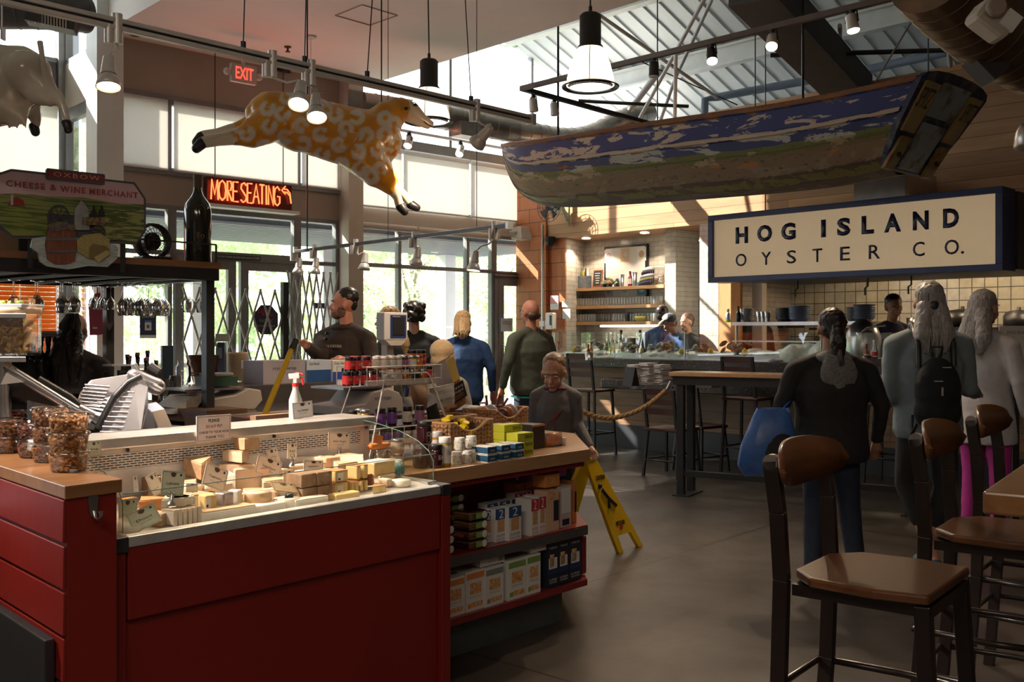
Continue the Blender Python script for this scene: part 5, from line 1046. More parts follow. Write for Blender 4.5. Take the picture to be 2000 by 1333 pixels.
for v, dv in ((.70,-.075),(.91,.05)):
    mb = MB();mb.tube([K(.18 if v < .8 else .22, v+dv, .842), K(.34, v-.004,1.215), K(.36, v-.004,1.228), K(.60, v-.004,1.228), K(.62, v-.004,1.215), K(.74, v+dv, .842)], .0042,7); mb.build('leg_frame', m_wire, t)
mb = MB();kbox(mb, .14,.71,.67,.92,.99,.994); mb.build('divider', m_black, t)
def rj(px, v, z, r, h, content, lidm, labm, lab, **k): u = uv_at(px, v); return lid_jar('jam_jar', lab, K(u, v+r, z), r, h, content, lidm, labm, **k)
rows_ = [(699, 'dark jar', m_jam, m_black, m_jam),(718, 'mustard jar with cream label', m_must, m_steel, m_yell),(740, 'second mustard jar', m_must, m_steel, m_creaml),(762, 'jam jar with purple label', m_jam, m_black, m_purp),(782, 'second jam jar with purple label', m_jam, m_black, m_purp),(800, 'jam jar with cream label', m_jam, m_black, m_creaml),(817, 'second jam jar with cream label', m_jam, m_black, m_creaml),(833, 'jam jar with pink label', m_jam, m_black, m_pinkl),(848, 'last jam jar with pink label', m_jam, m_black, m_pinkl)]
for px, s_, c, l, b_ in rows_: rj(px, .672,.914,.0225,.074, c, l, b_, '%s standing inside the lower wire basket' % s_, txt=('JAM', c_nv))
for k, (px, s_, c, l, b_) in enumerate([(695, 'dark jar nearest the steel ledge', m_jam, m_black, m_jam),(709, 'mustard jar behind the front mustard jar', m_must, m_steel, m_yell),(719, 'mustard jar with pear label', m_must, m_steel, m_creaml),(750, 'jam jar with purple label left one', m_jam, m_black, m_purp),(772, 'jam jar with purple label right one', m_jam, m_black, m_purp),(802, 'jam jar with pale label', m_jam, m_black, m_creaml),(826, 'jam jar with pink label alone', m_jam, m_black, m_pinkl)]): rj(px, .69 if k != 1 else .75,.995,.0225 if k != 3 else .025,.08, c, l, b_, '%s on top of the lower tier' % s_, txt=('JAM', c_nv))
lo = [(683, 'red'),(699, 'red'),(718, 'red'),(738, 'red'),(762, 'white'),(781, 'white'),(797, 'orange'),(817, 'dark'),(830, 'amber'),(845, 'redtall')]
up_ = [(688, 'red'),(703, 'red'),(722, 'red'),(741, 'wl'),(757, 'wl'),(771, 'wl'),(783, 'wl'),(795, 'purple'),(811, 'grey'),(823, 'amber')]
mats_ = {'red': (m_jam, m_black, m_redl), 'white': (m_must, m_wlid, c_wh), 'wl': (m_orl, m_wlid, c_wh), 'orange': (m_orl, m_wlid, None), 'dark': (m_jam, m_steel, c_nv), 'amber': (m_orl, m_steel, None), 'redtall': (m_orl, m_black, m_redl), 'purple': (m_jam, m_steel, m_pinkl), 'grey': (m_must, m_steel, c_wh)}
wd = {'red': 'black lidded jar with red label', 'white': 'white lidded honey jar', 'wl': 'white lidded preserve jar', 'orange': 'orange marmalade jar', 'dark': 'dark jar with silver lid', 'amber': 'amber honey jar', 'redtall': 'tall amber jar with red label', 'purple': 'small plum jam jar', 'grey': 'olive jar with white label'}
for lay, (rw, z) in enumerate(((lo, 1.182),(up_, 1.247))):
    nth = {}
    for px, kd in rw:
        nth[kd] = nth.get(kd, 0)+1; c, l, b_ = mats_[kd]; cnt = sum(1 for q in rw if q[1] == kd)
        rj(px, .712, z, .0195,.062 if kd != 'redtall' else .075, c, l, b_, '%s, %s layer of top rack basket%s' % (wd[kd], ['bottom', 'top'][lay], '' if cnt == 1 else ', %s from left' % ['first', 'second', 'third', 'fourth'][nth[kd]-1]), txt=('XO', c_wh) if kd in ('red', 'redtall') else None)
for k, px in enumerate((698,720,745,768,790)): rj(px, .78,1.247,.02,.064, m_jam if k < 2 else m_orl, m_steel if k > 1 else m_redl, None, ['black jar with red lid in the second row of the top basket, left', 'black jar with red lid in the second row of the top basket, right', 'silver lidded jar in the second row behind the white lids, left', 'silver lidded jar in the second row behind the white lids, middle', 'silver lidded jar in the second row behind the white lids, right'][k])
for k, px in enumerate((811,829)): rj(px, .74,1.255,.024,.078, m_orl, m_black, m_redl, ['amber jar with red label standing highest on the rack, left one', 'amber jar with red label standing highest on the rack, right one'][k], txt=('HOT', c_wh))
# ---- deli tubs on the wing cabinet
m_tub = thin_glass('tub_plastic', (.96,.95,.93),.5,.05); m_nut = mat('cashew', (.45,.23,.09),.5, var=.25, vs=60); m_nut2 = mat('almond', (.22,.09,.04),.5, var=.3, vs=60); m_berry = mat('dried_berry', (.10,.012,.012),.4, var=.3, vs=50)
def tub(p, lab, fill, r=.058, h=.052, seed=0, group=None):
    t = thing('deli_tub', lab, 'tub', p, group=group); rr = random.Random(seed); mb = MB();mb.lathe([(0,.001),(r*.80,.001),(r*.84,.004),(r*.97, h*.93),(r*1.03, h*.94),(r*1.03, h)], n=28, cap=False); mb.bl('tub_wall', m_tub, t)
    mb = MB();mb.lathe([(r*1.05, h*.93),(r*1.06, h+.004),(r*.98, h+.006),(r*.95, h),(0, h)], n=28, cap=False); mb.bl('lid', m_tub, t)
    mb = MB()
    for k in range(150):
        an = rr.uniform(0,6.28); z = rr.uniform(.006, h*.85); q = (r*(.74+.14*z/h))*(1 if k % 3 else rr.random()); mb.ell((math.cos(an)*q, math.sin(an)*q, z),(.0095,.0055,.0055),7,4, Matrix.Rotation(an+rr.uniform(.8,2.2),3, 'Z') @ Matrix.Rotation(rr.uniform(-.7,.7),3, 'Y'))
    o = mb.bl('filling', fill, t); o['kind'] = 'stuff'
def ct_(px, py): return PZ(px, py, ct)
b_ = ct_(134,920)
for k, s_ in enumerate(('bottom', 'middle', 'top')): tub(b_+ZX*(.001+k*.056), '%s clear tub of cashews in the front stack on the wooden counter end' % s_, m_nut, seed=k)
b_ = ct_(112,905)+BX*.03
for k, s_ in enumerate(('bottom', 'middle', 'top')): tub(b_+ZX*(.001+k*.056)+BX*.03, '%s nut tub of the stack half hidden behind the cashews' % s_, m_nut2, seed=5+k)
b_ = ct_(66,893)
for k, s_ in enumerate(('lower', 'upper')): tub(b_+ZX*(.001+k*.056), '%s tub of dried fruit in the second stack on the counter end' % s_, m_berry, seed=9+k, r=.052)
b_ = ct_(15,884)
for k, s_ in enumerate(('lower', 'upper')): tub(b_+ZX*(.001+k*.056), '%s tub of red brown nuts at the left frame edge' % s_, m_nut2, seed=12+k)
b_ = ct_(28,864)
for k, s_ in enumerate(('lower', 'upper')): tub(b_+BX*.04+ZX*(.001+k*.056), '%s tub of red relish behind the left edge tubs' % s_, mat('relish', (.25,.03,.02),.3), seed=15+k)
# ---- cards
m_card = mat('cream_card', (.80,.70,.56),.6, var=.03); m_cardg = mat('greenish_card', (.55,.56,.40),.6, var=.03); m_cardw = mat('white_card', (.78,.72,.66),.6, var=.02); m_brown = mat('crest_brown', (.10,.05,.03),.6)
def card(x0, y0, x1, y1, v, title, lab, m=None, roll=0, lean=.15, base='silver', yaw=0, sub='Cow Milk', cat='price card', bz=None):
    c = PV((x0+x1)/2, y1, v); w_ = (PV(x1, y1, v)-PV(x0, y1, v)).length; h = zpy(x0, y0, v)-zpy(x0, y1, v)
    t = thing('price_card', lab, cat, c); t.rotation_euler = (Matrix.Rotation(ANG_C+yaw, 4, 'Z') @ Matrix.Rotation(roll, 4, 'Y') @ Matrix.Rotation(-lean, 4, 'X')).to_euler()
    mb = MB();mb.box((0,0, h/2),(w_, .0012, h)); mb.bl('card', m or m_card, t)
    q = MB(); y = -.0012
    for a, b_, c_, d_ in ((.04,.05,.96,.06),(.04,.94,.96,.95),(.04,.05,.045,.95),(.955,.05,.96,.95)): q.box((-w_/2+(a+c_)/2*w_, y, (b_+d_)/2*h),((c_-a)*w_, .0004, max((d_-b_)*h, .0006)))
    q.build('border', m_brown, t, world=False)
    q = MB(); q.prism([(-.10,.80),(-.12,.90),(-.05,.92),(0,.94),(.05,.92),(.12,.90),(.10,.80),(.04,.74),(-.04,.74)], 0,.0006, lambda a, b_, z: (a*w_, -.0014-z, b_*h)); q.build('crest', m_brown, t, world=False)
    q = MB(); q.ell((w_*.33,-.0014, h*.84),(w_*.045,.0005, h*.06),8,5); q.build('animal_mark', m_black, t, world=False)
    if title: text(title, 'lettering', m_black, t, frame(Vector((-w_*.28,-.0018, h*.42)),(1,0,0),(0,0,1)), w_*.56, h*.13,0)
    if sub: text(sub, 'lettering', m_brown, t, frame(Vector((-w_*.2,-.0018, h*.28)),(1,0,0),(0,0,1)), w_*.4, h*.05,0)
    if base == 'silver':
        q = MB(); q.lathe([(.014,-.028),(.012,-.024),(.005,-.016),(.007,-.008),(.003,0),(.004,.008)], n=12); q.ell((-.008,0,.006),(.004,.003,.01),7,5); q.ell((.008,0,.006),(.004,.003,.01),7,5); q.build('clip_stand', m_steel, t, world=False)
    elif base == 'black':
        q = MB(); q.lathe([(.015,-.022),(.014,-.014),(.002,-.013)], n=14); q.build('stand', m_black, t, world=False)
    return t
card(313,920,358,968,.10, 'Lamuse', 'greenish cream cheese card on a silver stand above the brie slab', m_cardg, .18)
card(392,908,440,955,.24, 'Capretta', 'large tilted cheese card before the left wedge pile', None, .45,.3, 'black')
card(495,893,546,932,.30, "Tomme d'Argental", 'tilted cheese card leaning on the tall wedge stack', None, .42,.2, None)
card(262,990,318,1030,.05, 'Doux', 'greenish cheese card at the front left corner of the case', m_cardg, -.3,.35, None)
card(641,845,684,880,.40, 'Saint Angel', 'cream card on a silver stand above the two boxy cheeses', None, .1,.1)
card(561,866,580,896,.34, 'Brillat', 'narrow upright cheese card on a tall silver stand', None, .06,.05)
card(528,876,547,908,.42, 'La Tur', 'narrow turned cheese card behind the tall wedges', None, -.25,.1, None, -.6)
card(593,900,631,922,.22, 'Camembert', 'low cheese card half hidden behind the brown loaf blocks', m_cardw, .1,.1, None)
card(573,785,612,817,.56, 'Mouse Terminator', 'cream card on a black disc standing on the steel ledge', m_cardw, -.06,.05, 'black')
card(176,862,199,893,.42, 'Fig', 'cheese card at the left end of the vented back panel', m_cardg, -.15,.1, None, -.5)
card(300,922,322,965,.20, '', 'plain cream card behind the greenish card', None, -.4,.1, None)
card(262,930,271,962,.16, '', 'slim edge on cheese card left of the orange rind cheese', None, -.1,.05, None, -.9)
card(232,975,268,1020,.10, '', 'greenish card behind the glass at the far left of the case', m_cardg, 0,.05, None)
card(363,945,386,962,.17, '', 'small low card with a crest behind the brie slab', m_card, .1,.1, None)
card(553,920,575,940,.18, '', 'small low card left of the brown loaf blocks', m_card, .1,.1, None)
card(536,935,585,962,.09, '', 'tan card lying back on a black disc in front of the loaf blocks', mat('tan_card', (.50,.36,.20),.6),.2,.9, 'black')
# notice with real wording
x0, y0, x1, y1 = 384,814,451,862; v = .435
c = PV((x0+x1)/2, y1, v); w_ = (PV(x1, y1, v)-PV(x0, y1, v)).length; h = zpy(x0, y0, v)-zpy(x0, y1, v)+.006
t = thing('courtesy_notice', 'printed notice asking not to put cheese to your nose, on the steel ledge', 'notice', c, ANG_C); mb = MB();mb.box((0,0, h/2),(w_, .003, h)); mb.bl('sheet', mat('notice_white', (.72,.66,.66),.3, var=.02), t)
q = MB()
for a, b_, c_, d_ in ((.03,.04,.97,.05),(.03,.95,.97,.96),(.03,.04,.037,.96),(.963,.04,.97,.96)): q.box((-w_/2+(a+c_)/2*w_, -.002,(b_+d_)/2*h),((c_-a)*w_, .0005,(d_-b_)*h))
q.build('border', m_brown, t, world=False)
m_dkred = mat('text_red', (.35,.02,.03),.5)
for s_, a, b_, c_, d_, mm in (('PLEASE', .34,.74,.66,.86, m_black),('DO NOT', .27,.52,.56,.63, m_dkred),('PUT', .60,.52,.74,.63, m_black),('CHEESE TO YOUR NOSE', .07,.31,.93,.40, m_black),('THANK YOU', .25,.11,.79,.22, m_black)): text(s_, 'lettering', mm, t, frame(Vector((-w_/2+a*w_, -.0022, b_*h)),(1,0,0),(0,0,1)),(c_-a)*w_, (d_-b_)*h, 0, bold=.01)
# ---- cheeses (positions on the sloping deck)
def dz(v): return .834+max(0,(v-.05))*.10
ch = lambda n, c, c2=None, **k: mat(n, c, .5, var=.08 if not c2 else 0, vs=12, c2=c2, sub=.1, **k)
c_cream = ch('cheese_cream', (.72,.55,.38)); c_white = ch('cheese_white', (.78,.70,.58)); c_yel = ch('cheese_yellow', (.66,.48,.20)); c_rind = mat('rind_orange', (.52,.24,.09),.6, var=.2, vs=25); c_bloom = mat('rind_bloom', (.66,.54,.40),.8, var=.12, vs=30); c_tan = mat('rind_tan', (.50,.32,.18),.7, var=.2, vs=30, bump=.3); c_pink = mat('rind_pink', (.62,.36,.22),.6, var=.15, vs=20); c_loaf = mat('loaf_rind', (.27,.16,.09),.8, var=.25, vs=40, bump=.4); c_box = wood('poplar_box', (.48,.30,.15),(.60,.40,.22),.6); c_foil = mat('foil_wrap', (.36,.32,.32),.25,.5, var=.3, vs=40, bump=.5); c_brownr = mat('rind_brown', (.28,.10,.04),.6, var=.3, vs=18)
def ch_at(px, v, z=None): return K(uv_at(px, v), v, dz(v) if z is None else z+.016)
def wedge(lab, px, v, L_, a_deg, h, rz, paste, rind, z=None, tilt=0, label=False, name='cheese_wedge', roll=0):
    t = thing(name, lab, 'cheese', ch_at(px, v, z)); t.rotation_euler = (Matrix.Rotation(ANG_C+rz, 4, 'Z') @ Matrix.Rotation(tilt, 4, 'Y') @ Matrix.Rotation(roll, 4, 'X')).to_euler(); a = math.radians(a_deg)/2
    pts = [(-L_*.5,0)]+[(L_*math.cos(-a+2*a*k/6)-L_*.5, L_*math.sin(-a+2*a*k/6)) for k in range(7)]
    mb = MB();mb.prism(pts, 0, h); mb.build('paste', paste, t, bevel=.002, world=False)
    mb = MB();o = [(x*1.02+.002, y*1.02) for x, y in pts[1:]]; mb.prism(pts[1:]+o[::-1], 0, h); mb.prism([(-L_*.42,0)]+[(x*1.0, y*1.0) for x, y in pts[1:]], h, h+.0025); mb.bl('rind', rind, t)
    if label: mb = MB();n_ = Vector((math.cos(-a), math.sin(-a),0)); c = Vector((-L_*.5,0,0))+n_*L_*.55; mb.box((c.x+math.sin(-a)*.003 if 0 else c.x-math.sin(a)*.002, c.y-math.cos(a)*.002, h*.5),(L_*.5,.001, h*.6), Matrix.Rotation(-a, 3, 'Z')); mb.bl('price_label', c_wh, t)
def block(lab, px, v, w_, d_, h, rz, m, z=None, name='cheese_block', label=None, top=None, bev=.006):
    t = thing(name, lab, 'cheese', ch_at(px, v, z), ANG_C+rz); mb = MB();mb.box((0,0, h/2),(w_, d_, h)); mb.build('cheese_body', m, t, bevel=bev, seg=3, world=False)
    if top: mb = MB();mb.box((0,0, h),(w_*.96, d_*.96,.003)); mb.build('rind', top, t, bevel=.001, world=False)
    if label:
        mb = MB();mb.box((w_*label, -d_/2-.0008, h*.5),(w_*.42,.001, h*.7)); mb.bl('price_label', c_wh, t); mb = MB();mb.box((w_*label-w_*.1,-d_/2-.0016, h*.3),(w_*.16,.0006, h*.18)); mb.bl('barcode', m_black, t)
def wheel(lab, px, v, r, h, m, side, z=None, name='round_cheese', printed=None, tilt=0):
    t = thing(name, lab, 'cheese', ch_at(px, v, z)); t.rotation_euler = (tilt, 0, ANG_C); mb = MB();mb.lathe([(r*.94,0),(r, .004),(r, h-.004),(r*.95, h)], n=32, smooth=True); mb.bl('wheel_side', side, t); mb = MB();mb.lathe([(r*.93, h),(r*.93, h+.002),(0, h+.002)], n=32, cap=False); mb.bl('wheel_top', m, t)
    if printed: text(printed, 'lettering', m_redl, t, frame(Vector((-r*.6,0, h+.003)),(1,0,0),(0,1,0)), r*1.2, r*.3,0)
# left
wheel('pale round cheese with pink label behind the front left glass', 250,.09,.035,.03, c_white, c_white, tilt=.6)
block('bundle of striped salami sticks at the left end of the case', 252,.33,.05,.03,.03,.2, mat('salami_stripes', (.45,.06,.03),.5, var=0, c2=(.60,.36,.04), vs=60), name='salami_pack')
wedge('orange rind cheese loaf at the left of the case', 290,.26,.09,70,.035,.4, c_rind, c_rind); wedge('flat orange cheese slice under the orange rind loaf', 286,.20,.08,80,.018,.2, c_rind, c_rind, z=.826)
block('dark brown box standing at the back left of the case', 300,.40,.07,.04,.07,.1, m_cardboard, name='cheese_carton')
wedge('small pinkish wedge in front of the orange loaf', 285,.13,.06,50,.025,.8, c_pink, c_bloom); wedge('pinkish tan wedge left of the brie slices', 312,.09,.07,60,.035,1.2, c_tan, c_bloom)
for k, px in enumerate((329,338,348,358,368,379)): block('upright brie slice in the row before the steel rim', px, .065,.012,.055,.038,.12, c_white, top=None, name='brie_slice', bev=.003) if 0 else None
s0 = None
for k in range(6):
    p = ch_at(330+9.6*k, .075)
    if s0 is None:
        s0 = thing('brie_slice', 'upright brie slice in the row before the steel rim', 'cheese', p, ANG_C+.15, 'brie slices'); mb = MB();mb.box((0,0,.024),(.012,.058,.044)); mb.build('paste', c_white, s0, bevel=.003, world=False); mb = MB();mb.box((0,0,.047),(.013,.058,.003)); mb.box((0,-.029,.024),(.013,.002,.046)); mb.build('rind', c_bloom, s0, world=False)
    else: dup(s0, p)
wedge('flat brie slab cut in two lying on the brie slices', 338,.12,.10,60,.022,.3, c_white, c_bloom, z=.872); wedge('second half of the flat brie slab on the slices', 358,.12,.09,60,.022,3.3, c_white, c_bloom, z=.872)
block('small yellow cheese cube with white label, left of the foil one', 405,.11,.042,.045,.046,0, c_yel, label=-.25, z=.846); block('small cheese cube wrapped in shiny grey foil', 437,.11,.046,.045,.046,.2, c_foil, z=.846); block('small pale wedge with price label right of the foil cube', 459,.13,.03,.04,.045,.5, c_white, label=.0, z=.846)
block('long flat white cheese slab along the steel rim, left one', 440,.062,.19,.06,.032,0, c_white, top=c_tan); block('long flat white cheese slab under the round wooden box', 518,.062,.12,.06,.028,0, c_white)
wheel('round wooden cheese box with red print near the rim', 503,.11,.046,.034, c_cream, c_box, z=.842, printed='CHEESE')
wheel('white thin wheel half under the tan card', 560,.08,.045,.026, c_white, c_white)
# tall wedges
wedge('large upright wedge at the left of the tall pile', 470,.37,.13,45,.085,1.9, c_cream, c_tan); wedge('large wedge on top of the tall pile, left', 466,.37,.11,50,.035,1.2, c_cream, c_tan, z=.945); wedge('tan topped wedge at the summit of the tall pile', 480,.37,.10,50,.04,.9, c_tan, c_tan, z=.983, tilt=.1)
wedge('deep orange cut wedge behind the tilted card', 492,.33,.12,45,.075,2.5, c_cream, c_cream)
wedge('rough parmesan chunk standing at the back left', 388,.40,.09,60,.055,1.2, c_tan, c_tan, z=.905, tilt=-.2); wedge('tan wedge beneath the parmesan chunk', 370,.36,.10,55,.05,1.5, c_cream, c_tan); wedge('pale wedge left of the capretta card', 372,.28,.11,50,.05,1.1, c_cream, c_bloom); wedge('pale wedge under the capretta card', 415,.30,.12,50,.04,.6, c_cream, c_bloom); wedge('cream wedge with white side right of the capretta card', 443,.32,.09,50,.07,1.7, c_white, c_bloom)
block('small grey label cube behind the capretta card', 432,.40,.05,.05,.06,.2, c_cream); wedge('wide pale wedge in front of the tall pile', 440,.2,.12,50,.03,.3, c_yel, c_cream)
wedge('flat wrapped round with orange sticker before the tilted card', 505,.20,.09,120,.03,.2, c_cream, c_pink)
# middle right
for k, (px, z_, s_) in enumerate(((590,.824, 'bottom left'),(620,.824, 'bottom right'),(588,.872, 'top left'),(619,.872, 'top right'))): block('%s brown crusted loaf shaped cheese block' % s_, px, .13,.066,.085,.046,.05, c_loaf, z=z_, bev=.004)
block('back cheese cube with orange rind and label, left one', 640,.37,.075,.07,.055,.05, c_pink, label=.1, z=.87); block('back cheese cube with orange rind and label, right one', 675,.37,.075,.07,.055,.05, c_pink, label=.1, z=.872)
block('lower cheese block beneath the left orange rind cube', 638,.36,.07,.07,.03,.05, c_cream, z=.84)
wedge('broad white rind wedge at the back middle', 590,.38,.15,50,.055,.3, c_cream, c_bloom); wedge('thin pale slab on the broad white wedge', 560,.30,.12,60,.035,.8, c_cream, c_bloom); wedge('second pale slab lying behind the silver stand', 545,.36,.10,60,.05,2.4, c_cream, c_bloom)
for k, (px, v_, z_, lb) in enumerate(((655,.14,.826, False),(655,.15,.868, True))): block(['lower pack of yellow cheese slices with orange rind and label', 'upper pack of yellow cheese slices with orange rind and big label'][k], px, v_, .062,.07,.04,.05, c_yel, z=z_, label=-.12, top=c_rind)
for k in range(4): block('thin yellow cheese slice right of the labelled packs, %s from left' % ['first', 'second', 'third', 'fourth'][k], 678+9*k, .14,.011,.06,.036,.1, c_yel, z=.826, top=c_rind, bev=.002)
for k in range(2): block(['upper cheese slice pair with label, left one', 'upper cheese slice pair with label, right one'][k], 690+14*k, .15,.022,.06,.05,.1, c_yel, z=.866, label=0, top=c_rind)
wedge('brown rind wedge leaning at the front right of the cheeses', 722,.13,.06,60,.035,1.3, c_brownr, c_brownr, z=.84, tilt=.25)
block('big yellow slab wrapped in printed white rind', 735,.22,.12,.09,.05,.12, c_yel, z=.86, top=mat('printed_rind', (.70,.62,.56),.5, var=0, c2=(.10,.10,.25), vs=30, thr=(.60,.64)))
block('pale yellow slab below the printed rind slab', 742,.20,.09,.08,.03,.1, c_cream, z=.832)
wedge('pale wrapped wedge between the label cubes and the printed slab', 668,.26,.11,50,.04,.6, c_cream, c_pink, z=.87); wedge('second pale wrapped wedge beside the printed slab', 697,.28,.10,60,.045,1.4, c_white, c_bloom, z=.88)
wheel('upright round teal labelled cheese at the right end', 772,.24,.032,.02, mat('teal_label', (.10,.22,.22),.5, var=0, c2=(.5,.55,.5), vs=40, thr=(.55,.6)), c_white, z=.86, tilt=1.2)
wheel('flat white round cheese nearest the right end glass', 782,.11,.04,.02, c_white, c_white); block('small pale block in front of the yellow slab', 752,.13,.03,.05,.03,.1, c_cream)
wedge('white rinded wedge lying between the wooden box and the brown loaf blocks', 545,.17,.10,55,.035,2.0, c_white, c_bloom); wedge('pinkish wrapped wedge behind the round wooden box', 530,.24,.12,60,.05,.5, c_cream, c_pink); wedge('tan wedge behind the small yellow cube', 400,.20,.10,55,.045,2.2, c_cream, c_tan)
wedge('pale wedge at the back between parmesan chunk and tall pile', 425,.42,.12,50,.06,1.4, c_cream, c_bloom); block('wide pale slab behind the brown loaf blocks', 612,.26,.13,.08,.06,.1, c_cream, top=c_bloom); wedge('large pale quarter wheel at the back left of the boxy cheeses', 610,.42,.14,60,.07,1.8, c_white, c_bloom)
wedge('white wrapped wedge in front of the orange rind cubes', 650,.27,.10,50,.04,2.6, c_white, c_bloom); wheel('thick white wheel between printed slab and glass end', 762,.33,.05,.04, c_white, c_bloom)
block('low white cheese slab before the brown loaf blocks', 602,.052,.14,.045,.026,0, c_white, top=c_bloom); block('flat yellow cheese slab before the labelled slice packs', 672,.058,.11,.045,.024,0, c_yel); wedge('small orange rind wedge lying close to the rim near the right end', 735,.07,.06,50,.024,.4, c_yel, c_rind)
# orange clips and spray bottle
t = thing('orange_clips', 'bright orange plastic clamp with an orange tag behind the cheeses', 'clamp', K(uv_at(735,.44),.40,.985)); mb = MB();q = K(uv_at(735,.40),.40,.955); mb.cap2(q-CU*.03,.014, q+CU*.055,.014); mb.build('handle', mat('orange_plastic', (.80,.25,.06),.4), t); mb = MB();mb.box(q+ZX*.028-CV*.01,(.048,.002,.034), Matrix.Rotation(ANG_C, 3, 'Z') @ Matrix.Rotation(.2,3, 'Y')); mb.build('tag', mat('orange_plastic', (.8,.25,.06)), t)
# ================================================================= OVERHEAD: TRACKS, LAMPS, ANIMALS, SIGNS, DUCTS
m_bulb = lampmat('halogen', (1,.62,.34),45); m_nick = mat('brushed_nickel', (.66,.63,.60),.35,.3, var=.1); m_blk = mat('black_paint', (.02,.02,.022),.4, var=0)
def lamp(p, d, e, ang=1.0, col=(1,.74,.48), soft=.03, blend=.6):
    l = bpy.data.objects.new('spot_light', bpy.data.lights.new('spot_light', 'SPOT')); C.objects.link(l); l.location = p
    l.rotation_euler = Vector(d).to_track_quat('-Z', 'Y').to_euler(); l.data.energy = e; l.data.spot_size = ang; l.data.spot_blend = blend; l.data.color = col; l.data.shadow_soft_size = soft
def spot(lab, att, head, aim, on=0, metal=None, s=1.0, group=None, clamp=True, bent=0, e=0):
    metal = metal or m_nick; att = Vector(att); head = Vector(head); aim = Vector(aim).normalized(); t = thing('track_spotlight', lab, 'spotlight', att, group=group)
    if clamp: mb = MB();mb.cyl(att+ZX*.04*s, att-ZX*.075*s, .020*s, n=14); mb.cyl(att+CU*-.035*s-ZX*.01*s, att+CU*-.035*s-ZX*.08*s, .016*s, n=12); mb.build('clamp', metal, t)
    top = head-aim*.085*s; st = att-ZX*(.075*s if clamp else .02); side = CU*bent
    mb = MB();mb.tube([st, st*.7+top*.3+side-ZX*.01, st*.3+top*.7+side*1.1+ZX*.01, top], .0055*s, 7); mb.build('arm', metal, t)
    mb = MB();mb.cyl(top, head-aim*.01*s, .020*s, .030*s, 16); mb.build('housing', metal, t)
    q = aim.to_track_quat('Z', 'Y').to_matrix(); mb = MB();mb.lathe([(.020*s, -.012*s),(.032*s, .0),(.044*s, .025*s),(.047*s, .045*s),(.044*s, .045*s),(.030*s, .008*s)], head, 20, q, cap=False); mb.build('reflector', metal, t)
    mb = MB();mb.lathe([(.0,.030*s),(.043*s, .034*s),(.043*s, .038*s),(0,.040*s)], head, 18, q, cap=False); mb.build('bulb_face', m_bulb if on else mat('lens_off', (.7,.66,.6),.2), t)
    if on and e: lamp(head+aim*.06*s, aim, e, 1.3)
# --- rail 1 (silver, over the cheese case)
RZ = 2.6
ra = PZ(225,47, RZ); rb = PZ(1034,233, RZ); rd = (rb-ra).normalized(); rs = ra-rd*1.6
t = thing('track_rail', 'long silver double lighting rail running past the yellow sheep', 'lighting rail', (ra+rb)/2)
for dz_ in (.014,-.014): mb = MB();mb.bar(rs+ZX*dz_, rb+ZX*dz_, .03,.018); mb.build('rail_bar', m_nick, t, bevel=.004)
mb = MB();mb.bar(rs, rb, .012,.02); mb.build('core', m_blk, t); mb = MB();mb.bar(rb, rb+rd*.03,.05,.06); mb.build('end_cap', m_nick, t)
def on1(px):
    r = ray(px, 0); k = r.x; s_ = (rs.x-k*rs.y)/(k*rd.y-rd.x); return rs+rd*s_
csd = K(-.6,.25,.85)
def aimto(p, u): return K(u, .22,.85)-p
S1 = [(229,(212,150),-1.0,1,0, 'round halogen spotlight on the silver rail nearest the cow', 25),(532,(585,190),-.7,1,.03, 'glowing spotlight on a curved arm in front of the sheep rump', 40),(608,(618,215),-.3,0,.03, 'unlit downward spotlight right of the glowing one before the sheep', 40),(931,(940,270),.5,1,.03, 'glowing bullet spotlight hanging at the right end of the silver rail', 65)]
for px, (hx, hy), u, on, bent, lab, e in S1:
    a_ = on1(px); h_ = PD(hx, hy, a_.y-.02); spot(lab, a_, h_, (K(1.3,2.6,1.2)-h_) if px == 931 else aimto(h_, u) if u > -.9 else Vector((.1,-.25,-1)),1, bent=bent, e=e)
for px, off in ((475,(0,-.12)),(595,(.0,-.2)),(717,(.1,-.3)),(920,(-.12,.1))):
    p = on1(px); mb = MB();mb.cyl(p+ZX*.0, p+ZX*.05,.012, n=10); mb.cyl(p+ZX*.03, Vector((p.x+off[0], p.y+off[1]*0+.2,4.6)),.003, n=5); one(mb, 'rail_cable', m_blk, {475: 'thin cable holding the silver rail left of the exit sign', 595: 'dark cable dropping to the silver rail above the sheep back', 717: 'slanting cable above the sheep shoulder', 920: 'cable fixing the right end of the silver rail'}[px], 'cable')
# light from the rest of the room: further heads of the same rail beyond the left frame edge
for k, u in enumerate((-.9,-.45,0.0)):
    p = rs+rd*(.1+.42*k)-ZX*.12; lamp(p, K(u-.1,.22,.85)-p, 150,.9,(1,.85,.72))
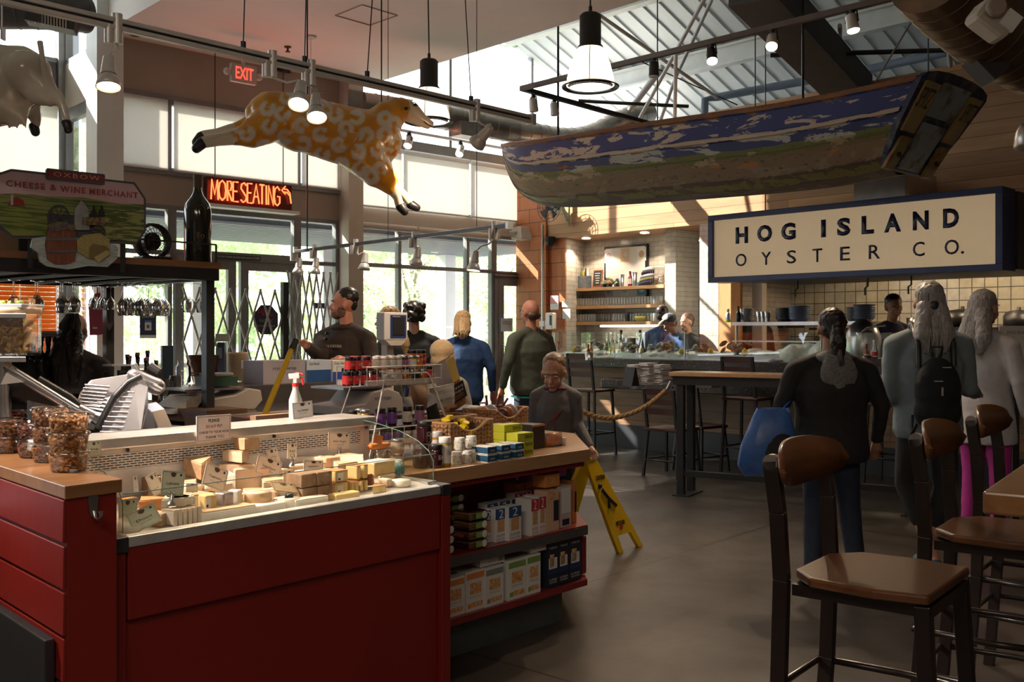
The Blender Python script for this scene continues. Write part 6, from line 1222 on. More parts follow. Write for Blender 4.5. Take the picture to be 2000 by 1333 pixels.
# --- rail 2 (lower, towards the windows)
r2a = PZ(575,492,2.2); r2b = PZ(992,441,2.2); t = thing('track_rail', 'dark low lighting rail crossing in front of the windows', 'lighting rail', (r2a+r2b)/2); mb = MB();mb.bar(r2a, r2b, .035,.03); mb.build('rail_bar', m_dsteel, t, bevel=.004); mb = MB();mb.bar(r2b, r2b+(r2b-r2a).normalized()*.03,.05,.05); mb.build('end_cap', m_nick, t)
def on2(px): k = ray(px, 0).x; d_ = (r2b-r2a).normalized(); s_ = (r2a.x-k*r2a.y)/(k*d_.y-d_.x); return r2a+d_*s_
for px, h_, on, lab in ((577,(583,530),0, 'spotlight at the far left end of the low rail'),(615,(616,530),0, 'bullet shaped spotlight second from the left on the low rail'),(695,(712,522),0, 'spotlight in front of the beige column window edge on the low rail'),(809,(814,512),0, 'middle spotlight of the low rail pointing down'),(966,(926,522),1, 'lit spotlight on a long bent arm at the right end of the low rail')):
    a_ = on2(px); hh = PD(h_[0], h_[1]-6, a_.y); spot(lab, a_, hh, (-.1,-.1,-1), on, s=1.15, e=15)
for k, (px, y0) in enumerate(((600,0),(758,150),(931,150))):
    p = on2(px); mb = MB();mb.cyl(p, Vector((p.x, p.y, 4.6)),.008 if k == 0 else .003, n=6); one(mb, 'rail_cable', m_dsteel, ['grey power cable down to the left end of the low rail', 'thin wire to the middle of the low rail', 'thin beaded wire to the right of the low rail'][k], 'cable')
p0 = PZ(607,72,4.595); mb = MB();mb.cyl(p0, p0-ZX*.015,.06, n=20); mb.cyl(p0, p0-ZX*1.2,.004, n=6); one(mb, 'ceiling_plate', m_nick, 'small round ceiling plate with a stem above the silver rail', 'ceiling plate')
# --- rails 3 and 4
r3a = PZ(1018,173,3.6); r3b = PZ(1740,-4,3.6); t = thing('track_rail', 'black lighting track running from the window side over the boat', 'lighting rail', (r3a+r3b)/2); mb = MB();mb.bar(r3a, r3b, .04,.04); mb.build('rail_bar', mat('rail_brown', (.12,.09,.08),.4,.3), t); mb = MB();q = PZ(1300,250,3.6); mb.bar(r3a, q, .04,.04); mb.build('branch_bar', m_blk, t)
def on3(px): k = ray(px, 0).x; d_ = (r3b-r3a).normalized(); s_ = (r3a.x-k*r3a.y)/(k*d_.y-d_.x); return r3a+d_*s_
def can(lab, p, on, aim=(0,0,-1), s=1.0, m=None, e=30):
    t = thing('track_spotlight', lab, 'spotlight', p); aim = Vector(aim).normalized(); mb = MB();mb.cyl(p, p-ZX*.04*s, .02*s, n=10); mb.tube([p-ZX*.03*s-NB*.035*s, p-ZX*.03*s+NB*.035*s, p-ZX*.10*s+NB*.045*s], .006*s, 6); mb.tube([p-ZX*.03*s-NB*.035*s, p-ZX*.10*s-NB*.045*s], .006*s, 6); mb.build('yoke', m_blk, t); c = p-ZX*.1*s; mb = MB();mb.cyl(c-aim*.05*s, c+aim*.06*s, .036*s, .042*s, 18); mb.build('can', m or m_nick, t); mb = MB();mb.cyl(c+aim*.06*s, c+aim*.066*s, .038*s, n=18); mb.build('bulb_face', m_bulb if on else mat('lens_off', (.7,.66,.6),.2), t)
    if on and e: lamp(c+aim*.08*s, aim, e, 1.4)
can('unlit open spotlight on the black track right of the big pendant', on3(1277),0, m=m_blk); can('lit dark spotlight second on the black track', on3(1390),1, Vector((1.35,5.4,0))-on3(1390), m=m_blk, e=110); can('lit spotlight on the black track before the dark beam', on3(1508),1, Vector((1.0,4.7,0))-on3(1508), e=110); can('bright spotlight on the black track near the top right', on3(1664),1,(.1,-.2,-1), e=20)
for k, px in enumerate((1042,1083)): q = PZ(px, 183+8*k, 3.6); can(['small unlit spotlight on the track branch left of the pendant', 'second small spotlight on the track branch left of the pendant'][k], q, 0,(.1,0,-1), m=m_nick)
r4a = PD(775,253,12.0); r4b = PD(990,291,13.4); t = thing('track_rail', 'white wall track above the blinds near the sheep head', 'lighting rail', (r4a+r4b)/2); mb = MB();mb.bar(r4a, r4b, .03,.03); mb.build('rail_bar', m_white, t)
for k, f in enumerate((.1,.55)): can(['white spotlight under the sheep chin on the wall track', 'second white spotlight further along the wall track'][k], r4a.lerp(r4b, f),1,(-.2,-.6,-1),1.2, m_white, 0)
t = thing('wall_pipe', 'dark horizontal pipe under the roof above the boat', 'pipe', PD(1230,200,12)); mb = MB();mb.tube([PD(1130,197,12.3), PD(1240,203,12.2), PD(1345,208,12)], .022,8); mb.build('pipe_run', m_blk, t)
# --- pendants
def pendant(lab, px, ytop, yb, d, s, e):
    c = PD(px, yb, d); t = thing('pendant_lamp', lab, 'pendant lamp', c); k = s
    mb = MB();mb.lathe([(.0,.62*k),(.07*k, .62*k),(.09*k, .60*k),(.09*k, .36*k),(.105*k, .345*k),(.105*k, .33*k),(0,.33*k)], c, 28); mb.build('cap', m_blk, t)
    mb = MB();mb.lathe([(.10*k, .335*k),(.125*k, .30*k),(.165*k, .2*k),(.195*k, .08*k),(.20*k, .02*k),(.19*k, .02*k),(.155*k, .2*k),(.09*k, .33*k)], c, 32, cap=False); mb.build('glass_shade', lampmat('opal_glass', (1,.86,.60),1.9), t)
    mb = MB();mb.lathe([(.235*k, .0),(.24*k, .012*k),(.20*k, .03*k),(.175*k, .012*k),(.175*k, 0)], c, 36, cap=False); mb.build('rim_ring', m_blk, t); mb = MB();mb.lathe([(.176*k, .010*k),(0,.006*k)], c, 30, cap=False); mb.build('diffuser', lampmat('diffuser_glow', (1,.92,.82),2.2), t)
    mb = MB();[mb.tube([c+Vector((math.cos(a)*.10, math.sin(a)*.10,.33))*k, c+Vector((math.cos(a)*.19, math.sin(a)*.19,.22))*k, c+Vector((math.cos(a)*.225, math.sin(a)*.225,.02))*k], .004*k, 5) for a in (.4,2.5,4.6)]; mb.build('guard_wire', m_nick, t)
    mb = MB();mb.tube([c+ZX*.62*k, c+Vector((.0,0,.70*k)), c+Vector((-.01,0,1.2)), c+Vector((.01,0,1.9))], .006,6); mb.build('cord', m_dsteel, t); mb = MB();mb.cyl(c+ZX*.61*k, c+ZX*.68*k, .015*k, n=10); mb.build('strain_relief', m_blk, t)
    l = bpy.data.objects.new('pendant_light', bpy.data.lights.new('pendant_light', 'SPOT')); C.objects.link(l); l.location = c-ZX*.02; l.data.energy = e; l.data.spot_size = 2.6; l.data.spot_blend = 1; l.data.color = (1,.85,.66); l.data.shadow_soft_size = .15
pendant('large glowing glass pendant lamp with black cap above the boat bow', 1153,50,172,7.3,.88,90); pendant('glowing pendant lamp partly hidden behind the yellow sheep head', 838,145,240,8.6,.88,170)
# --- EXIT sign
p = PB(475,145,9.9); t = thing('exit_sign', 'white emergency sign with glowing red EXIT letters and two lamp heads', 'exit sign', p); w_, h_ = .30,.20
Mx = Matrix.Translation(p) @ Matrix.Rotation(ANG_A, 4, 'Z'); mb = MB();mb.box((0,0,0),(w_, .06, h_)); mb.build('housing', mat('sign_white', (.55,.50,.46),.5), t, bevel=.008, world=False); t.rotation_euler = (0,0, ANG_A)
text('EXIT', 'letters', lampmat('exit_red', (1,.05,.03),2.6), t, frame(Vector((-.105,-.032,-.065)),(1,0,0),(0,0,1)),.21,.13,.001, bold=.01)
for sx in (-.19,.19): mb = MB();mb.ell((sx, 0,0),(.04,.045,.04)); mb.bl('lamp_head', mat('sign_white', (.55,.5,.46)), t)
mb = MB();mb.box((0,0,.15),(.03,.03,.12)); mb.bl('bracket', mat('sign_white', (.55,.5,.46)), t)
# --- neon
STR = {'M': [[(0,0),(.12,1),(.5,.25),(.88,1),(1,0)]], 'O': [[(.5,0),(.12,.15),(0,.5),(.12,.85),(.5,1),(.88,.85),(1,.5),(.88,.15),(.5,0)]], 'R': [[(0,0),(0,1),(.7,1),(.95,.8),(.7,.55),(.1,.52),(1,0)]], 'E': [[(1,0),(0,0),(0,1),(1,1)], [(0,.52),(.8,.52)]], 'S': [[(0,.12),(.4,0),(.9,.1),(1,.3),(.5,.5),(.05,.7),(.15,.92),(.6,1),(1,.88)]], 'A': [[(0,0),(.5,1),(1,0)], [(.2,.35),(.8,.35)]], 'T': [[(.5,0),(.5,1)], [(0,1),(1,1)]], 'I': [[(.5,0),(.5,1)]], 'N': [[(0,0),(.05,1),(.95,0),(1,1)]], 'G': [[(1,.82),(.6,1),(.15,.85),(0,.45),(.2,.08),(.6,0),(1,.15),(1,.48),(.6,.48)]]}
nbp = 10.42; c0 = PB(405,405, nbp); c1 = PB(572,360, nbp); t = thing('neon_sign', 'hanging red neon sign reading MORE SEATING with a curved arrow', 'neon sign', (c0+c1)/2)
na0, na1 = c0.dot(AX), c1.dot(AX); nz1 = PB(405,343, nbp).z; nz0 = PB(405,395, nbp).z-.0
mb = MB();wbox(mb, na0, na1, nbp+.02, nbp+.10, nz0, nz1); mb.build('backing', mat('neon_back', (.05,.006,.006),.35), t, bevel=.004); mb = MB();wbox(mb, na0, na1+.06, nbp-.06, nbp+.10, nz0-.05, nz0-.015); mb.build('ledge', m_white, t)
m_neon = lampmat('neon_tube', (1,.12,.035),3.6); xs = [(411,425, 'M'),(426,440, 'O'),(443,452, 'R'),(454,464, 'E'),(469,480, 'S'),(482,491, 'E'),(493,505, 'A'),(506,515, 'T'),(517,521, 'I'),(523,533, 'N'),(534,545, 'G')]
for x0, x1, chh in xs:
    a0 = PB(x0,370, nbp).dot(AX); a1 = PB(x1,370, nbp).dot(AX); mb = MB()
    for s_ in STR[chh]: mb.tube([W(a0+(a1-a0)*x, nbp-.015, nz0+.035+(nz1-nz0-.075)*y) for x, y in s_], .0095,7)
    mb.build('neon_letter', m_neon, t)
mb = MB();a0 = PB(549,370, nbp).dot(AX); hz = nz1-nz0
for o_ in (0,.035): mb.tube([W(a0+x, nbp-.015, nz0+z) for x, z in ((.03,.80*hz-o_),(.07,.80*hz-o_),(.11,.66*hz-o_),(.125+o_*0,.25*hz))], .008,6)
mb.tube([W(a0+x, nbp-.015, nz0+z) for x, z in ((.05,.92*hz),(-.0,.74*hz),(.05,.60*hz))], .008,6); mb.build('neon_arrow', m_neon, t)
for k, px in enumerate((420,553)):
    q = PB(px, 345, nbp); mb = MB();mb.cyl(Vector((q.x, q.y, nz1)), Vector((q.x, q.y, 4.6)),.006, n=6); mb.build('hanging_chain', m_blk, t); mb = MB();mb.cyl(Vector((q.x, q.y, 4.57)), Vector((q.x, q.y, 4.6)),.07, n=18); mb.build('ceiling_rose', m_blk, t)
l = bpy.data.objects.new('neon_light', bpy.data.lights.new('neon_light', 'AREA')); C.objects.link(l); l.data.shape = 'RECTANGLE'; l.data.size = 1.0; l.data.size_y = .25; l.data.energy = 6; l.data.color = (1,.10,.04); l.location = W((na0+na1)/2, nbp-.06,(nz0+nz1)/2); l.rotation_euler = (-BX+ZX*.4).to_track_quat('-Z', 'Y').to_euler()
# ceiling details
cr4 = [PZ(655,30,4.598), PZ(707,9,4.598), PZ(776,30,4.598), PZ(722,49,4.598)]
t = thing('ceiling_hatch', 'square access hatch outline in the flat ceiling', 'hatch', sum(cr4, Vector())/4)
for k in range(4): mb = MB();mb.bar(cr4[k], cr4[(k+1) % 4], .012,.012); mb.build('frame_edge', m_tan, t)
q = PZ(562,91,4.6); mb = MB();mb.lathe([(.04,0),(.04,-.01),(.012,-.015),(.012,-.05),(.03,-.055),(.03,-.06),(0,-.06)], q, 14); one(mb, 'sprinkler', m_brown, 'small sprinkler head in the flat ceiling above the silver rail', 'sprinkler')
q = PZ(551,136,4.6); mb = MB();mb.cyl(q, q-ZX*.03,.10, n=20); one(mb, 'ceiling_speaker', m_blk, 'dark round recess in the ceiling right of the exit sign', 'ceiling speaker'); q = PZ(266,67,4.6); mb = MB();mb.cyl(q, q-ZX*.012,.06, n=20); one(mb, 'ceiling_disc', m_brown, 'small brown disc on the ceiling by the white column', 'ceiling disc')
# --- ducts
def duct(name, lab, pts, r, m, seam=.14, extra=None):
    pts = [Vector(p) for p in pts]; t = thing(name, lab, 'duct', pts[0]); sm = []
    for i in range(len(pts)-1):
        n = max(2, int((pts[i+1]-pts[i]).length/.05))
        for k in range(n): sm.append(pts[i].lerp(pts[i+1], k/n))
    sm.append(pts[-1]); sm = [sum(sm[max(0, i-4):i+5], Vector())/len(sm[max(0, i-4):i+5]) for i in range(len(sm))]
    mb = MB();mb.tube(sm, r, 28); mb.build('duct_body', m, t); acc = 0; mb = MB()
    for i in range(1, len(sm)):
        acc += (sm[i]-sm[i-1]).length
        if acc > seam: acc = 0; d_ = (sm[i]-sm[i-1]).normalized(); mb.loft([mb.ring(sm[i]-d_*.006, d_, r+.001,28), mb.ring(sm[i], d_, r+.007,28), mb.ring(sm[i]+d_*.006, d_, r+.001,28)], cap=False)
    mb.build('seam', m, t); return t
m_galv = mat('galvanised', (.48,.45,.42),.28,.9, var=.25, vs=5, bump=.1, bs=8)
t = duct('air_duct', 'silver spiral air duct bending past the windows behind the sheep head', [PD(690,202,11.0), PD(850,226,11.5), PD(1000,256,12.0), PD(1110,274,12.6), PD(1160,264,12.9), PD(1205,236,13.1), PD(1280,215,13.4)], .14, m_galv)
mb = MB();q = PD(908,255,11.6); mb.box(q, (.30,.22,.16), Matrix.Rotation(ANG_A, 3, 'Z')); mb.build('register_box', m_galv, t); mb = MB();mb.box(PD(690,205,10.95),(.2,.1,.3), Matrix.Rotation(ANG_A, 3, 'Z')); mb.build('end_bracket', m_galv, t)
t = duct('flexible_duct', 'dark flexible duct across the top left corner', [PD(-60,22,9.3), PD(60,20,9.4), PD(140,26,9.5), PD(190,32,9.7)], .17, mat('dark_duct', (.10,.10,.105),.5,.4, var=.2),.12)
q = PD(103,38,9.2); mb = MB();mb.box(q, (.42,.2,.16), Matrix.Rotation(.25,3, 'Z') @ Matrix.Rotation(.16,3, 'Y')); mb.build('register_box', m_dsteel, t); mb = MB()
for k in range(14): mb.box(q+Vector((-.18+k*.027,-.11,-.01-.004*k)),(.008,.01,.10))
mb.build('louvre', m_beige, t)
t = duct('air_duct', 'large round copper lit duct at the top right corner', [PD(1800,-75,5.2), PD(1880,10,5.5), PD(1960,75,5.8), PD(2070,130,6.0)], .235, mat('big_duct', (.26,.18,.12),.35,.8, var=.2),.10); mb = MB();mb.box(PD(1925,128,5.7),(.17,.17,.12), Matrix.Rotation(.8,3, 'Y')); mb.build('register_box', m_dsteel, t)
q = PD(1935,42,5.0); t = thing('ceiling_speaker_box', 'pale square speaker box hung before the big duct at top right', 'speaker', q); mb = MB();mb.box(q, (.20,.16,.13), Matrix.Rotation(.65,3, 'Y')); mb.build('case', m_beige, t, bevel=.03); mb = MB();mb.lathe([(.05,0),(.05,.02),(.04,.025)], q-Vector((.02,.09,-.04)),18, Matrix.Rotation(PI/2,3, 'X')); mb.build('round_mount', m_tan, t); mb = MB();mb.box(q+Vector((.06,-.08,-.02)),(.08,.02,.09), Matrix.Rotation(.65,3, 'Y')); mb.build('white_panel', m_white, t)
q = PD(2016,266,4.6); mb = MB();mb.lathe([(.0,.06),(.05,.06),(.07,.02),(.08,-.04),(.07,-.06),(0,-.06)], q, 24); mb.cyl(q, q+ZX*1.5,.006, n=6); one(mb, 'steel_pendant', m_galv, 'round steel lamp shade cut by the right frame edge', 'pendant lamp')
# --- roof beams and rods
m_wbeam = mat('white_steel', (.60,.60,.60),.5,.1, var=.06)
for k, (a, h_) in enumerate(((8.4,.22),(9.8,.22),(11.2,.24),(12.6,.24))):
    z = zr(a)-.02; mb = MB();b0_, b1_ = -4,10.6; wbox(mb, a-.07, a+.07, b0_, b1_, z-.03, z); wbox(mb, a-.01, a+.01, b0_, b1_, z-h_, z-.03); wbox(mb, a-.07, a+.07, b0_, b1_, z-h_-.03, z-h_)
    one(mb, 'roof_beam', m_wbeam, ['white steel roof beam nearest the flat ceiling edge', 'second white steel roof beam from the flat ceiling', 'third white steel roof beam, above the boat middle', 'farthest white steel roof beam above the timber cladding'][k], 'beam')
mb = MB();wbox(mb, 9.9,10.15,-4,10.5,4.13,4.16) if 0 else None
q0_ = PD(1470,-30,8.4); q1_ = PD(1665,178,10.9); mb = MB();mb.bar(q0_, q1_, .42,.30); one(mb, 'brace_beam', mat('dark_beam', (.085,.085,.09),.6, var=.15), 'wide dark sloping beam descending behind the boat stern', 'beam')
rods = [((1160,22,11),(1400,190,12.3), 'white truss rod slanting right under the roof deck'),((1390,0,11.4),(1320,150,12), 'white truss rod leaning left by the roof deck'),((1320,150,12),(1290,235,12.4), 'lower part of the leaning white truss rod'),((1320,100,11),(1318,232,12.3), 'upright white rod above the boat middle'),((1380,-10,10.5),(1250,230,12.0), 'thin dark stay crossing the white truss rods'),((1240,115,11.5),(1440,205,12.5), 'dark thin stay above the sunlit cladding'),((1230,215,12.6),(1295,130,12.2), 'thick white diagonal brace near the duct elbow'),((1790,25,7.6),(1710,160,9.5), 'thin stay right of the dark beam'),((1850,45,7),(1856,128,9.0), 'pale upright post by the copper duct'),((1640,50,9.5),(1640,100,10.5), 'short white post under the far roof beam')]
for k, (p0, p1, lab) in enumerate(rods): mb = MB();mb.cyl(PD(*p0), PD(*p1),(.022 if 'white' in lab or 'pale' in lab else .008)*(1.8 if 'thick' in lab else 1), n=8); one(mb, 'truss_rod', m_wbeam if ('white' in lab or 'pale' in lab) else m_dsteel, lab, 'rod')
mb = MB();mb.bar(PD(1785,-20,7.4), PD(1862,108,9.4),.07,.07); one(mb, 'blue_brace', m_blk, 'black sloping bar just left of the copper duct', 'brace'); mb = MB();mb.tube([PD(1505,108,10.2), PD(1640,104,10.0), PD(1860,98,9.6), PD(1885,92,9.5), PD(1885,75,9.5)], .025,8); one(mb, 'sprinkler_pipe', m_blk, 'black horizontal pipe under the roof left of the copper duct', 'pipe')
mb = MB();mb.tube([PD(1375,250,12.6), PD(1377,195,12.6), PD(1400,190,12.6), PD(1700,135,11.6), PD(1900,90,10.6)], .05,8); one(mb, 'roof_rail', mat('blue_grey_steel', (.2,.25,.33)), 'blue grey steel rail along the top of the timber cladding', 'rail')
# ================================================================= YELLOW SHEEP
def SH(px, py, off=0): d = 4.95+(px-375)/473*.55+off; return PD(px, py, d)
pxm = 5.2/F
def shp(lst, off=0): return [(SH(x, y, off+o), r*pxm) for x, y, r, o in lst]
t = thing('hanging_sheep', 'yellow painted leaping sheep sculpture with white comma marks hung from the ceiling', 'sculpture', SH(640,262))
mb = MB()
def chain(mb, pts):
    for (p0, r0),(p1, r1) in zip(pts, pts[1:]): mb.cap2(p0, r0, p1, r1,18)
chain(mb, shp([(530,224,46,0),(575,236,56,0),(630,252,57,0),(690,270,60,0),(728,272,60,0)]))
chain(mb, shp([(730,262,48,0),(752,235,38,0),(772,218,28,0),(786,212,22,0)]))
for o_, dy in ((-.09,6),(.09,-6)): chain(mb, shp([(530,240,38, o_*.6),(490,258+dy, 26, o_),(455,262+dy, 15, o_)]))
for o_, dx in ((-.08,0),(.10,4)): chain(mb, shp([(710,298,50, o_*.7),(735+dx, 335,33, o_),(752+dx, 354,22, o_),(763+dx, 370,14, o_)]))
chain(mb, shp([(500,205,12,0),(490,222,12,0),(488,236,8,0)]))
sheep = blob(mb, 'fleece_body', vcol_mat('sheep_paint', .3,.25,12,.4), t, .012,5,.02,.09)
ca = sheep.data.color_attributes.new('Col', 'FLOAT_COLOR', 'POINT'); off = parent_loc(t); rr = random.Random(5)
spots_ = [(560,190),(522,212),(551,222),(592,205),(526,247),(557,268),(588,245),(593,282),(626,262),(655,225),(662,283),(676,251),(697,230),(716,264),(700,298),(738,294),(752,231),(752,262),(775,278),(758,302),(628,302),(668,322),(702,330),(742,332),(482,262),(516,287),(636,215),(590,318),(770,242),(645,190),(455,262),(725,345)]
sp = [(x, y, rr.uniform(0,6.28)) for x, y in spots_]
for i, v in enumerate(sheep.data.vertices):
    p = v.co+off; px = 1000+F*p.x/p.y; py = 648-F*(p.z-H)/p.y; w_ = 0; pc = SH(px, py)
    for x, y, an in sp:
        dx, dy = px-x, py-y; r_ = math.hypot(dx, dy)
        if r_ > 20: continue
        a2 = (math.atan2(dy, dx)-an) % (2*PI)
        if a2 > .85: f = (a2-.85)/(2*PI-.85); th = 7.2-2.6*f; q = max(0, min(1,(th-abs(r_-10.5))/1.6)); w_ = max(w_, q)
    n_ = .5+.5*math.sin(px*.13+2*math.sin(py*.11)); yel = (.66-.06*n_, .30-.06*n_, .012); wh = (.64,.58,.48)
    ca.data[i].color = tuple(yel[k]*(1-w_)+wh[k]*w_ for k in range(3))+(1,)
m_swh = mat('sheep_white', (.62,.54,.42),.3, var=.06, coat=.4); m_hoof = mat('black_hoof', (.01,.01,.012),.4, var=0)
mb = MB();chain(mb, shp([(792,212,18,0),(808,220,17,0),(825,234,12,0),(840,242,8,0)])); chain(mb, shp([(800,228,12,0),(835,247,6,0)])); face = blob(mb, 'face', m_swh, t, .006,4)
mb = MB();mb.tube([SH(828,237,-.035), SH(836,244,-.032), SH(843,247,-.02)], .003,6); mb.build('mouth', m_hoof, t); mb = MB();mb.ell(SH(811,205,-.045),(.012,.006,.008),10,6); mb.ell(SH(845,240,-.018),(.004,.004,.004),8,5); mb.build('eye', m_hoof, t)
mb = MB();mb.tube([SH(803,200,-.046), SH(810,200,-.05), SH(817,207,-.045)], .0025,5); mb.build('eyelid_line', m_hoof, t)
mb = MB();mb.ell(SH(792,212,-.075),(.028,.02,.018),12,8); mb.build('ear', mat('sheep_ochre', (.42,.19,.01),.35), t); mb = MB();mb.ell(SH(793,212,-.093),(.012,.006,.010),10,6); mb.build('ear_hollow', m_hoof, t)
for o_, dy in ((-.09,6),(.09,-6)):
    mb = MB();chain(mb, shp([(455,262+dy, 15, o_),(425,268+dy, 11, o_),(398,272+dy, 11, o_)])); blob(mb, 'hind_leg', m_swh, t, .006,3); mb = MB();chain(mb, shp([(394,274+dy, 11, o_),(384,284+dy, 9, o_)])); mb.build('hoof', m_hoof, t)
for o_, dx, q in ((-.08,0,((776,385),(778,400),(790,414))),(.10,6,((786,378),(798,396),(814,406)))):
    mb = MB();chain(mb, shp([(762+dx, 365,13, o_),(q[0][0], q[0][1], 9, o_),(q[1][0]+2, q[1][1], 9, o_)])); blob(mb, 'front_leg', m_swh, t, .006,3); mb = MB();chain(mb, shp([(q[1][0]+4, q[1][1]+4,10, o_),(q[2][0], q[2][1], 8, o_)])); mb.build('hoof', m_hoof, t)
mb = MB();mb.cyl(SH(600,205), SH(600,205)+ZX*1.4,.004, n=6); mb.cyl(SH(745,225), SH(745,225)+Vector((0,0,1.6)),.004, n=6); mb.cyl(SH(700,205,.3), SH(700,205,.3),.001, n=4) if 0 else None
mb.build('hanging_wire', m_blk, t)
# ================================================================= CREAM COW
def CW(px, py, off=0): return PD(px, py, 4.1+off)
t = thing('hanging_cow', 'glossy cream cow sculpture with dark hooves hung at the top left', 'sculpture', CW(40,160)); m_cow = mat('cow_gloss', (.50,.46,.38),.22, var=.06, vs=3, coat=.6)
cm = 4.1/F; cwp = lambda l: [(CW(x, y, o), r*cm) for x, y, r, o in l]
mb = MB();chain(mb, cwp([(-230,170,78,0),(-120,172,84,0),(-20,165,84,0),(35,150,62,0),(52,145,48,0)])); chain(mb, cwp([(52,140,42,-.08),(78,175,32,-.08),(98,192,17,-.08),(112,185,12,-.08),(122,205,9,-.08),(130,235,9,-.08)]))
chain(mb, cwp([(40,165,42,.12),(55,205,26,.12),(70,225,12,.12),(69,245,10,.12)])); chain(mb, cwp([(30,215,26,0),(-5,222,22,0)])); 
for x in (18,32,48): chain(mb, cwp([(x, 232,7,0),(x+1,252,2.5,0)]))
blob(mb, 'cow_body', m_cow, t, .012,5)
for x, y, o_ in ((132,248,-.08),(68,254,.12)): mb = MB();chain(mb, cwp([(x-2, y-6,10, o_),(x+1, y+4,9, o_)])); mb.build('hoof', m_hoof, t)
mb = MB();mb.bar(CW(6,78), CW(6,55),.03,.008); mb.cyl(CW(4,58), CW(4,58)+ZX*1.2,.004, n=6); mb.build('hanging_strap', m_nick, t)
mb = MB();mb.tube([CW(78,82,-.1), CW(84,120,-.12), CW(84,150,-.12), CW(80,180,-.12)], [.012,.010,.009,.012], 8); mb.build('tail', m_cow, t)
# ================================================================= CANOPY, SHOP SIGN, STAFF SIDE
VS = 2.16
t = thing('hanging_canopy', 'black steel framed overhead shelf with wooden top and a corner post', 'canopy shelf', K(-.4,2.8,1.09))
mb = MB();kbox(mb, -2.0,.44, VS, VS+1.25,1.765,1.80); mb.build('wooden_top', wood('canopy_wood', (.20,.09,.035),(.34,.17,.075),.5, rot=-ANG_C), t)
mb = MB();kbox(mb, -2.0,.42, VS-.01, VS+.04,1.70,1.765); kbox(mb, -2.0,.42, VS+1.2, VS+1.25,1.70,1.765); kbox(mb, .37,.42, VS+.04, VS+1.2,1.70,1.765); mb.build('steel_frame', m_blk, t)
for k in range(9):
    u = -1.9+k*.26; mb = MB();kbox(mb, u, u+.03, VS+.04, VS+1.2,1.70,1.715); mb.build('glass_rail', m_blk, t)
for vv in (.02,1.15): mb = MB();kbox(mb, .36,.41, VS+vv, VS+vv+.05,1.0,1.70); mb.build('post', m_blk, t)
mb = MB();mb.cyl(K(-2, VS+.02,1.90), K(.42, VS+.02,1.90),.005, n=6); mb.cyl(K(.42, VS+.02,1.80), K(.42, VS+.02,1.90),.006, n=6); mb.build('guard_wire', m_blk, t)
# wine glasses hanging upside down
g = None
def wg(px, v, n, s, dz_=0, gap=9, lab='wine glass hanging upside down under the canopy'):
    global g
    for k in range(n):
        q = K(uv_at(px+gap*k, v), v+.03*(k % 2),1.70)
        if g is None:
            mb = MB();mb.lathe([(.034,0),(.034,-.003),(.004,-.008),(.0035,-.085),(.012,-.095),(.033,-.125),(.036,-.15),(.027,-.20),(.0255,-.20),(.034,-.15),(.03,-.125),(0,-.10)], n=14, cap=False); g = tag(mb.build('wine_glass', m_gl2), lab, 'wine glass', 'wine glasses hanging from the canopy'); g.location = q; g.scale = (s, s, s)
        else: dup(g, q, sc=s)
for a in ((27,2.9,1,.88,0),(70,2.9,2,.88,0,9),(119,2.9,2,.88,0,9),(143,2.95,2,.85,0,9),(180,3.3,5,.72,0,9),(240,2.7,6,.95,0,17),(247,2.9,6,.92,0,16),(238,3.15,5,.85,0,19),(364,2.5,4,.85,0,14)): wg(*a)
# shelf goods
q = K(uv_at(386, VS+.12), VS+.12,1.80); t = thing('magnum_bottle', 'huge dark wine bottle standing on the canopy shelf end', 'bottle', q); mb = MB();mb.lathe([(.070,0),(.074,.01),(.074,.29),(.066,.33),(.035,.37),(.023,.40),(.021,.465)], n=30); mb.bl('body', m_darkglass, t); mb = MB();mb.lathe([(.0225,.42),(.0235,.475),(.024,.478),(.024,.49),(0,.492)], n=20); mb.bl('capsule', m_brown, t)
text('Fo', 'lettering', mat('gilt', (.12,.07,.02),.3,.8), t, frame(Vector((.02,-.0745,.13)),(1,.25,0),(0,0,1)),.04,.035,0)
q = K(uv_at(298, VS+.15), VS+.15,1.80); t = thing('desk_fan', 'black round desk fan beside the huge bottle on the canopy shelf', 'fan', q); fz = q+ZX*.105; Mf = frame(fz, CU, (0,0,1))
mb = MB();mb.lathe([(.095,-.04),(.10,0),(.095,.03),(.085,.035),(.085,-.03)], fz, 28, Mf.to_3x3(), cap=False); mb.cyl(fz-Mf.to_3x3() @ Vector((0,0,.05)), fz, .05, n=16); mb.build('ring', m_blk, t); mb = MB()
for r_ in (.02,.045,.07): mb.tube([Mf @ Vector((math.cos(k*.3927)*r_, math.sin(k*.3927)*r_, .04)) for k in range(16)], .002,4, closed=True)
for k in range(24): a = k*PI/12; mb.tube([Mf @ Vector((math.cos(a)*.015, math.sin(a)*.015,.042)), Mf @ Vector((math.cos(a+.25)*.09, math.sin(a+.25)*.09,.034))], .0018,4)
mb.build('grille', m_blk, t); mb = MB();mb.box(q+ZX*.012,(.17,.12,.024), Matrix.Rotation(ANG_C, 3, 'Z')); mb.build('base', m_blk, t, bevel=.01)
for k, (px, w_, h_, m) in enumerate(((20,.10,.16, m_cardboard),(60,.12,.1, m_blk),(345,.08,.055, m_tan),(175,.12,.12, m_brown))):
    q = K(uv_at(px, VS+.3), VS+.35,1.80+h_/2); mb = MB();mb.box(q, (w_, .1, h_), Matrix.Rotation(ANG_C, 3, 'Z')); one(mb, 'stored_box', m, ['brown carton behind the left end of the merchant sign', 'black box behind the merchant sign on the canopy', 'low beige box between the desk fan and the huge bottle', 'dark carton hidden behind the merchant sign'][k], 'box')
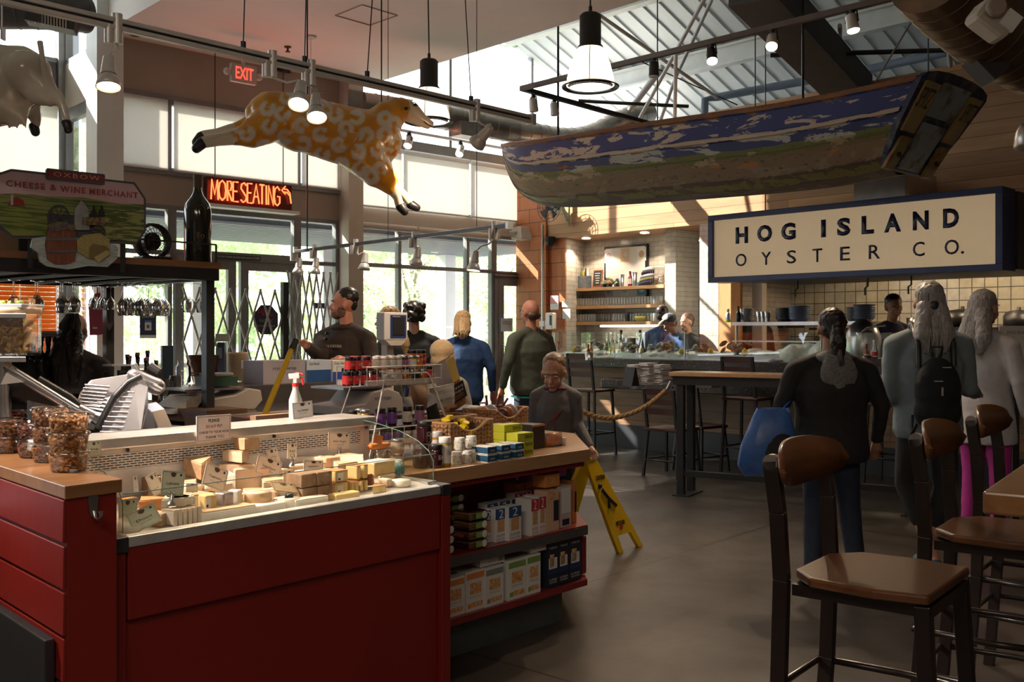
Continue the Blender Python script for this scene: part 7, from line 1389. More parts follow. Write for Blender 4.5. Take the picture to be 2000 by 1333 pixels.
# --- merchant sign
VP = VS-.07
t = thing('merchant_sign', 'octagonal painted OXBOW cheese and wine merchant sign with barrel, cheese and vineyard', 'sign', PV(142,430, VP))
def PLq(pl, o, th=.004): return [PV(x, y, VP)-CV*(o) for x, y in pl], th
def slab(nm, pl, o, m, th=.003, par=None, world=True):
    f = [PV(x, y, VP)-CV*o for x, y in pl]; b = [p+CV*th for p in f]; n = len(pl); mb = MB();mb.add(b+f, [list(range(n)), list(range(n, 2*n))[::-1]]+[(i, n+i, n+(i+1) % n, (i+1) % n) for i in range(n)]); return mb.build(nm, m, par or t)
flat = lambda n, c, c2=None, vs=20, st=None: mat(n, c, .55, var=0 if c2 else .05, c2=c2, vs=vs, stretch=st, thr=(.47,.53) if c2 else None)
slab('border', [(-22,345),(22,330),(263,356),(285,388),(285,452),(267,478),(24,465),(-4,440),(-22,425)], 0, flat('sign_grey', (.09,.10,.12)),.02)
slab('sky', [(-20,348),(23,335),(260,360),(280,389),(280,402),(230,400),(150,392),(60,380),(-20,380)], .004, mat('sky_pink', (.62,.44,.50),.6, var=.2, vs=2))
slab('far_hill', [(-20,380),(30,378),(90,384),(160,386),(230,398),(280,400),(280,430),(-20,410)], .005, flat('hill_green', (.07,.13,.04),(.26,.28,.09),9,(.3,.3,9)))
slab('left_field', [(-20,402),(0,401),(60,410),(95,418),(90,461),(24,461),(-2,438),(-20,422)], .007, flat('field_green', (.08,.14,.03),(.24,.27,.06),9,(.5,.5,9)))
slab('vineyard', [(190,425),(230,412),(280,408),(280,450),(265,473),(170,466),(190,440)], .007, flat('vine_green', (.07,.11,.03),(.32,.34,.13),14,(.7,.7,6)))
slab('barn', [(14,402),(20,388),(32,385),(44,392),(47,403)], .009, flat('barn_red', (.30,.03,.03))); slab('silo', [(19,401),(19,381),(24,381),(24,401)], .011, flat('silo', (.45,.45,.42)))
slab('cloud_base', [(62,466),(90,462),(170,466),(222,478),(229,486),(226,506),(208,522),(170,520),(130,527),(90,521),(76,512),(73,495),(58,484)], .012, flat('cloth_blue', (.30,.40,.42),(.55,.60,.58),90,(.2,.2,4)),.012)
slab('barrel', [(90,448),(143,446),(146,480),(142,510),(128,516),(104,516),(90,508),(85,480)], .022, mat('barrel_wood', (.20,.07,.04),.6, var=.4, vs=30, stretch=(3,3,.3)),.012)
for y in (466,490): slab('barrel_hoop', [(86, y),(145, y-1),(145, y+4),(86, y+5)], .025, flat('hoop_grey', (.13,.13,.15)),.003)
slab('grapes', [(90,440),(105,434),(125,434),(142,441),(142,452),(118,450),(92,456)], .026, flat('grape', (.16,.17,.04),(.12,.06,.12),70),.006)
slab('milk_can', [(143,410),(150,400),(156,392),(163,400),(170,411),(172,450),(143,450)], .016, mat('can_grey', (.30,.31,.32),.4, var=.3, vs=20),.006)
slab('crate', [(158,425),(201,425),(201,441),(158,440)], .022, flat('crate_brown', (.25,.17,.08),(.1,.07,.03),60),.006)
for x in (180,195): slab('wine_bottle', [(x-6,424),(x-5,415),(x-1,409),(x-1,402),(x+2,402),(x+2,409),(x+6,416),(x+6,424)], .018, m_blk, .005)
for (cx_, cy_, r_) in ((112,426,24),(190,455,14)):
    mb = MB();pts = [PV(cx_+math.cos(k*PI/10)*r_*.85, cy_+math.sin(k*PI/10)*r_, VP)-CV*.014 for k in range(20)]; mb.tube(pts, .0045,6, closed=True)
    for k in range(0,20,2): mb.tube([PV(cx_, cy_, VP)-CV*.014, pts[k]], .002,4)
    mb.build('cart_wheel', flat('wheel_dark', (.05,.05,.05)), t)
slab('cheese_round', [(146,470),(160,460),(190,456),(210,468),(210,500),(196,507),(170,506),(147,492)], .022, flat('sign_cheese', (.34,.28,.10),(.42,.36,.16),80,(1,1,3)),.012)
slab('cheese_cut', [(171,484),(178,477),(203,482),(209,490),(180,504),(170,505)], .026, flat('cheese_shadow', (.20,.16,.06)),.003); slab('cheese_piece', [(178,504),(203,489),(209,496),(187,514)], .03, flat('cheese_piece', (.46,.40,.20)),.006)
slab('name_plate', [(88,333),(91,329),(202,341),(203,345),(202,361),(198,362),(91,351),(88,348)], .012, flat('sign_grey', (.09,.1,.12)),.01); slab('name_field', [(92,333),(199,345),(199,357),(92,346)], .014, flat('plate_red', (.30,.03,.05)),.003)
def sgtext(s_, x0, y0, x1, y1, hpx, m, o, bold=0):
    a = PV(x0, y0, VP)-CV*o; b_ = PV(x1, y1, VP)-CV*o; hh = (PV(x0, y0-hpx, VP)-PV(x0, y0, VP)).length; n_ = len(s_)
    text(s_, 'lettering', m, t, frame(a, b_-a, ZX),(b_-a).length, hh, .001, bold=bold, sp=1.25, world=True)
sgtext('OXBOW', 102,345,192,354,9, flat('plate_cream', (.62,.52,.36)),.0155,.0); m_sr = flat('sign_text_red', (.42,.08,.06))
sgtext('CHEESE', 11,364,87,371,12, m_sr, .006,.02); sgtext('&', 97,372,109,373,12, m_sr, .006,.02); sgtext('WINE', 117,375,166,379,12, m_sr, .006,.02); sgtext('MERCHANT', 174,380,268,388,12, m_sr, .006,.02)
for x in (60,240): mb = MB();q = PV(x, 480, VP+.02); mb.bar(Vector((q.x, q.y, 1.72)), Vector((q.x, q.y, 2.0)),.02,.02); mb.build('mount', m_blk, t)
# --- folding gates
def gate(lab, x0, dx, n, ytop, hd, nk, b):
    t = thing('folding_gate', lab, 'folding gate', W(PB(x0,600, b).dot(AX), b, 0)); a0 = PB(x0, ytop, b); da = (PB(x0+dx*n, ytop, b)-a0).dot(AX)/n; zt_ = a0.z; zs = a0.z-PB(x0, ytop+hd, b).z; A0 = a0.dot(AX); m = mat('zinc_bar', (.50,.50,.50),.35,.5)
    for fam, sg in (('front_bar', 1),('rear_bar', -1)):
        for k in range(-nk//2, n+1+nk//2):
            s0, s1 = 0, nk
            pa = []
            for s_ in range(nk+1):
                a = A0+da*k+sg*da*.5*s_
                if A0-da*.3 <= a <= A0+da*(n+.3): pa.append((a, zt_-zs*s_))
            if len(pa) >= 2: mb = MB();mb.bar(W(pa[0][0], b+.012*sg, pa[0][1]), W(pa[-1][0], b+.012*sg, pa[-1][1]),.022,.006, up=BX); mb.build(fam, m, t)
    return t
gate('wide stretched folding lattice gate across the glass double door', 358,29.5,7,560,53,9,10.35); gate('narrow bunched folding lattice gate left of the beige column', 562,13.8,7,528,47,11,10.3)
mb = MB();a = PB(552,600,10.32).dot(AX); wbox(mb, a, a+.07,10.3,10.37,0,2.0); one(mb, 'gate_post', m_blk, 'black upright post between the two folding gates', 'post')
# posters and stickers on the glass
def poster(px0, py0, px1, py1, b, m, lab, txt=(), cat='poster', extra=(), shape=None):
    c = PB((px0+px1)/2, py1, b); t = thing('poster', lab, cat, c, ANG_A); w_ = (PB(px1, py1, b)-PB(px0, py1, b)).length; h = PB((px0+px1)/2, py0, b).z-c.z; mb = MB()
    if shape: mb.prism([(x*w_, (y)*h) for x, y in shape], 0,.003, lambda x, y, z: (x, -z, y))
    else: mb.box((0,-.0015, h/2),(w_, .003, h))
    mb.bl('sheet', m, t)
    for nm, x0, z0, x1, z1, mm in extra: mb = MB();mb.box(((x0+x1)/2*w_, -.004,(z0+z1)/2*h),((x1-x0)*w_, .002,(z1-z0)*h)); mb.bl(nm, mm, t)
    for s_, x0, z0, x1, z1, mm in txt: text(s_, 'lettering', mm, t, frame(Vector((x0*w_, -.0055, z0*h)),(1,0,0),(0,0,1)),(x1-x0)*w_, (z1-z0)*h, 0)
poster(273,610,305,661,10.6, mat('poster_navy', (.03,.04,.09),.5), 'dark takeout poster with a small white bag picture on the window', [('Takeout orders', -.38,.87,.38,.93, c_wh),('available here!', -.38,.79,.38,.85, c_wh)], extra=[('foot', -.5,0,.5,.12, c_wh),('bag', -.2,.3,.2,.6, c_wh),('bag_top', -.2,.6,.2,.68, cr('poster_blue', (.06,.22,.5))),('dot', -.09,.38,.09,.52, cr('poster_blue', (.06,.22,.5)))])
oc = [(.5*math.cos(k*PI/4+PI/8),.5+.5*math.sin(k*PI/4+PI/8)) for k in range(8)]
poster(494,594,545,656,10.62, mat('sticker_purple', (.03,.015,.05),.5), 'dark eight sided sticker with red and green lettering on the glass door', [('Love', -.3,.72,.1,.86, m_redl),('Right', -.15,.58,.25,.72, m_redl),('NOW', -.25,.42,.25,.52, c_gr),('Tuesdays in Napa', -.35,.28,.35,.33, m_yell)], shape=oc)
poster(978,622,1001,648,10.62, cr('notice_pale', (.62,.68,.74)), 'pale notice on the single glass door at the right', [('masks are', -.35,.7,.35,.8, c_nv),('recommended', -.4,.55,.4,.65, c_nv)]); poster(613,592,634,603,10.62, m_navy, 'small blue sign on the glass behind the narrow gate')
for px, py, w_ in ((422,502,88),(1013-48,529+8,50)):
    poster(px, py-3, px+w_, py+6,10.63, m_dsteel, 'dark notice strip over the glass double door' if w_ > 60 else 'dark notice strip over the single glass door', [('THIS DOOR TO REMAIN UNLOCKED WHEN BUILDING IS OCCUPIED', -.47,.3,.47,.75, c_wh)])
# apron bag
q = W(PB(190,600,10.55).dot(AX),10.55,0); q = PD(190,655,10.3); t = thing('tote_bag', 'dark red cloth tote bag hanging by its handles near the wine glasses', 'bag', q)
bgp = lambda x, y, o=0: PD(x, y, 10.3+o)
def pslab(nm, pts, m, par, th=.03, d=None):
    f = [PD(x, y, (d[i] if isinstance(d, (list, tuple)) else d)) for i, (x, y) in enumerate(pts)]; n_ = (f[1]-f[0]).cross(f[2]-f[0]).normalized(); n_ = n_ if n_.y > 0 else -n_; b = [p+n_*th for p in f]; n = len(f); mb = MB();mb.add(b+f, [list(range(n)), list(range(n, 2*n))[::-1]]+[(i, n+i, n+(i+1) % n, (i+1) % n) for i in range(n)]); return mb.build(nm, m, par, bevel=min(th*.2,.004))
m_tote = mat('tote_red', (.16,.012,.025),.8); pslab('bag_body', [(173,604),(199,600),(207,651),(188,655),(175,655)], m_tote, t, .05,10.3); mb = MB();mb.tube([bgp(178,603), bgp(187,576), bgp(193,573), bgp(198,601)], .018,6); mb.build('handle', m_tote, t); mb = MB();mb.tube([bgp(190,574), bgp(190,545,.02)], .006,5); mb.build('hook_cord', m_blk, t)
text('OXBOW', 'lettering', c_wh, t, frame(bgp(181,643,-.004),(1,0,0), ZX),.05,.02,0, world=True)
# --- counters on the staff side
m_tabl = mat('counter_steel', (.22,.20,.20),.22,.8, var=.15); m_brd = mat('counter_brown', (.16,.08,.05),.5, var=.2)
t = thing('service_counter', 'low steel and brown work counter behind the cheese case with raised back ledge', 'counter', K(1.5,2,0)); po = [(.25,1.31),(1.75,1.31),(1.9,2.62),(.50,2.62),(.286,1.94)]
mb = MB();mb.prism(po, .945,.97, lambda x, y, z: K(x, y, z)); mb.build('worktop', m_tabl, t); mb = MB();mb.prism([(x+(.03 if x < 1 else -.03), y+(.03 if y < 1.5 else -.0)) for x, y in po], 0,.945, lambda x, y, z: K(x, y, z)); mb.build('cabinet', m_dsteel, t)
mb = MB();kbox(mb, .50,2.2,2.62,3.02,.0,1.085); mb.build('raised_ledge', m_tabl, t, bevel=.004); mb = MB();kbox(mb, .25,.50,2.0,3.4,.93,1.0); mb.build('side_shelf', m_brd, t)
mb = MB();kbox(mb, .24,.27,1.31,2.2,.90,.985); mb.build('edge_board', m_brd, t); mb = MB();kbox(mb, .32,1.8,1.95,1.98,.9701,.975); mb.build('joint_strip', m_beige, t)
t = thing('tasting_bar', 'dark bar block with light top standing under the canopy', 'bar counter', K(-.8,3.2,0)); mb = MB();kbox(mb, -2.4,.45,3.02,3.65,1.06,1.09); mb.build('bar_top', m_tabl, t); mb = MB();kbox(mb, -2.4,.4,3.1,3.6,0,1.06); mb.build('bar_body', m_blk, t)
ld = lambda px, z=1.085, v=2.75: K(uv_at(px, v), v, z)
carton('wrap_box', 'grey crystal wrap carton on the back ledge beside the yellow pole', 'carton', uv_at(514,2.66), uv_at(596,2.66),2.66,.22,1.085,.148, cr('wrap_grey', (.36,.32,.36)), [], [('crystal wrap', .22,.55,.78,.75, c_nv),('food wrap film', .3,.38,.68,.45, cr('wrap_blue', (.15,.25,.5)))])
carton('poly_box', 'blue and white plastic bag carton on the back ledge', 'carton', uv_at(599,2.66), uv_at(648,2.66),2.66,.2,1.085,.145, cr('blue_pale', (.50,.56,.66)), [('wave', 0,0,1,.55, cr('wave_blue', (.02,.08,.25)))], [('Get Reddi', .1,.78,.5,.9, c_nv)])
carton('poly_box', 'white front carton with blue foot reading Get Reddi on the back ledge', 'carton', uv_at(650,2.64), uv_at(684,2.64),2.64,.2,1.085,.14, c_wh, [('wave', 0,0,1,.45, cr('wave_blue2', (.03,.08,.40))),('hand_hole', .5,.45,.85,.62, m_black)], [('Get Reddi', .08,.80,.9,.93, m_navy)])
# pole, spray bottle
p0 = PD(512,822,4.85); p1 = PD(569,684,5.15); dr = (p1-p0).normalized(); p0 = p0-dr*.88; p2 = PD(575,671,5.18); t = thing('mop_pole', 'yellow pole with black grip leaning behind the cheese case', 'pole', p0); mb = MB();mb.cyl(p0, p1,.0145, n=14); mb.build('pole', m_yellow, t); mb = MB();mb.cyl(p1, p2+dr*.02,.019, n=14); mb.build('grip', m_blk, t)
q = K(uv_at(577,.6),.60,1.072); t = thing('spray_bottle', 'white spray bottle with red trigger behind a cheese card on the ledge', 'spray bottle', q); mb = MB();mb.lathe([(.024,0),(.026,.005),(.026,.075),(.012,.115),(.011,.135)], n=18); mb.bl('body', mat('frost_plastic', (.55,.56,.56),.3), t); mb = MB();mb.cyl((0,0,.128),(0,0,.142),.014, n=14); mb.bl('collar', m_redl, t); mb = MB();mb.bar((-.026,0,.168),(.018,0,.172),.018,.022); mb.bar((0,0,.14),(0,0,.17),.016,.016); mb.bl('spray_head', m_wlid, t, bevel=.003); mb = MB();mb.tube([(.008,0,.165),(.026,0,.16),(.032,0,.135)], .005,6); mb.tube([(.0,0,.182),(.03,0,.176)], .005,6); mb.bl('trigger', m_redl, t)
for k, (px0, px1, lab) in enumerate(((495,600, 'brown cardboard flap behind the steel ledge under the yellow pole'),)): mb = MB();kbox(mb, uv_at(497,.75), uv_at(600,.75),.74,.78,.9,1.08); one(mb, 'cardboard_flap', m_cardboard, lab, 'cardboard')
# scales
m_sc = mat('scale_grey', (.42,.38,.36),.4, var=.04); q = K(uv_at(700,1.62),1.62,.97); t = thing('counter_scale', 'grey weighing scale with upright customer display behind the wire rack', 'scale', q, ANG_C)
mb = MB();mb.prism([(-.22,0),(.2,0),(.2,.06),(.16,.11),(.08,.135),(-.02,.12),(-.08,.06),(-.22,.05)], -.16,.16, lambda x, y, z: (x, z, y)); mb.bl('housing', m_sc, t, bevel=.006); mb = MB();mb.box((-.05,0,.145),(.34,.28,.012)); mb.bl('tray', m_steel, t); text('METTLER TOLEDO', 'lettering', m_navy, t, frame(Vector((-.02,-.162,.075)),(1,0,0),(0,0,1)),.12,.016,0)
mb = MB();mb.box((.26,.05,.20),(.05,.05,.40)); mb.bl('post', m_sc, t)
for nm, x0, x1, y0, y1, yy, m in (('display_case', .16,.34,.40,.56,.0, mat('display_grey', (.50,.50,.53),.4, var=.02)),('display_face', .205,.325,.415,.545,-.037, m_navy),('display_screen', .222,.308,.43,.53,-.040, m_blk)): mb = MB();mb.box(((x0+x1)/2, yy if nm != 'display_case' else 0,(y0+y1)/2),(x1-x0,.07 if nm == 'display_case' else .004, y1-y0)); mb.bl(nm, m, t, bevel=.006 if nm == 'display_case' else 0)
mb = MB();mb.prism([(.17,.40),(.33,.40),(.29,.37),(.21,.37)], -.035,.035, lambda x, y, z: (x, z, y)); mb.bl('neck', m_sc, t); text('METTLER TOLEDO', 'lettering', c_wh, t, frame(Vector((.22,-.0405,.533)),(1,0,0),(0,0,1)),.055,.006,0)
q = K(uv_at(405,2.4),2.4,.97); t = thing('counter_scale', 'beige weighing scale carrying a green box at the left of the work counter', 'scale', q, ANG_C-.1); m_sc2 = mat('scale_beige', (.36,.31,.27),.45); mb = MB();mb.prism([(-.05,.0),(.22,0),(.27,.05),(.26,.11),(.18,.125),(.1,.09),(-.09,.07)], -.15,.15, lambda x, y, z: (x, z, y)); mb.bl('housing', m_sc2, t, bevel=.008); mb = MB();mb.prism([(-.28,.0),(-.15,0),(-.08,.09),(-.16,.09)], -.14,.14, lambda x, y, z: (x, z, y)); mb.bl('keypad', mat('keypad', (.50,.42,.33),.5, var=.2, vs=60), t); mb = MB();mb.box((-.02,0,.125),(.36,.28,.01)); mb.bl('tray', m_steel, t)
mb = MB();q2 = q+ZX*.135+CU*.06; mb.box(q2+ZX*.028,(.19,.14,.055), Matrix.Rotation(ANG_C, 3, 'Z')); one(mb, 'green_box', mat('box_green', (.03,.07,.045),.4), 'dark green box lying on the beige scale', 'box')
mb = MB();mb.box(q2+ZX*.066,(.16,.12,.02), Matrix.Rotation(ANG_C+.3,3, 'Z')); one(mb, 'plastic_film_pack', c_gy, 'crumpled grey film pack on top of the green box', 'packet', bevel=.008)
# small items on the bar
bt = lambda px, v=3.15: K(uv_at(px, v), v, 1.09)
t = thing('metal_bucket', 'brown tapered metal bucket on the bar behind the folding gate bars', 'bucket', bt(400)); mb = MB();mb.lathe([(.075,0),(.12,.17),(.125,.175),(.117,.175),(.07,.01),(0,.01)], n=28, cap=False); mb.bl('body', mat('copper_brown', (.16,.08,.045),.25,.6), t); mb = MB();mb.lathe([(.09,.04),(.093,.045),(.09,.05)], n=28, cap=False); mb.lathe([(.094,.055),(.097,.06),(.094,.065)], n=28, cap=False); mb.bl('band', m_brown, t)
t = thing('stoneware_crock', 'cream stoneware crock with a hanging paper tag on the bar', 'crock', bt(462)+ZX*.0); mb = MB();mb.lathe([(.068,0),(.07,.01),(.07,.17),(.073,.175),(.073,.19),(.066,.19),(.062,.01),(0,.01)], n=28, cap=False); mb.bl('body', mat('crock_cream', (.48,.35,.22),.4), t); mb = MB();mb.box((.058,-.05,.11),(.035,.003,.055), Matrix.Rotation(.9,3, 'Z')); mb.bl('paper_tag', m_paper, t)
t = thing('card_terminal', 'dark blue card terminal with receipt paper in front of the crock', 'card terminal', bt(433,3.05)); mb = MB();mb.box((0,0,.13),(.05,.05,.26)); mb.bl('body', mat('terminal_blue', (.05,.07,.12),.4), t, bevel=.006); mb = MB();mb.box((-.01,-.027,.19),(.04,.006,.07)); mb.bl('screen', mat('terminal_screen', (.20,.26,.34),.2), t); mb = MB();mb.box((.005,0,.29),(.09,.01,.05)); mb.bl('receipt', m_paper, t)
t = thing('mason_jar', 'clear glass jar on the bar left of the brown bucket', 'jar', bt(357)); mb = MB();mb.lathe([(.045,0),(.05,.01),(.05,.10),(.035,.12),(.035,.135)], n=20); mb.bl('body', m_gl2, t); mb = MB();mb.cyl((0,0,.13),(0,0,.145),.038, n=18); mb.bl('lid', m_gl2, t)
t = thing('pen_cup', 'white perforated cup of pens on the bar', 'pen cup', bt(405,3.03)+ZX*0); mb = MB();mb.lathe([(.022,0),(.028,.07),(.026,.07),(.02,.005),(0,.005)], n=16, cap=False); mb.bl('cup', m_wlid, t)
for k in range(3): mb = MB();mb.cyl((.005*k, 0,.01),(.02*k-.02,.0,.11),.003, n=6); mb.bl('pen', [m_wlid, m_navy, m_redl][k], t)
for k, (px, n) in enumerate(((320,6),(343,7))):
    t = thing('cup_stack', ['stack of clear cups with green tint left of the dark sign board', 'taller stack of clear cups beside the glass jar'][k], 'cups', K(uv_at(px, 2.8),2.8,.98)); 
    for j in range(n): mb = MB();mb.lathe([(.028,.014*j),(.038,.014*j+.09),(.037,.014*j+.09),(.026,.014*j+.003)], n=14, cap=False); mb.bl('cup', m_gl2, t)
mb = MB();mb.box(bt(326)+ZX*.12,(.075,.02,.24), Matrix.Rotation(ANG_C, 3, 'Z')); one(mb, 'chalk_board', mat('board_dark', (.02,.035,.05),.25), 'dark upright board on the bar right of the wine bottles', 'sign board')
t = thing('wine_crate', 'black crate full of wine bottles on the bar', 'crate', bt(274)); t.rotation_euler = (0,0, ANG_C); mb = MB();mb.box((0,0,.045),(.22,.16,.09)); mb.bl('crate', m_blk, t)
for k, (x, h_) in enumerate(((-.10,.17),(-.08,.15),(-.055,.16),(-.035,.18),(-.02,.17),(.0,.15),(.02,.145),(.045,.15),(.065,.19),(.09,.13))):
    bq = bt(274)+CU*x+CV*(.03*(k % 3)-.03)+ZX*.02; bottle('wine_bottle', 'slim bottle neck rising from the black crate on the bar', bq, .011, h_, m_darkglass, None, [m_brown, m_redl, m_blk][k % 3], group='bottles in the black crate', nr=.010)
t = thing('clear_bin', 'small clear plastic bin on the bar left of the black crate', 'bin', bt(228), ANG_C); mb = MB();mb.box((0,0,.06),(.11,.11,.12)); mb.bl('bin_wall', m_gl2, t); mb = MB();mb.box((0,0,.125),(.12,.12,.01)); mb.bl('lid', m_gls if 0 else m_wlid, t)
for k, px in enumerate((52,65,79,94,108)): bottle('wine_bottle', 'dark wine bottle standing before the orange blind', K(uv_at(px, 3.5),3.5,1.09),.037,.30, m_darkglass, None, m_blk if k else m_redl, group='wine bottles before the orange blind')
poster(79,647,112,661,6.4, m_paper, 'white wine list card in front of the orange blind', [('Tasting Room Wines', -.4,.45,.4,.65, m_black)], extra=[('stick', -.02,-6.6,.02,0, m_steel)])
# chip bin tower at far left
t = thing('steel_rack', 'steel plate rack with two shelves at the left frame edge', 'rack', PD(20,640,3.3)); fr = lambda x, y, d=3.3: PD(x, y, d)
for y0, y1 in ((612,622),(697,708)):
    mb = MB();a, b_ = fr(-60, y1), fr(51, y1); hh = (fr(0, y0)-fr(0, y1)).length; mb.hexa([a, b_, b_+BX*.3+Vector((.0,0,0)), a+BX*.3, a+ZX*hh, b_+ZX*hh, b_+BX*.3+ZX*hh, a+BX*.3+ZX*hh]); mb.build('shelf_plate', m_steel, t, bevel=.002)
mb = MB();a = fr(-35,697); mb.cyl(Vector((a.x, a.y+.15,.0)), Vector((a.x, a.y+.15,1.5)),.02, n=10); mb.build('post', m_steel, t)
a = fr(-8,697); t = thing('chip_bin', 'clear lidded bin full of golden chips on the steel rack', 'bin', a+Vector((0,.09,0)),0.0); mb = MB();mb.box((0,0,.08),(.155,.15,.16)); mb.bl('bin_wall', m_gl2, t, bevel=.01); mb = MB();mb.box((0,0,.168),(.165,.16,.016)); mb.bl('lid', mat('lid_grey', (.40,.40,.44),.3), t, bevel=.004); mb = MB()
for k in range(170): mb.ell((rr.uniform(-.065,.065), rr.uniform(-.06,.06), rr.uniform(.008,.115)),(.016,.015,.0035),7,4, Matrix.Rotation(rr.uniform(-1.3,1.3),3, 'X') @ Matrix.Rotation(rr.uniform(0,3),3, 'Y'))
o = mb.bl('chips', mat('golden_chip', (.58,.33,.09),.5, var=.2, vs=40), t); o['kind'] = 'stuff'
a = fr(10,612); t = thing('serving_board', 'round wooden board of lime wedges and glass on the top rack shelf', 'serving board', a+Vector((0,.08,0))); mb = MB();mb.lathe([(.075,0),(.078,.004),(.078,.02),(0,.02)], n=28); mb.bl('board', wood('pale_wood', (.52,.36,.22),(.60,.44,.28)), t)
for k in range(3): mb = MB();mb.ell((-.04+.03*k, -.02,.033),(.014,.012,.012),8,6); mb.bl('lime', mat('lime_green', (.30,.42,.08),.4), t)
mb = MB();mb.box((.03,-.02,.035),(.06,.05,.03)); mb.bl('glass_dish', m_gl2, t)
# ---- slicer
sd = 3.55; t = thing('meat_slicer', 'brushed steel meat slicer with ribbed carriage behind the counter end', 'slicer', PD(200,900, sd)); m_sl = mat('slicer_steel', (.52,.50,.52),.25,.85, var=.08, vs=6)
def bar_px(nm, pts, r, m=m_sl): mb = MB();mb.tube([PD(x, y, d) for x, y, d in pts], r, 12); return mb.build(nm, m, t)
pslab('blade_cover', [(176,912),(196,932),(222,928),(250,900),(276,850),(290,795),(290,755),(279,738),(262,744),(232,775),(205,822),(188,868)], m_sl, t, .03, [sd-.1, sd-.1, sd-.07, sd-.03, sd, sd+.03, sd+.06, sd+.07, sd+.04, sd, sd-.04, sd-.08])
for k in range(10): f = k/9; x0, x1, y = 233-42*f, 262-26*f, 766+88*f; bar_px('rib', [(x0, y, sd-.012-.08*f),(x1, y+1, sd-.012-.08*f)], .004)
pslab('gauge_plate', [(146,800),(160,765),(178,742),(268,728),(262,742),(232,770),(204,815),(196,835)], m_sl, t, .02, [sd+.02, sd+.05, sd+.08, sd+.12, sd+.1, sd+.07, sd+.03, sd])
for k in range(7): f = k/6; bar_px('rib', [(166-16*f, 752+39*f, sd+.06-.05*f),(214-18*f, 756+40*f, sd+.055-.05*f)], .004)
bar_px('blade_guard', [(276,735, sd+.02),(250,748, sd),(222,778, sd-.03),(200,818, sd-.06),(190,840, sd-.08)], .012, m_dsteel)
bar_px('carriage_rod', [(14,716,3.35),(25,726,3.36),(145,800,3.42),(176,820,3.44)], [.013,.017,.017,.020]); bar_px('carriage_knob', [(12,714,3.35),(20,720,3.35)], .014); bar_px('end_clamp', [(150,803,3.41),(180,818,3.43)], .028)
bar_px('pusher_grip', [(73,742,3.5),(135,778,3.54),(158,798,3.56)], .017, m_blk); pslab('carriage_sheet', [(-30,762),(28,732),(150,806),(120,806),(60,775),(-30,775)], m_dsteel, t, .01, [3.5,3.38,3.44,3.6,3.7,3.8]); pslab('white_flap', [(0,752),(12,728),(46,747)], m_white, t, .006,3.34)
pslab('pedestal', [(52,850),(52,782),(72,770),(140,812),(118,832),(95,852)], m_sl, t, .10, sd); pslab('base', [(95,900),(110,838),(250,840),(318,845),(316,900)], m_blk, t, .25, sd+.08); pslab('motor_housing', [(238,858),(262,800),(278,790),(296,805),(315,848),(314,858)], m_sl, t, .14, sd+.1)
mb = MB();mb.cap2(PD(262,735, sd+.12),.028, PD(306,756, sd+.14),.032,16); mb.build('sharpener_cover', m_white if 0 else m_sl, t); bar_px('knob', [(262,712, sd+.12),(270,727, sd+.12)], .010); bar_px('black_knob', [(293,715, sd+.16),(312,727, sd+.16)], .016, m_blk); bar_px('small_pin', [(300,752, sd+.08),(318,762, sd+.08)], .006)
mb = MB();a = K(-2.0,.72,0); kbox(mb, -2.0,-.35,.72,1.15,.82,.86); t2 = thing('slicer_table', 'dark side table behind the case carrying the slicer', 'table', K(-1,.9,0)); mb.build('table_top', m_dsteel, t2); mb = MB();kbox(mb, -1.95,-.4,.75,1.1,0,.82); mb.build('table_base', m_blk, t2)
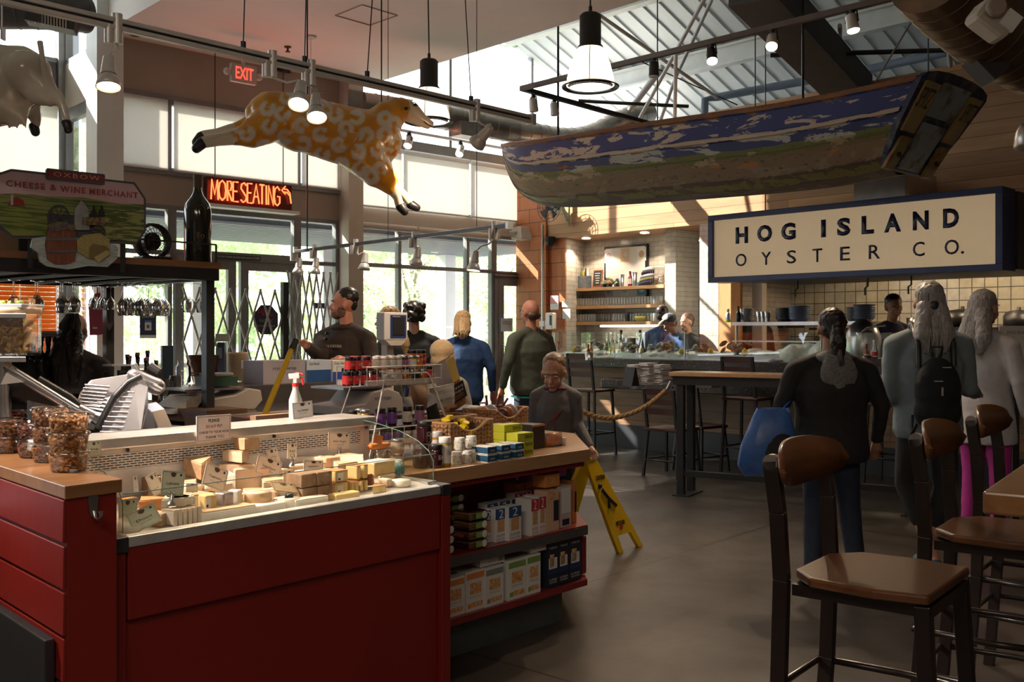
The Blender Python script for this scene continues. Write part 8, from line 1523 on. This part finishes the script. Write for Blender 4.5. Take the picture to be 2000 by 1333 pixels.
# ================================================================= PEOPLE
m_skin = mat('skin', (.46,.24,.16),.5, var=.06, sub=.1); m_skind = mat('skin_tan', (.34,.16,.10),.5, var=.06, sub=.1); m_skinl = mat('skin_light', (.58,.34,.26),.5, var=.06, sub=.1)
fab = lambda n, c, v=.12: mat(n, c, .85, var=v, vs=9, bump=.25, bs=22)
DG = lambda x, y, z: Matrix.Diagonal((x, y, z))
def person(lab, px, d, ytop, rz, top, bot, hairm, hair='short', skin=None, hr=0, nod=0, wd=1, hs=1, sleeve=1, hem=.86, leglen=.06, arms=None, legs=None, feet=True, vox=.010, face=True, beard=None, flare=.0, shoes=None, lean=0, hgt=None):
    skin = skin or m_skin; h = hgt or H+(648-ytop)*d/F; s = h/1.75; loc = Vector(((px-1000)/F*d, d, 0)); t = thing('person', lab, 'person', loc, rz, sc=s)
    inv = (Matrix.Translation(loc) @ Matrix.Rotation(rz, 4, 'Z') @ Matrix.Scale(s, 4)).inverted(); arms = dict(arms or {}); aa = {}
    for sd_ in (-1,1):
        e, w_ = arms.get(sd_, (None, None)); aa[sd_] = (inv @ Vector(e) if e is not None else Vector((sd_*.25*wd, .02,1.15)), inv @ Vector(w_) if w_ is not None else Vector((sd_*.25*wd, -.06,.92)))
    HM = Matrix.Translation((0,0,1.47)) @ Matrix.Rotation(hr, 4, 'Z') @ Matrix.Rotation(nod, 4, 'X') @ Matrix.Scale(hs, 4) @ Matrix.Translation((0,0,-1.47)); 
    if hs != 1: HM = Matrix.Translation((0,0,1.75-1.47-(1.75-1.47)*hs)) @ HM
    hp_ = lambda x, y, z: HM @ Vector((x, y, z))
    mb = MB()
    mb.M = HM; mb.ell((0,.012,1.655),(.077,.096,.094)); mb.ell((0,-.03,1.60),(.056,.064,.075)); mb.ell((0,-.062,1.538),(.026,.022,.018)); mb.cap2((0,-.090,1.628),.008,(0,-.106,1.600),.013,10); mb.ell((0,-.088,1.566),(.024,.011,.011)); mb.ell((0,-.080,1.655),(.046,.014,.010))
    for q in (-1,1): mb.ell((q*.079,.005,1.615),(.010,.019,.030)); mb.ell((q*.035,-.062,1.59),(.02,.02,.02))
    mb.cap2((0,.022,1.40),.052,(0,.012,1.56),.050); mb.M = Matrix()
    mb.lathe([(.10,.84),(.165*wd, .92),(.145*wd, 1.08),(.155*wd, 1.25),(.125*wd, 1.36),(.05,1.43)], n=20, M=DG(1,.68,1)); [mb.cap2((q*.05,.015,1.40),.035,(q*.15*wd, .01,1.35),.035) for q in (-1,1)]
    hands = MB()
    for q in (-1,1):
        e, w_ = aa[q]; sh = Vector((q*.182*wd, .01,1.36)); mb.cap2(sh, .042, e, .036); mb.cap2(e, .036, w_, .024); dr = (w_-e).normalized(); pm = w_+dr*.055; mb.cap2(w_, .026, pm, .032,10); sd2 = dr.cross(Vector((0,1,0) if abs(dr.y) < .8 else (0,0,1))).normalized(); mb.cap2(pm-sd2*.016,.016, pm+sd2*.016,.016,10)
        for k in range(4):
            b_ = pm+dr*.014+sd2*(-.026+.017*k); L_ = (.062,.074,.07,.054)[k]; cu_ = Vector((0,-.25,-.2)) if (arms.get('curl') or not (q in arms)) else Vector((0,0,-.15*k-.05)); m1 = b_+dr*L_*.5; mb.cap2(b_, .0095, m1,.009,8); mb.cap2(m1,.009, m1+(dr+cu_*(1+k*.6)).normalized()*L_*.5,.0075,8)
        th = sd2*(-1); mb.cap2(w_+dr*.03+th*.02,.012, w_+dr*.075+th*.05,.009,8)
        lg = (legs or {}).get(q); kn = Vector(lg[0]) if lg else Vector((q*.10,-.01,.50)); an = Vector(lg[1]) if lg else Vector((q*.11,.02,.09)); mb.cap2((q*.09,0,.88),.078, kn, .052); mb.cap2(kn, .052, an, .035); mb.cap2(an-ZX*.03+Vector((0,.03,0)),.035, an+Vector((0,-.13,-.055)),.026)
    o = blob(mb, 'body', skin, t, vox, 2, world=False)
    if face:
        for q in (-1,1):
            mb = MB();mb.M = HM; mb.ell((q*.030,-.081,1.633),(.012,.008,.0046),10,6); mb.bl('eye', m_white, t); mb = MB();mb.M = HM; mb.ell((q*.030,-.0885,1.633),(.0055,.003,.0045),8,5); mb.bl('iris', m_blk, t)
            mb = MB();mb.M = HM; mb.tube([(q*.012,-.092,1.650),(q*.03,-.092,1.656),(q*.05,-.080,1.650)], .004,6); mb.bl('eyebrow', hairm, t)
        mb = MB();mb.M = HM; mb.tube([(-.024,-.090,1.566),(0,-.1,1.568),(.024,-.090,1.566)], .0045,6); mb.bl('lips', mat('lip', (.36,.10,.09),.5), t)
    if beard: mb = MB();mb.M = HM; mb.ell((0,-.052,1.548),(.045,.045,.034)); mb.ell((0,-.090,1.582),(.026,.014,.006)); mb.ell((-.05,-.02,1.57),(.016,.035,.045)); mb.ell((.05,-.02,1.57),(.016,.035,.045)); blob(mb, 'beard', beard, t, .006,1,.004,.01, world=False)
    # hair
    mb = MB();mb.M = HM
    if hair in ('short', 'buzz', 'long', 'pony', 'bob', 'curly', 'bun'): bz = hair == 'buzz'; mb.ell((0,.028,1.684),(.0795,.090,.077) if bz else (.084,.094,.080)); mb.ell((0,.055,1.63),(.062,.052,.055) if bz else (.074,.06,.07))
    if hair == 'bald': mb.ell((0,.055,1.60),(.079,.058,.045))
    if hair == 'curly': [mb.ell((math.cos(k*2.4)*.075,.03+math.sin(k*2.4)*.08,1.60+.014*(k % 9)),.035) for k in range(22)]
    if hair == 'bob': mb.ell((0,.045,1.60),(.088,.07,.09)); mb.ell((.05,.05,1.54),(.04,.04,.05)); mb.ell((-.05,.05,1.55),(.04,.04,.05))
    if hair == 'bun': mb.ell((0,.12,1.66),.04)
    if hair == 'pony': mb.cap2((0,.10,1.66),.04,(0,.13,1.55),.05); mb.cap2((0,.13,1.55),.05,(0,.12,1.40),.035)
    if hair in ('long', 'vlong'):
        zl = 1.34 if hair == 'long' else 1.08; mb.ell((0,.05,1.60),(.08,.07,.09)); [(mb.cap2((q*.03,.08,1.60),.060,(q*.065,.13,1.43),.055), mb.cap2((q*.065,.13,1.43),.055,(q*.05,.14, zl),.028)) for q in (-1,1)]
    if hair != 'none': blob(mb, 'hair', hairm, t, .008,2,.014 if hair not in ('buzz', 'short') else .006,.02, world=False)
    if hair in ('long', 'vlong', 'pony', 'bob'):
        mb = MB();mb.M = HM; r2 = random.Random(int(px)); zl = {'long': 1.32, 'vlong': 1.05, 'pony': 1.36, 'bob': 1.50}[hair]
        for k in range(70): a = r2.uniform(-1.25,1.25); x = math.sin(a)*.085; y = .03+math.cos(a)*.085; sp_ = (.3 if hair == 'pony' else .9); mb.tube([(x*.5, y*.6,1.745),(x, y+.01,1.67),(x*1.02*(sp_ if hair == 'pony' else 1), y+.025,1.56),(x*sp_*1.05, y+.07,(1.56+zl)/2),(x*sp_*1.1+r2.uniform(-.02,.02), y+.065, zl+r2.uniform(-.04,.06))], [.004,.0055,.0055,.005,.0015], 4)
        mb.bl('hair_strands', hairm, t)
    # clothes
    mb = MB();mb.lathe([((.155+flare)*wd, hem),((.178+flare*.6)*wd, hem+.05),(.172*wd, 1.08),(.188*wd, 1.25),(.158*wd, 1.36),(.11,1.43),(.072,1.475)], n=24, M=DG(1,.80,1)); [mb.cap2((q*.045,.015,1.435),.062,(q*.168*wd, .01,1.375),.066) for q in (-1,1)]
    for q in (-1,1):
        e, w_ = aa[q]; sh = Vector((q*.182*wd, .01,1.365)); e2 = e if sleeve >= 1 else sh.lerp(e, sleeve*1.6); mb.cap2(sh, .066, e2,.053)
        if sleeve >= 1: mb.cap2(e, .053, e.lerp(w_, .93 if sleeve == 1 else .4),.040)
    blob(mb, 'top', top, t, .012,3,.012,.07, world=False)
    mb = MB();mb.lathe([(.12,.80),(.172*wd, .90),(.165*wd, 1.0),(.15*wd, 1.04)], n=20, M=DG(1,.74,1))
    for q in (-1,1): lg = (legs or {}).get(q); kn = Vector(lg[0]) if lg else Vector((q*.10,-.01,.50)); an = Vector(lg[1]) if lg else Vector((q*.11,.02,.09)); f = 1-leglen; mb.cap2((q*.09,0,.86),.092, kn, .070); mb.cap2(kn, .070, kn.lerp(an, f),.056)
    blob(mb, 'trousers', bot, t, .014,3,.008,.08, world=False)
    for q in (-1,1):
        lg = (legs or {}).get(q); an = Vector(lg[1]) if lg else Vector((q*.11,.02,.09)); mb = MB();mb.cap2(an+Vector((0,.035,-.045)),.045, an+Vector((0,-.15,-.058)),.034); mb.bl('shoe', shoes or m_blk, t)
    return t, hp_, inv
hair_d = mat('dark_hair', (.018,.012,.010),.35, var=.45, vs=110, stretch=(1,1,.06)); hair_bl = mat('blonde_hair', (.52,.32,.15),.4, var=.45, vs=110, stretch=(1,1,.06)); hair_g = mat('grey_hair', (.30,.28,.27),.4, var=.45, vs=110, stretch=(1,1,.06)); hair_br = mat('brown_hair', (.10,.05,.03),.4, var=.45, vs=110, stretch=(1,1,.06)); hair_s = mat('sandy_hair', (.17,.095,.05),.5, var=.2, vs=60)
f_blk = fab('black_cloth', (.014,.013,.014)); f_navy = fab('navy_cloth', (.012,.035,.10)); f_den = fab('dark_denim', (.012,.02,.04)); m_stub = mat('stubble', (.14,.06,.04),.7)
def onchest(t, s_, x, z, w_, h_, m, y=-.180): return text(s_, 'lettering', m, t, frame(Vector((x, y, z)),(1,0,0),(0,-.08,1)), w_, h_, .003)
t, hp_, inv = person('bearded man in dark hoodie looking left and pointing across the counter', 672,7.45,563,-.42, fab('brown_black_hoodie', (.030,.016,.012)), f_den, hair_d, 'buzz', mat('skin_warm', (.50,.20,.13),.5, sub=.1), hr=-1.0, wd=1.12, beard=m_stub, vox=.0075, arms={-1: (PD(628,700,7.15), PD(600,676,6.9)),1: (PD(728,712,7.25), PD(672,704,7.0))})
onchest(t, 'JOHN DEERE', -.10,1.30,.20,.026, mat('tan_print', (.45,.36,.22),.6)); mb = MB();mb.ell((0,.09,1.43),(.11,.06,.05)); mb.ell((0,-.01,1.45),(.10,.09,.03)); blob(mb, 'hood', MT['brown_black_hoodie'], t, .012,2, world=False)
mb = MB();mb.tube([(-.05,-.11,1.44),(-.045,-.14,1.40),(-.05,-.16,1.35)], .003,5); mb.ell((-.05,-.150,1.41),(.02,.004,.012)); mb.ell((-.045,-.166,1.37),(.02,.004,.012)); mb.bl('sunglasses', m_darkglass, t)
person('long haired blonde woman facing left behind the customer display', 756,8.0,600,-1.1, f_blk, f_den, hair_bl, 'long', m_skinl)
person('man with curly dark hair in black T-shirt seen from behind', 808,8.7,590, PI+.2, f_blk, f_den, hair_d, 'curly', wd=1.1, sleeve=.6, face=False)
person('woman with short blonde hair in dark blue jacket seen from behind', 905,9.6,608, PI-.15, fab('blue_jacket', (.015,.045,.13)), f_blk, hair_bl, 'bob', wd=1.2, hem=.80, face=False)
t, hp_, inv = person('bald man with glasses in olive green shirt standing by the bar', 1035,9.4,586, PI+.75, fab('olive_shirt', (.075,.080,.058)), f_den, hair_br, 'bald', mat('skin_warm', (.5,.2,.13)), wd=1.22, hem=.84, arms={-1: None, 1: None} if 0 else None)
mb = MB();mb.tube([hp_(.08,0,1.64), hp_(.055,-.09,1.64), hp_(.01,-.1,1.635), hp_(-.055,-.09,1.64), hp_(-.08,0,1.64)], .004,5); mb.bl('glasses', m_blk, t); mb = MB();mb.lathe([(.21,.815),(.212,.83)], n=24, M=DG(1,.74,1), cap=False); mb.bl('shirt_hem', mat('teal_hem', (.02,.25,.16),.7), t)
hd = PD(1157,893,6.2); t, hp_, inv = person('young boy in grey hoodie looking down and holding the yellow floor sign', 1085,6.35,690,-.12, fab('boy_grey', (.12,.112,.115),.15), f_den, hair_s, 'buzz', m_skin, nod=.32, hr=-.15, hs=1.32, wd=.92, vox=.0075, hgt=1.283, arms={1: (PD(1128,828,6.35), PD(1153,874,6.22)),-1: (PD(1042,835,6.4), PD(1052,885,6.1)), 'curl': 1})
mb = MB();mb.ell((0,.08,1.43),(.13,.07,.05)); mb.ell((0,0,1.44),(.12,.10,.028)); blob(mb, 'hood', mat('hood_red', (.10,.01,.015),.8), t, .012,2, world=False)
mb = MB();mb.tube([(.07,-.158,1.27),(.02,-.160,1.22),(-.05,-.160,1.16),(-.09,-.155,1.08),(-.10,-.15,1.04),(-.03,-.158,1.05),(.01,-.16,1.12),(.0,-.162,1.18),(.07,-.158,1.27)], .005,5); mb.bl('red_swirl', mat('swirl_red', (.28,.03,.03),.6), t)
person('small blond child seen from behind the jars', 866,6.6,664, PI-.3, fab('child_top', (.30,.26,.22)), f_den, mat('pale_hair', (.60,.42,.24),.6), 'buzz', mat('skin_pink', (.62,.34,.27),.5), hs=1.3, wd=.9, face=False, vox=.014, hgt=1.36)
t, hp_, inv = person('dark haired woman in black padded jacket with grey hood seen from behind', 1622,5.5,605, PI+.05, f_blk, f_den, hair_d, 'pony', m_skind, wd=1.28, hem=.80, face=False, flare=.02, legs={-1: ((-.12,.0,.5),(-.16,.03,.09)),1: ((.10,0,.5),(.12,.02,.09))}, arms={-1: None, 1: None} if 0 else None)
mb = MB();mb.ell((0,.135,1.35),(.12,.055,.13)); mb.ell((0,.06,1.45),(.12,.09,.05)); mb.ell((0,.15,1.26),(.06,.04,.07)); blob(mb, 'grey_hood', mat('heather_grey', (.16,.155,.15),.9, var=.5, vs=60, stretch=(1,1,3)), t, .01,2,.012,.05, world=False)
t, hp_, inv = person('tall woman with grey ponytail in blue grey shirt and black backpack', 1812,5.95,552, PI-.12, fab('bluegrey_shirt', (.17,.21,.23)), f_blk, hair_g, 'long', m_skin, wd=1.12, hem=.80, leglen=.5, face=False, flare=.01, shoes=mat('blue_shoe', (.03,.07,.13),.5), legs={-1: ((-.10,0,.50),(.02,.02,.09)),1: ((.12,-.03,.52),(.0,.12,.10))}, arms={1: (PD(1735,812,5.9), PD(1752,770,5.75)) if 0 else (PD(1738,775,5.95), PD(1765,770,6.15)),-1: (PD(1892,760,5.95), PD(1905,768,6.15))})
mb = MB();mb.ell((.0,.20,1.10),(.135,.085,.20)); mb.ell((0,.20,.98),(.14,.08,.12)); blob(mb, 'backpack', fab('backpack_black', (.010,.010,.012)), t, .012,2,.008,.06, world=False)
for q in (-1,1): mb = MB();mb.tube([(q*.10,.17,1.24),(q*.10,.16,1.38),(q*.105,.05,1.49),(q*.11,-.09,1.42)], .018,6); mb.bl('shoulder_strap', m_blk, t)
mb = MB();mb.tube([(.02,.17,1.29),(.03,.19,1.36),(-.03,.19,1.36),(-.02,.17,1.29)], .007,6); mb.tube([(.12,.2,.90),(.14,.17,.84),(.13,.14,.95)], .01,6); mb.bl('bag_loop', m_blk, t)
mb = MB();mb.box((.0,.287,1.10),(.012,.006,.05)); mb.box((.02,.283,1.16),(.05,.006,.006)); mb.box((-.03,.272,1.24),(.05,.006,.006)); mb.bl('zip_pull', m_steel, t); mb = MB();mb.ell((0,.125,1.60),(.035,.02,.04)); mb.bl('hair_tie', m_blk, t)
person('woman with long grey hair in white blouse and magenta trousers facing right', 1925,6.5,568, PI/2+.55, fab('white_blouse', (.50,.47,.47)), fab('magenta_cloth', (.42,.03,.25)), hair_g, 'long', m_skin, wd=1.0, hem=.72, leglen=.2, flare=.05, shoes=mat('tan_sandal', (.3,.18,.1)))
t, hp_, inv = person('young dark haired cook in navy HOG shirt behind the bar', 1743,10.2,576,0, fab('navy_tee', (.040,.036,.075)), f_blk, hair_d, 'short', m_skind, nod=.22, wd=1.1, sleeve=.6, beard=None); onchest(t, 'HOG', -.11,1.24,.22,.06, mat('faded_pink', (.48,.28,.25),.7)); onchest(t, 'ISLAND', -.11,1.14,.22,.05, mat('faded_pink', (.48,.28,.25)))
person('bald cook looking down behind the stacked grey bowls', 1478,12.9,587,.5, f_blk, f_blk, m_skin, 'none', mat('skin_red', (.55,.26,.20),.4), nod=.3)
person('man in blue shirt with black cropped hair behind the oyster ice', 1294,12.6,598, PI-.4, fab('blue_shirt', (.035,.075,.20)), f_blk, hair_d, 'short', mat('skin_deep', (.06,.03,.02),.4), sleeve=.6, face=False)
t, hp_, inv = person('worker in navy and cream mesh cap bending over the oyster bar', 1314,12.4,613,-1.0, fab('blue_shirt', (.035,.075,.2)), f_blk, hair_br, 'short', m_skind, nod=.35); mb = MB();mb.M = Matrix.Translation((0,0,0)); c = hp_(0,.02,1.69); mb.ell(c, (.095,.105,.075)); mb.cap2(hp_(0,-.08,1.69),.03, hp_(0,-.15,1.675),.03); mb.bl('cap', mat('cap_navy_cream', (.03,.05,.09),.7, var=0, c2=(.50,.42,.30), vs=6, thr=(.49,.51)), t)
person('smiling woman with brown hair in a bun behind the oyster bar', 1342,12.8,613,-.9, f_blk, f_blk, hair_br, 'bun', m_skin, nod=.1)
person('bearded man with glasses and black shirt half hidden behind the chip bin', 30,6.0,610,.7, f_blk, f_blk, hair_d, 'short', m_skin, nod=.15, beard=hair_d)
person('woman with very long dark hair in grey T-shirt seen from behind at left', 148,6.2,612, PI-.1, fab('charcoal_tee', (.045,.04,.045)), f_blk, hair_d, 'vlong', m_skind, wd=1.12, sleeve=.65, face=False)
# ================================================================= SEATING, HIGH TABLES, FLOOR SIGN
m_stain = wood('stained_wood', (.085,.030,.010),(.16,.058,.018),.28, coat=.4, gs=2); m_legs = mat('dark_stained_leg', (.014,.008,.007),.3, var=.2, coat=.2)
def barstool(lab, loc, rz):
    t = thing('bar_stool', lab, 'bar stool', loc, rz, 'wooden bar stools at the right'); 
    mb = MB();pts = [(-.19,-.18),(.19,-.18),(.215,-.05),(.20,.12),(.12,.19),(-.12,.19),(-.20,.12),(-.215,-.05)]; mb.prism(pts, .745,.772); mb.build('seat', m_stain, t, bevel=.008, seg=3, world=False)
    for q in (-1,1):
        mb = MB();mb.bar((q*.17,-.16,.74),(q*.19,-.20,0),.035,.04,(0,1,0)); mb.build('front_leg', m_legs, t, bevel=.004, world=False)
        mb = MB();P_ = [(q*.175,.25,0),(q*.175,.215,.45),(q*.178,.205,.75),(q*.18,.215,.93),(q*.18,.235,1.07)]
        for a, b_ in zip(P_, P_[1:]): mb.bar(a, b_, .028,.042,(0,1,0))
        mb.build('back_leg', m_legs, t, bevel=.003, world=False)
        mb = MB();mb.cyl((q*.166,.232,1.065),(q*.194,.232,1.065),.022, n=14); mb.bl('post_cap', m_steel, t)
    for z in (.30,.44): mb = MB();mb.tube([(.17,-.19, z),(-.17,-.19, z),(-.19,0, z+.0),(-.175,.24, z),(.175,.24, z),(.19,0, z)], .011,8, closed=True); mb.bl('stretcher', m_legs, t)
    mb = MB();mb.box((0,-.0,.725),(.34,.36,.03)); mb.bl('seat_frame', m_legs, t)
    mb = MB();n = 20; grid = []
    for i in range(n+1):
        x = -.235+.47*i/n; f = (1-(abs(x)/.235)**2.6)**.5 if i not in (0, n) else 0; yc = .222-.055*(x/.235)**2; grid.append((x, yc, 1.045-.058*f, 1.045+.062*f+.012))
    vs = [];
    for x, y, z0, z1 in grid: vs += [(x, y, z0),(x, y+.01, z1),(x, y+.024, z1),(x, y+.014, z0)]
    fs = [(4*i+a, 4*i+(a+1) % 4,4*i+4+(a+1) % 4,4*i+4+a) for i in range(n) for a in range(4)]; mb.add(vs, fs, True); mb.add(vs[:4], [(0,1,2,3)]); mb.bl('backrest', m_stain, t)
    return t
s1 = barstool('dark wooden bar stool with curved plywood back, nearest the camera', (1.0,2.70,0),.90)
dup(s1,(1.62,3.27,0),.93, 'second wooden bar stool, behind the nearest one and beside the right table'); dup(s1,(2.12,3.95,0),.9, 'wooden bar stool cut off by the right frame edge, farthest of three')
e1 = Vector((.577,.817,0)); e2 = Vector((.817,-.577,0)); P0 = Vector((1.03,2.18,0)); t = thing('bar_table', 'thick wooden high table top at the right frame edge', 'table', P0+e1*.5+e2*.35)
mb = MB();mb.hexa([P0+ZX*1.02, P0+e2*.7+ZX*1.02, P0+e1*1.0+e2*.7+ZX*1.02, P0+e1*1.0+ZX*1.02, P0+ZX*1.07, P0+e2*.7+ZX*1.07, P0+e1+e2*.7+ZX*1.07, P0+e1+ZX*1.07]); mb.build('table_top', wood('table_wood', (.17,.07,.022),(.26,.12,.04),.3, coat=.3), t, bevel=.006)
for x, y in ((.35,.25),(.35,.75)): mb = MB();q = P0+e1*y+e2*x; mb.cyl(q, q+ZX*1.02,.04, n=14); mb.cyl(q, q+ZX*.02,.2, n=20); mb.build('pedestal', m_blk, t)
# long high table by the rope
A_ = PZ(1306,727,1.07); B_ = PZ(1800,738,1.07); dd = (B_-A_).normalized(); nn = Vector((-dd.y, dd.x, 0)); nn = nn if nn.y > 0 else -nn; t = thing('standing_table', 'long narrow high table with black steel frame in front of the bar', 'table', (A_+B_)/2*1)
t.location.z = 0; bx3 = lambda mb, s0, s1, w0, w1, z0, z1: mb.hexa([A_+dd*s+nn*w_+ZX*(z-1.07) for z in (z0, z1) for s, w_ in ((s0, w0),(s1, w0),(s1, w1),(s0, w1))]); Lg = (B_-A_).length
mb = MB();bx3(mb, 0, Lg, 0,.36,1.035,1.07); mb.build('table_top', m_butcher, t, bevel=.004); mb = MB();bx3(mb, .03, Lg-.03,.02,.34,.96,1.035); mb.build('apron', m_blk, t)
for s in (.06, Lg-.12):
    for w0 in (.03,.27): mb = MB();bx3(mb, s, s+.06, w0, w0+.06,.012,.96); mb.build('leg', m_blk, t)
    mb = MB();bx3(mb, s-.03, s+.12,.0,.36,0,.012); mb.build('foot_plate', m_blk, t)
mb = MB();bx3(mb, .1, Lg-.1,.04,.08,.17,.22); mb.build('foot_rail', m_blk, t)
t = thing('rope_barrier', 'thick twisted rope hanging from the high table end', 'rope', PD(1220,818,8.6)); P_ = [PD(x, y, d) for x, y, d in ((1302,762,8.75),(1290,772,8.74),(1262,795,8.7),(1225,812,8.65),(1185,819,8.6),(1150,811,8.55),(1110,790,8.5))]
pp = []
for a, b_ in zip(P_, P_[1:]): pp += [a.lerp(b_, k/6) for k in range(6)]
pp = [sum(pp[max(0, i-3):i+4], Vector())/len(pp[max(0, i-3):i+4]) for i in range(len(pp))]
for ph in (0,2.09,4.18): mb = MB();mb.tube([p+Vector((0, math.cos(i*1.3+ph), math.sin(i*1.3+ph)))*.011 for i, p in enumerate(pp)], .014,8); mb.build('rope_strand', mat('manila', (.30,.17,.07),.8, var=.25, vs=60), t)
mb = MB();mb.cyl(PD(1302,762,8.75), PD(1310,746,8.8),.012, n=8); mb.build('clip', m_steel, t)
def mstool(lab, px, py, zs, hb, rz, grp='slatted metal frame seats at the bar'):
    p = PZ(px, py, zs); t = thing('bar_chair', lab, 'chair', (p.x, p.y, 0), rz, grp); mb = MB();mb.box((0,0, zs),(.40,.38,.03)); mb.build('seat', mat('dark_slat', (.055,.018,.012),.35), t, bevel=.008, world=False)
    for x in (-1,1):
        for y in (-1,1): mb = MB();mb.bar((x*.17, y*.16, zs),(x*.20, y*.20,0),.025,.025,(0,1,0)); mb.bl('leg', m_blk, t)
        mb = MB();mb.bar((x*.17,.17, zs),(x*.17,.23, zs+hb),.025,.025,(0,1,0)); mb.bl('back_post', m_blk, t)
    for k in range(3): z = zs+hb*(.45+.24*k); mb = MB();mb.box((0,.17+.06*(z-zs)/hb, z),(.34,.012, hb*.15)); mb.bl('back_slat', mat('dark_slat', (.055,.018,.012)), t)
    mb = MB();mb.tube([(.19,-.19, zs*.35),(-.19,-.19, zs*.35),(-.19,.19, zs*.35),(.19,.19, zs*.35)], .010,6, closed=True); mb.bl('foot_ring', m_blk, t)
mstool('tall slat backed bar chair just right of the boy head', 1155,762,.75,.42, PI-.75); mstool('low slat backed chair behind the rope near the high table legs', 1312,838,.46,.40, PI-.75); mstool('low dark chair between the high table legs and the blue bag', 1368,832,.46,.40,2.2)
mstool('tall dark bar chair behind the high table left of the dark haired woman', 1462,778,.75,.42, PI-.75); mstool('tall dark bar chair between the two standing women', 1745,790,.75,.42, PI-.75)
# wet floor sign
t = thing('floor_sign', 'yellow folding wet floor sign standing beside the boy', 'floor sign', PD(1180,1060,6.3)); tp = PD(1151,898,6.22); f0 = PZ(1230,1074,0.0); f1 = PZ(1195,1020,.0); w_ = Vector((.60,.75,0)).normalized()
t.location.z = 0
def panel(nm, top, foot, par):
    dn = (foot-top); mb = MB();n_ = dn.cross(w_).normalized()*.012
    for a, b_, wa, wb in ((0,.82,.06,.135), ): mb.hexa([top-w_*wa-n_, top+w_*wa-n_, top+w_*wa+n_, top-w_*wa+n_][::1]+[top+dn*b_-w_*wb-n_, top+dn*b_+w_*wb-n_, top+dn*b_+w_*wb+n_, top+dn*b_-w_*wb+n_])
    for q in (-1,1): mb.hexa([top+dn*.82+w_*(q*.105-.03)-n_, top+dn*.82+w_*(q*.105+.03)-n_, top+dn*.82+w_*(q*.105+.03)+n_, top+dn*.82+w_*(q*.105-.03)+n_]+[foot+w_*(q*.12-.025)-n_, foot+w_*(q*.12+.025)-n_, foot+w_*(q*.12+.025)+n_, foot+w_*(q*.12-.025)+n_])
    mb.build(nm, m_yellow, par)
    return dn, n_
dn, n_ = panel('front_panel', tp, f0, t); panel('rear_panel', tp-Vector((.015,0,0)), Vector((tp.x-.26, tp.y-.12,0)), t); mb = MB();mb.cyl(tp-w_*.05, tp+w_*.05,.02, n=10); mb.build('hinge_handle', m_yellow, t)
o_ = n_*1.1 if n_.y < 0 else -n_*1.1
for nm, a, s_, m in (('warning_text', .16, 'CAUTION', m_blk),('floor_text', .66, 'WET FLOOR', m_blk)):
    q = tp+dn*(a+.06)-w_*.05+o_; text(s_, nm, m, t, frame(q, w_, -dn),.10,.03,.002, world=True)
mb = MB();q = tp+dn*.42+o_; mb.tube([q-w_*.03-dn*.10, q+dn*.0, q-w_*.04+dn*.1], .012,6); mb.tube([q, q+w_*.045+dn*.09], .012,6); mb.ell(q-w_*.035-dn*.14,.018,8,6); mb.build('falling_figure', m_blk, t); mb = MB();q = tp+dn*.74+o_; mb.cyl(q, q+o_*.1,.018, n=12); mb.build('red_mark', m_redl, t)
# blue carrier bag
c = PD(1500,925,5.35); t = thing('carrier_bag', 'blue plastic carrier bag with dark clothing carried by the dark haired woman', 'bag', c); mb = MB();rg = []
for f, w_, dpt in ((0,.11,.03),(.12,.15,.07),(.5,.15,.08),(.85,.11,.05),(1,.09,.02)): rg.append([c+Vector((math.cos(k*PI/8)*w_*(1+.06*math.sin(3*k))-.02+.05*f, math.sin(k*PI/8)*dpt, f*.34+.02*math.sin(2.1*k+5*f))) for k in range(16)])
mb.loft(rg); mb.build('bag_body', mat('blue_plastic', (.05,.14,.42),.35, var=.25, vs=7, bump=.5, bs=12), t); mb = MB();mb.tube([rg[-1][2], PD(1530,800,5.4), PD(1545,780,5.45)], .008,6); mb.build('handle', mat('blue_plastic', (.05,.14,.42)), t)
mb = MB();mb.ell(c+Vector((.06,-.06,.10)),(.10,.05,.12)); mb.build('dark_cloth', f_blk, t)
# menu sheets at the right end of the bar
for px, v in ((1985,0),): q = PD(1985,755,7.4); t = thing('menu_sheet', 'large printed menu sheet standing at the right frame edge', 'menu', q); mb = MB();mb.box(q+ZX*.22,(.26,.01,.46)); mb.build('sheet', m_paper, t); text('HOG ISLAND', 'lettering', m_navy, t, frame(Vector((-.07,-.006,.39)),(1,0,0),(0,0,1)),.17,.022,0)
mb = MB();q = PD(1985,755,7.4); mb.box(Vector((q.x, q.y+.02, q.z/2)),(.05,.03, q.z)); one(mb, 'menu_stand', m_blk, 'black stand under the large menu sheet at the right', 'stand')
# added fill light behind the camera, in unseen made-up hanging fixtures
def fill_fixture(lab, p, sx, sy, e, col, rz=0):
    t = thing('fill_light', lab, 'fill light', p, rz); mb = MB();mb.box((0,0,.03),(sx+.06, sy+.06,.05)); mb.bl('housing', m_white, t); mb = MB();mb.cyl((0,0,.05),(0,0,5.2-p[2]),.01, n=8); mb.bl('fill_rod', m_steel, t); l = bpy.data.objects.new('troffer_light', bpy.data.lights.new('troffer_light', 'AREA')); C.objects.link(l); l.data.shape = 'RECTANGLE'; l.data.size = sx; l.data.size_y = sy; l.data.energy = e; l.data.color = col; l.location = Vector(p)-ZX*.01; l.rotation_euler = (0,0, rz)
fill_fixture('long added fill light hung unseen behind the camera', (-1.3,-1.2,4.0),2.4,.5,80,(1,.86,.72)); fill_fixture('added fill light hung unseen at the right behind the camera', (2.2,-.8,4.2),1.6,.5,25,(1,.85,.7))
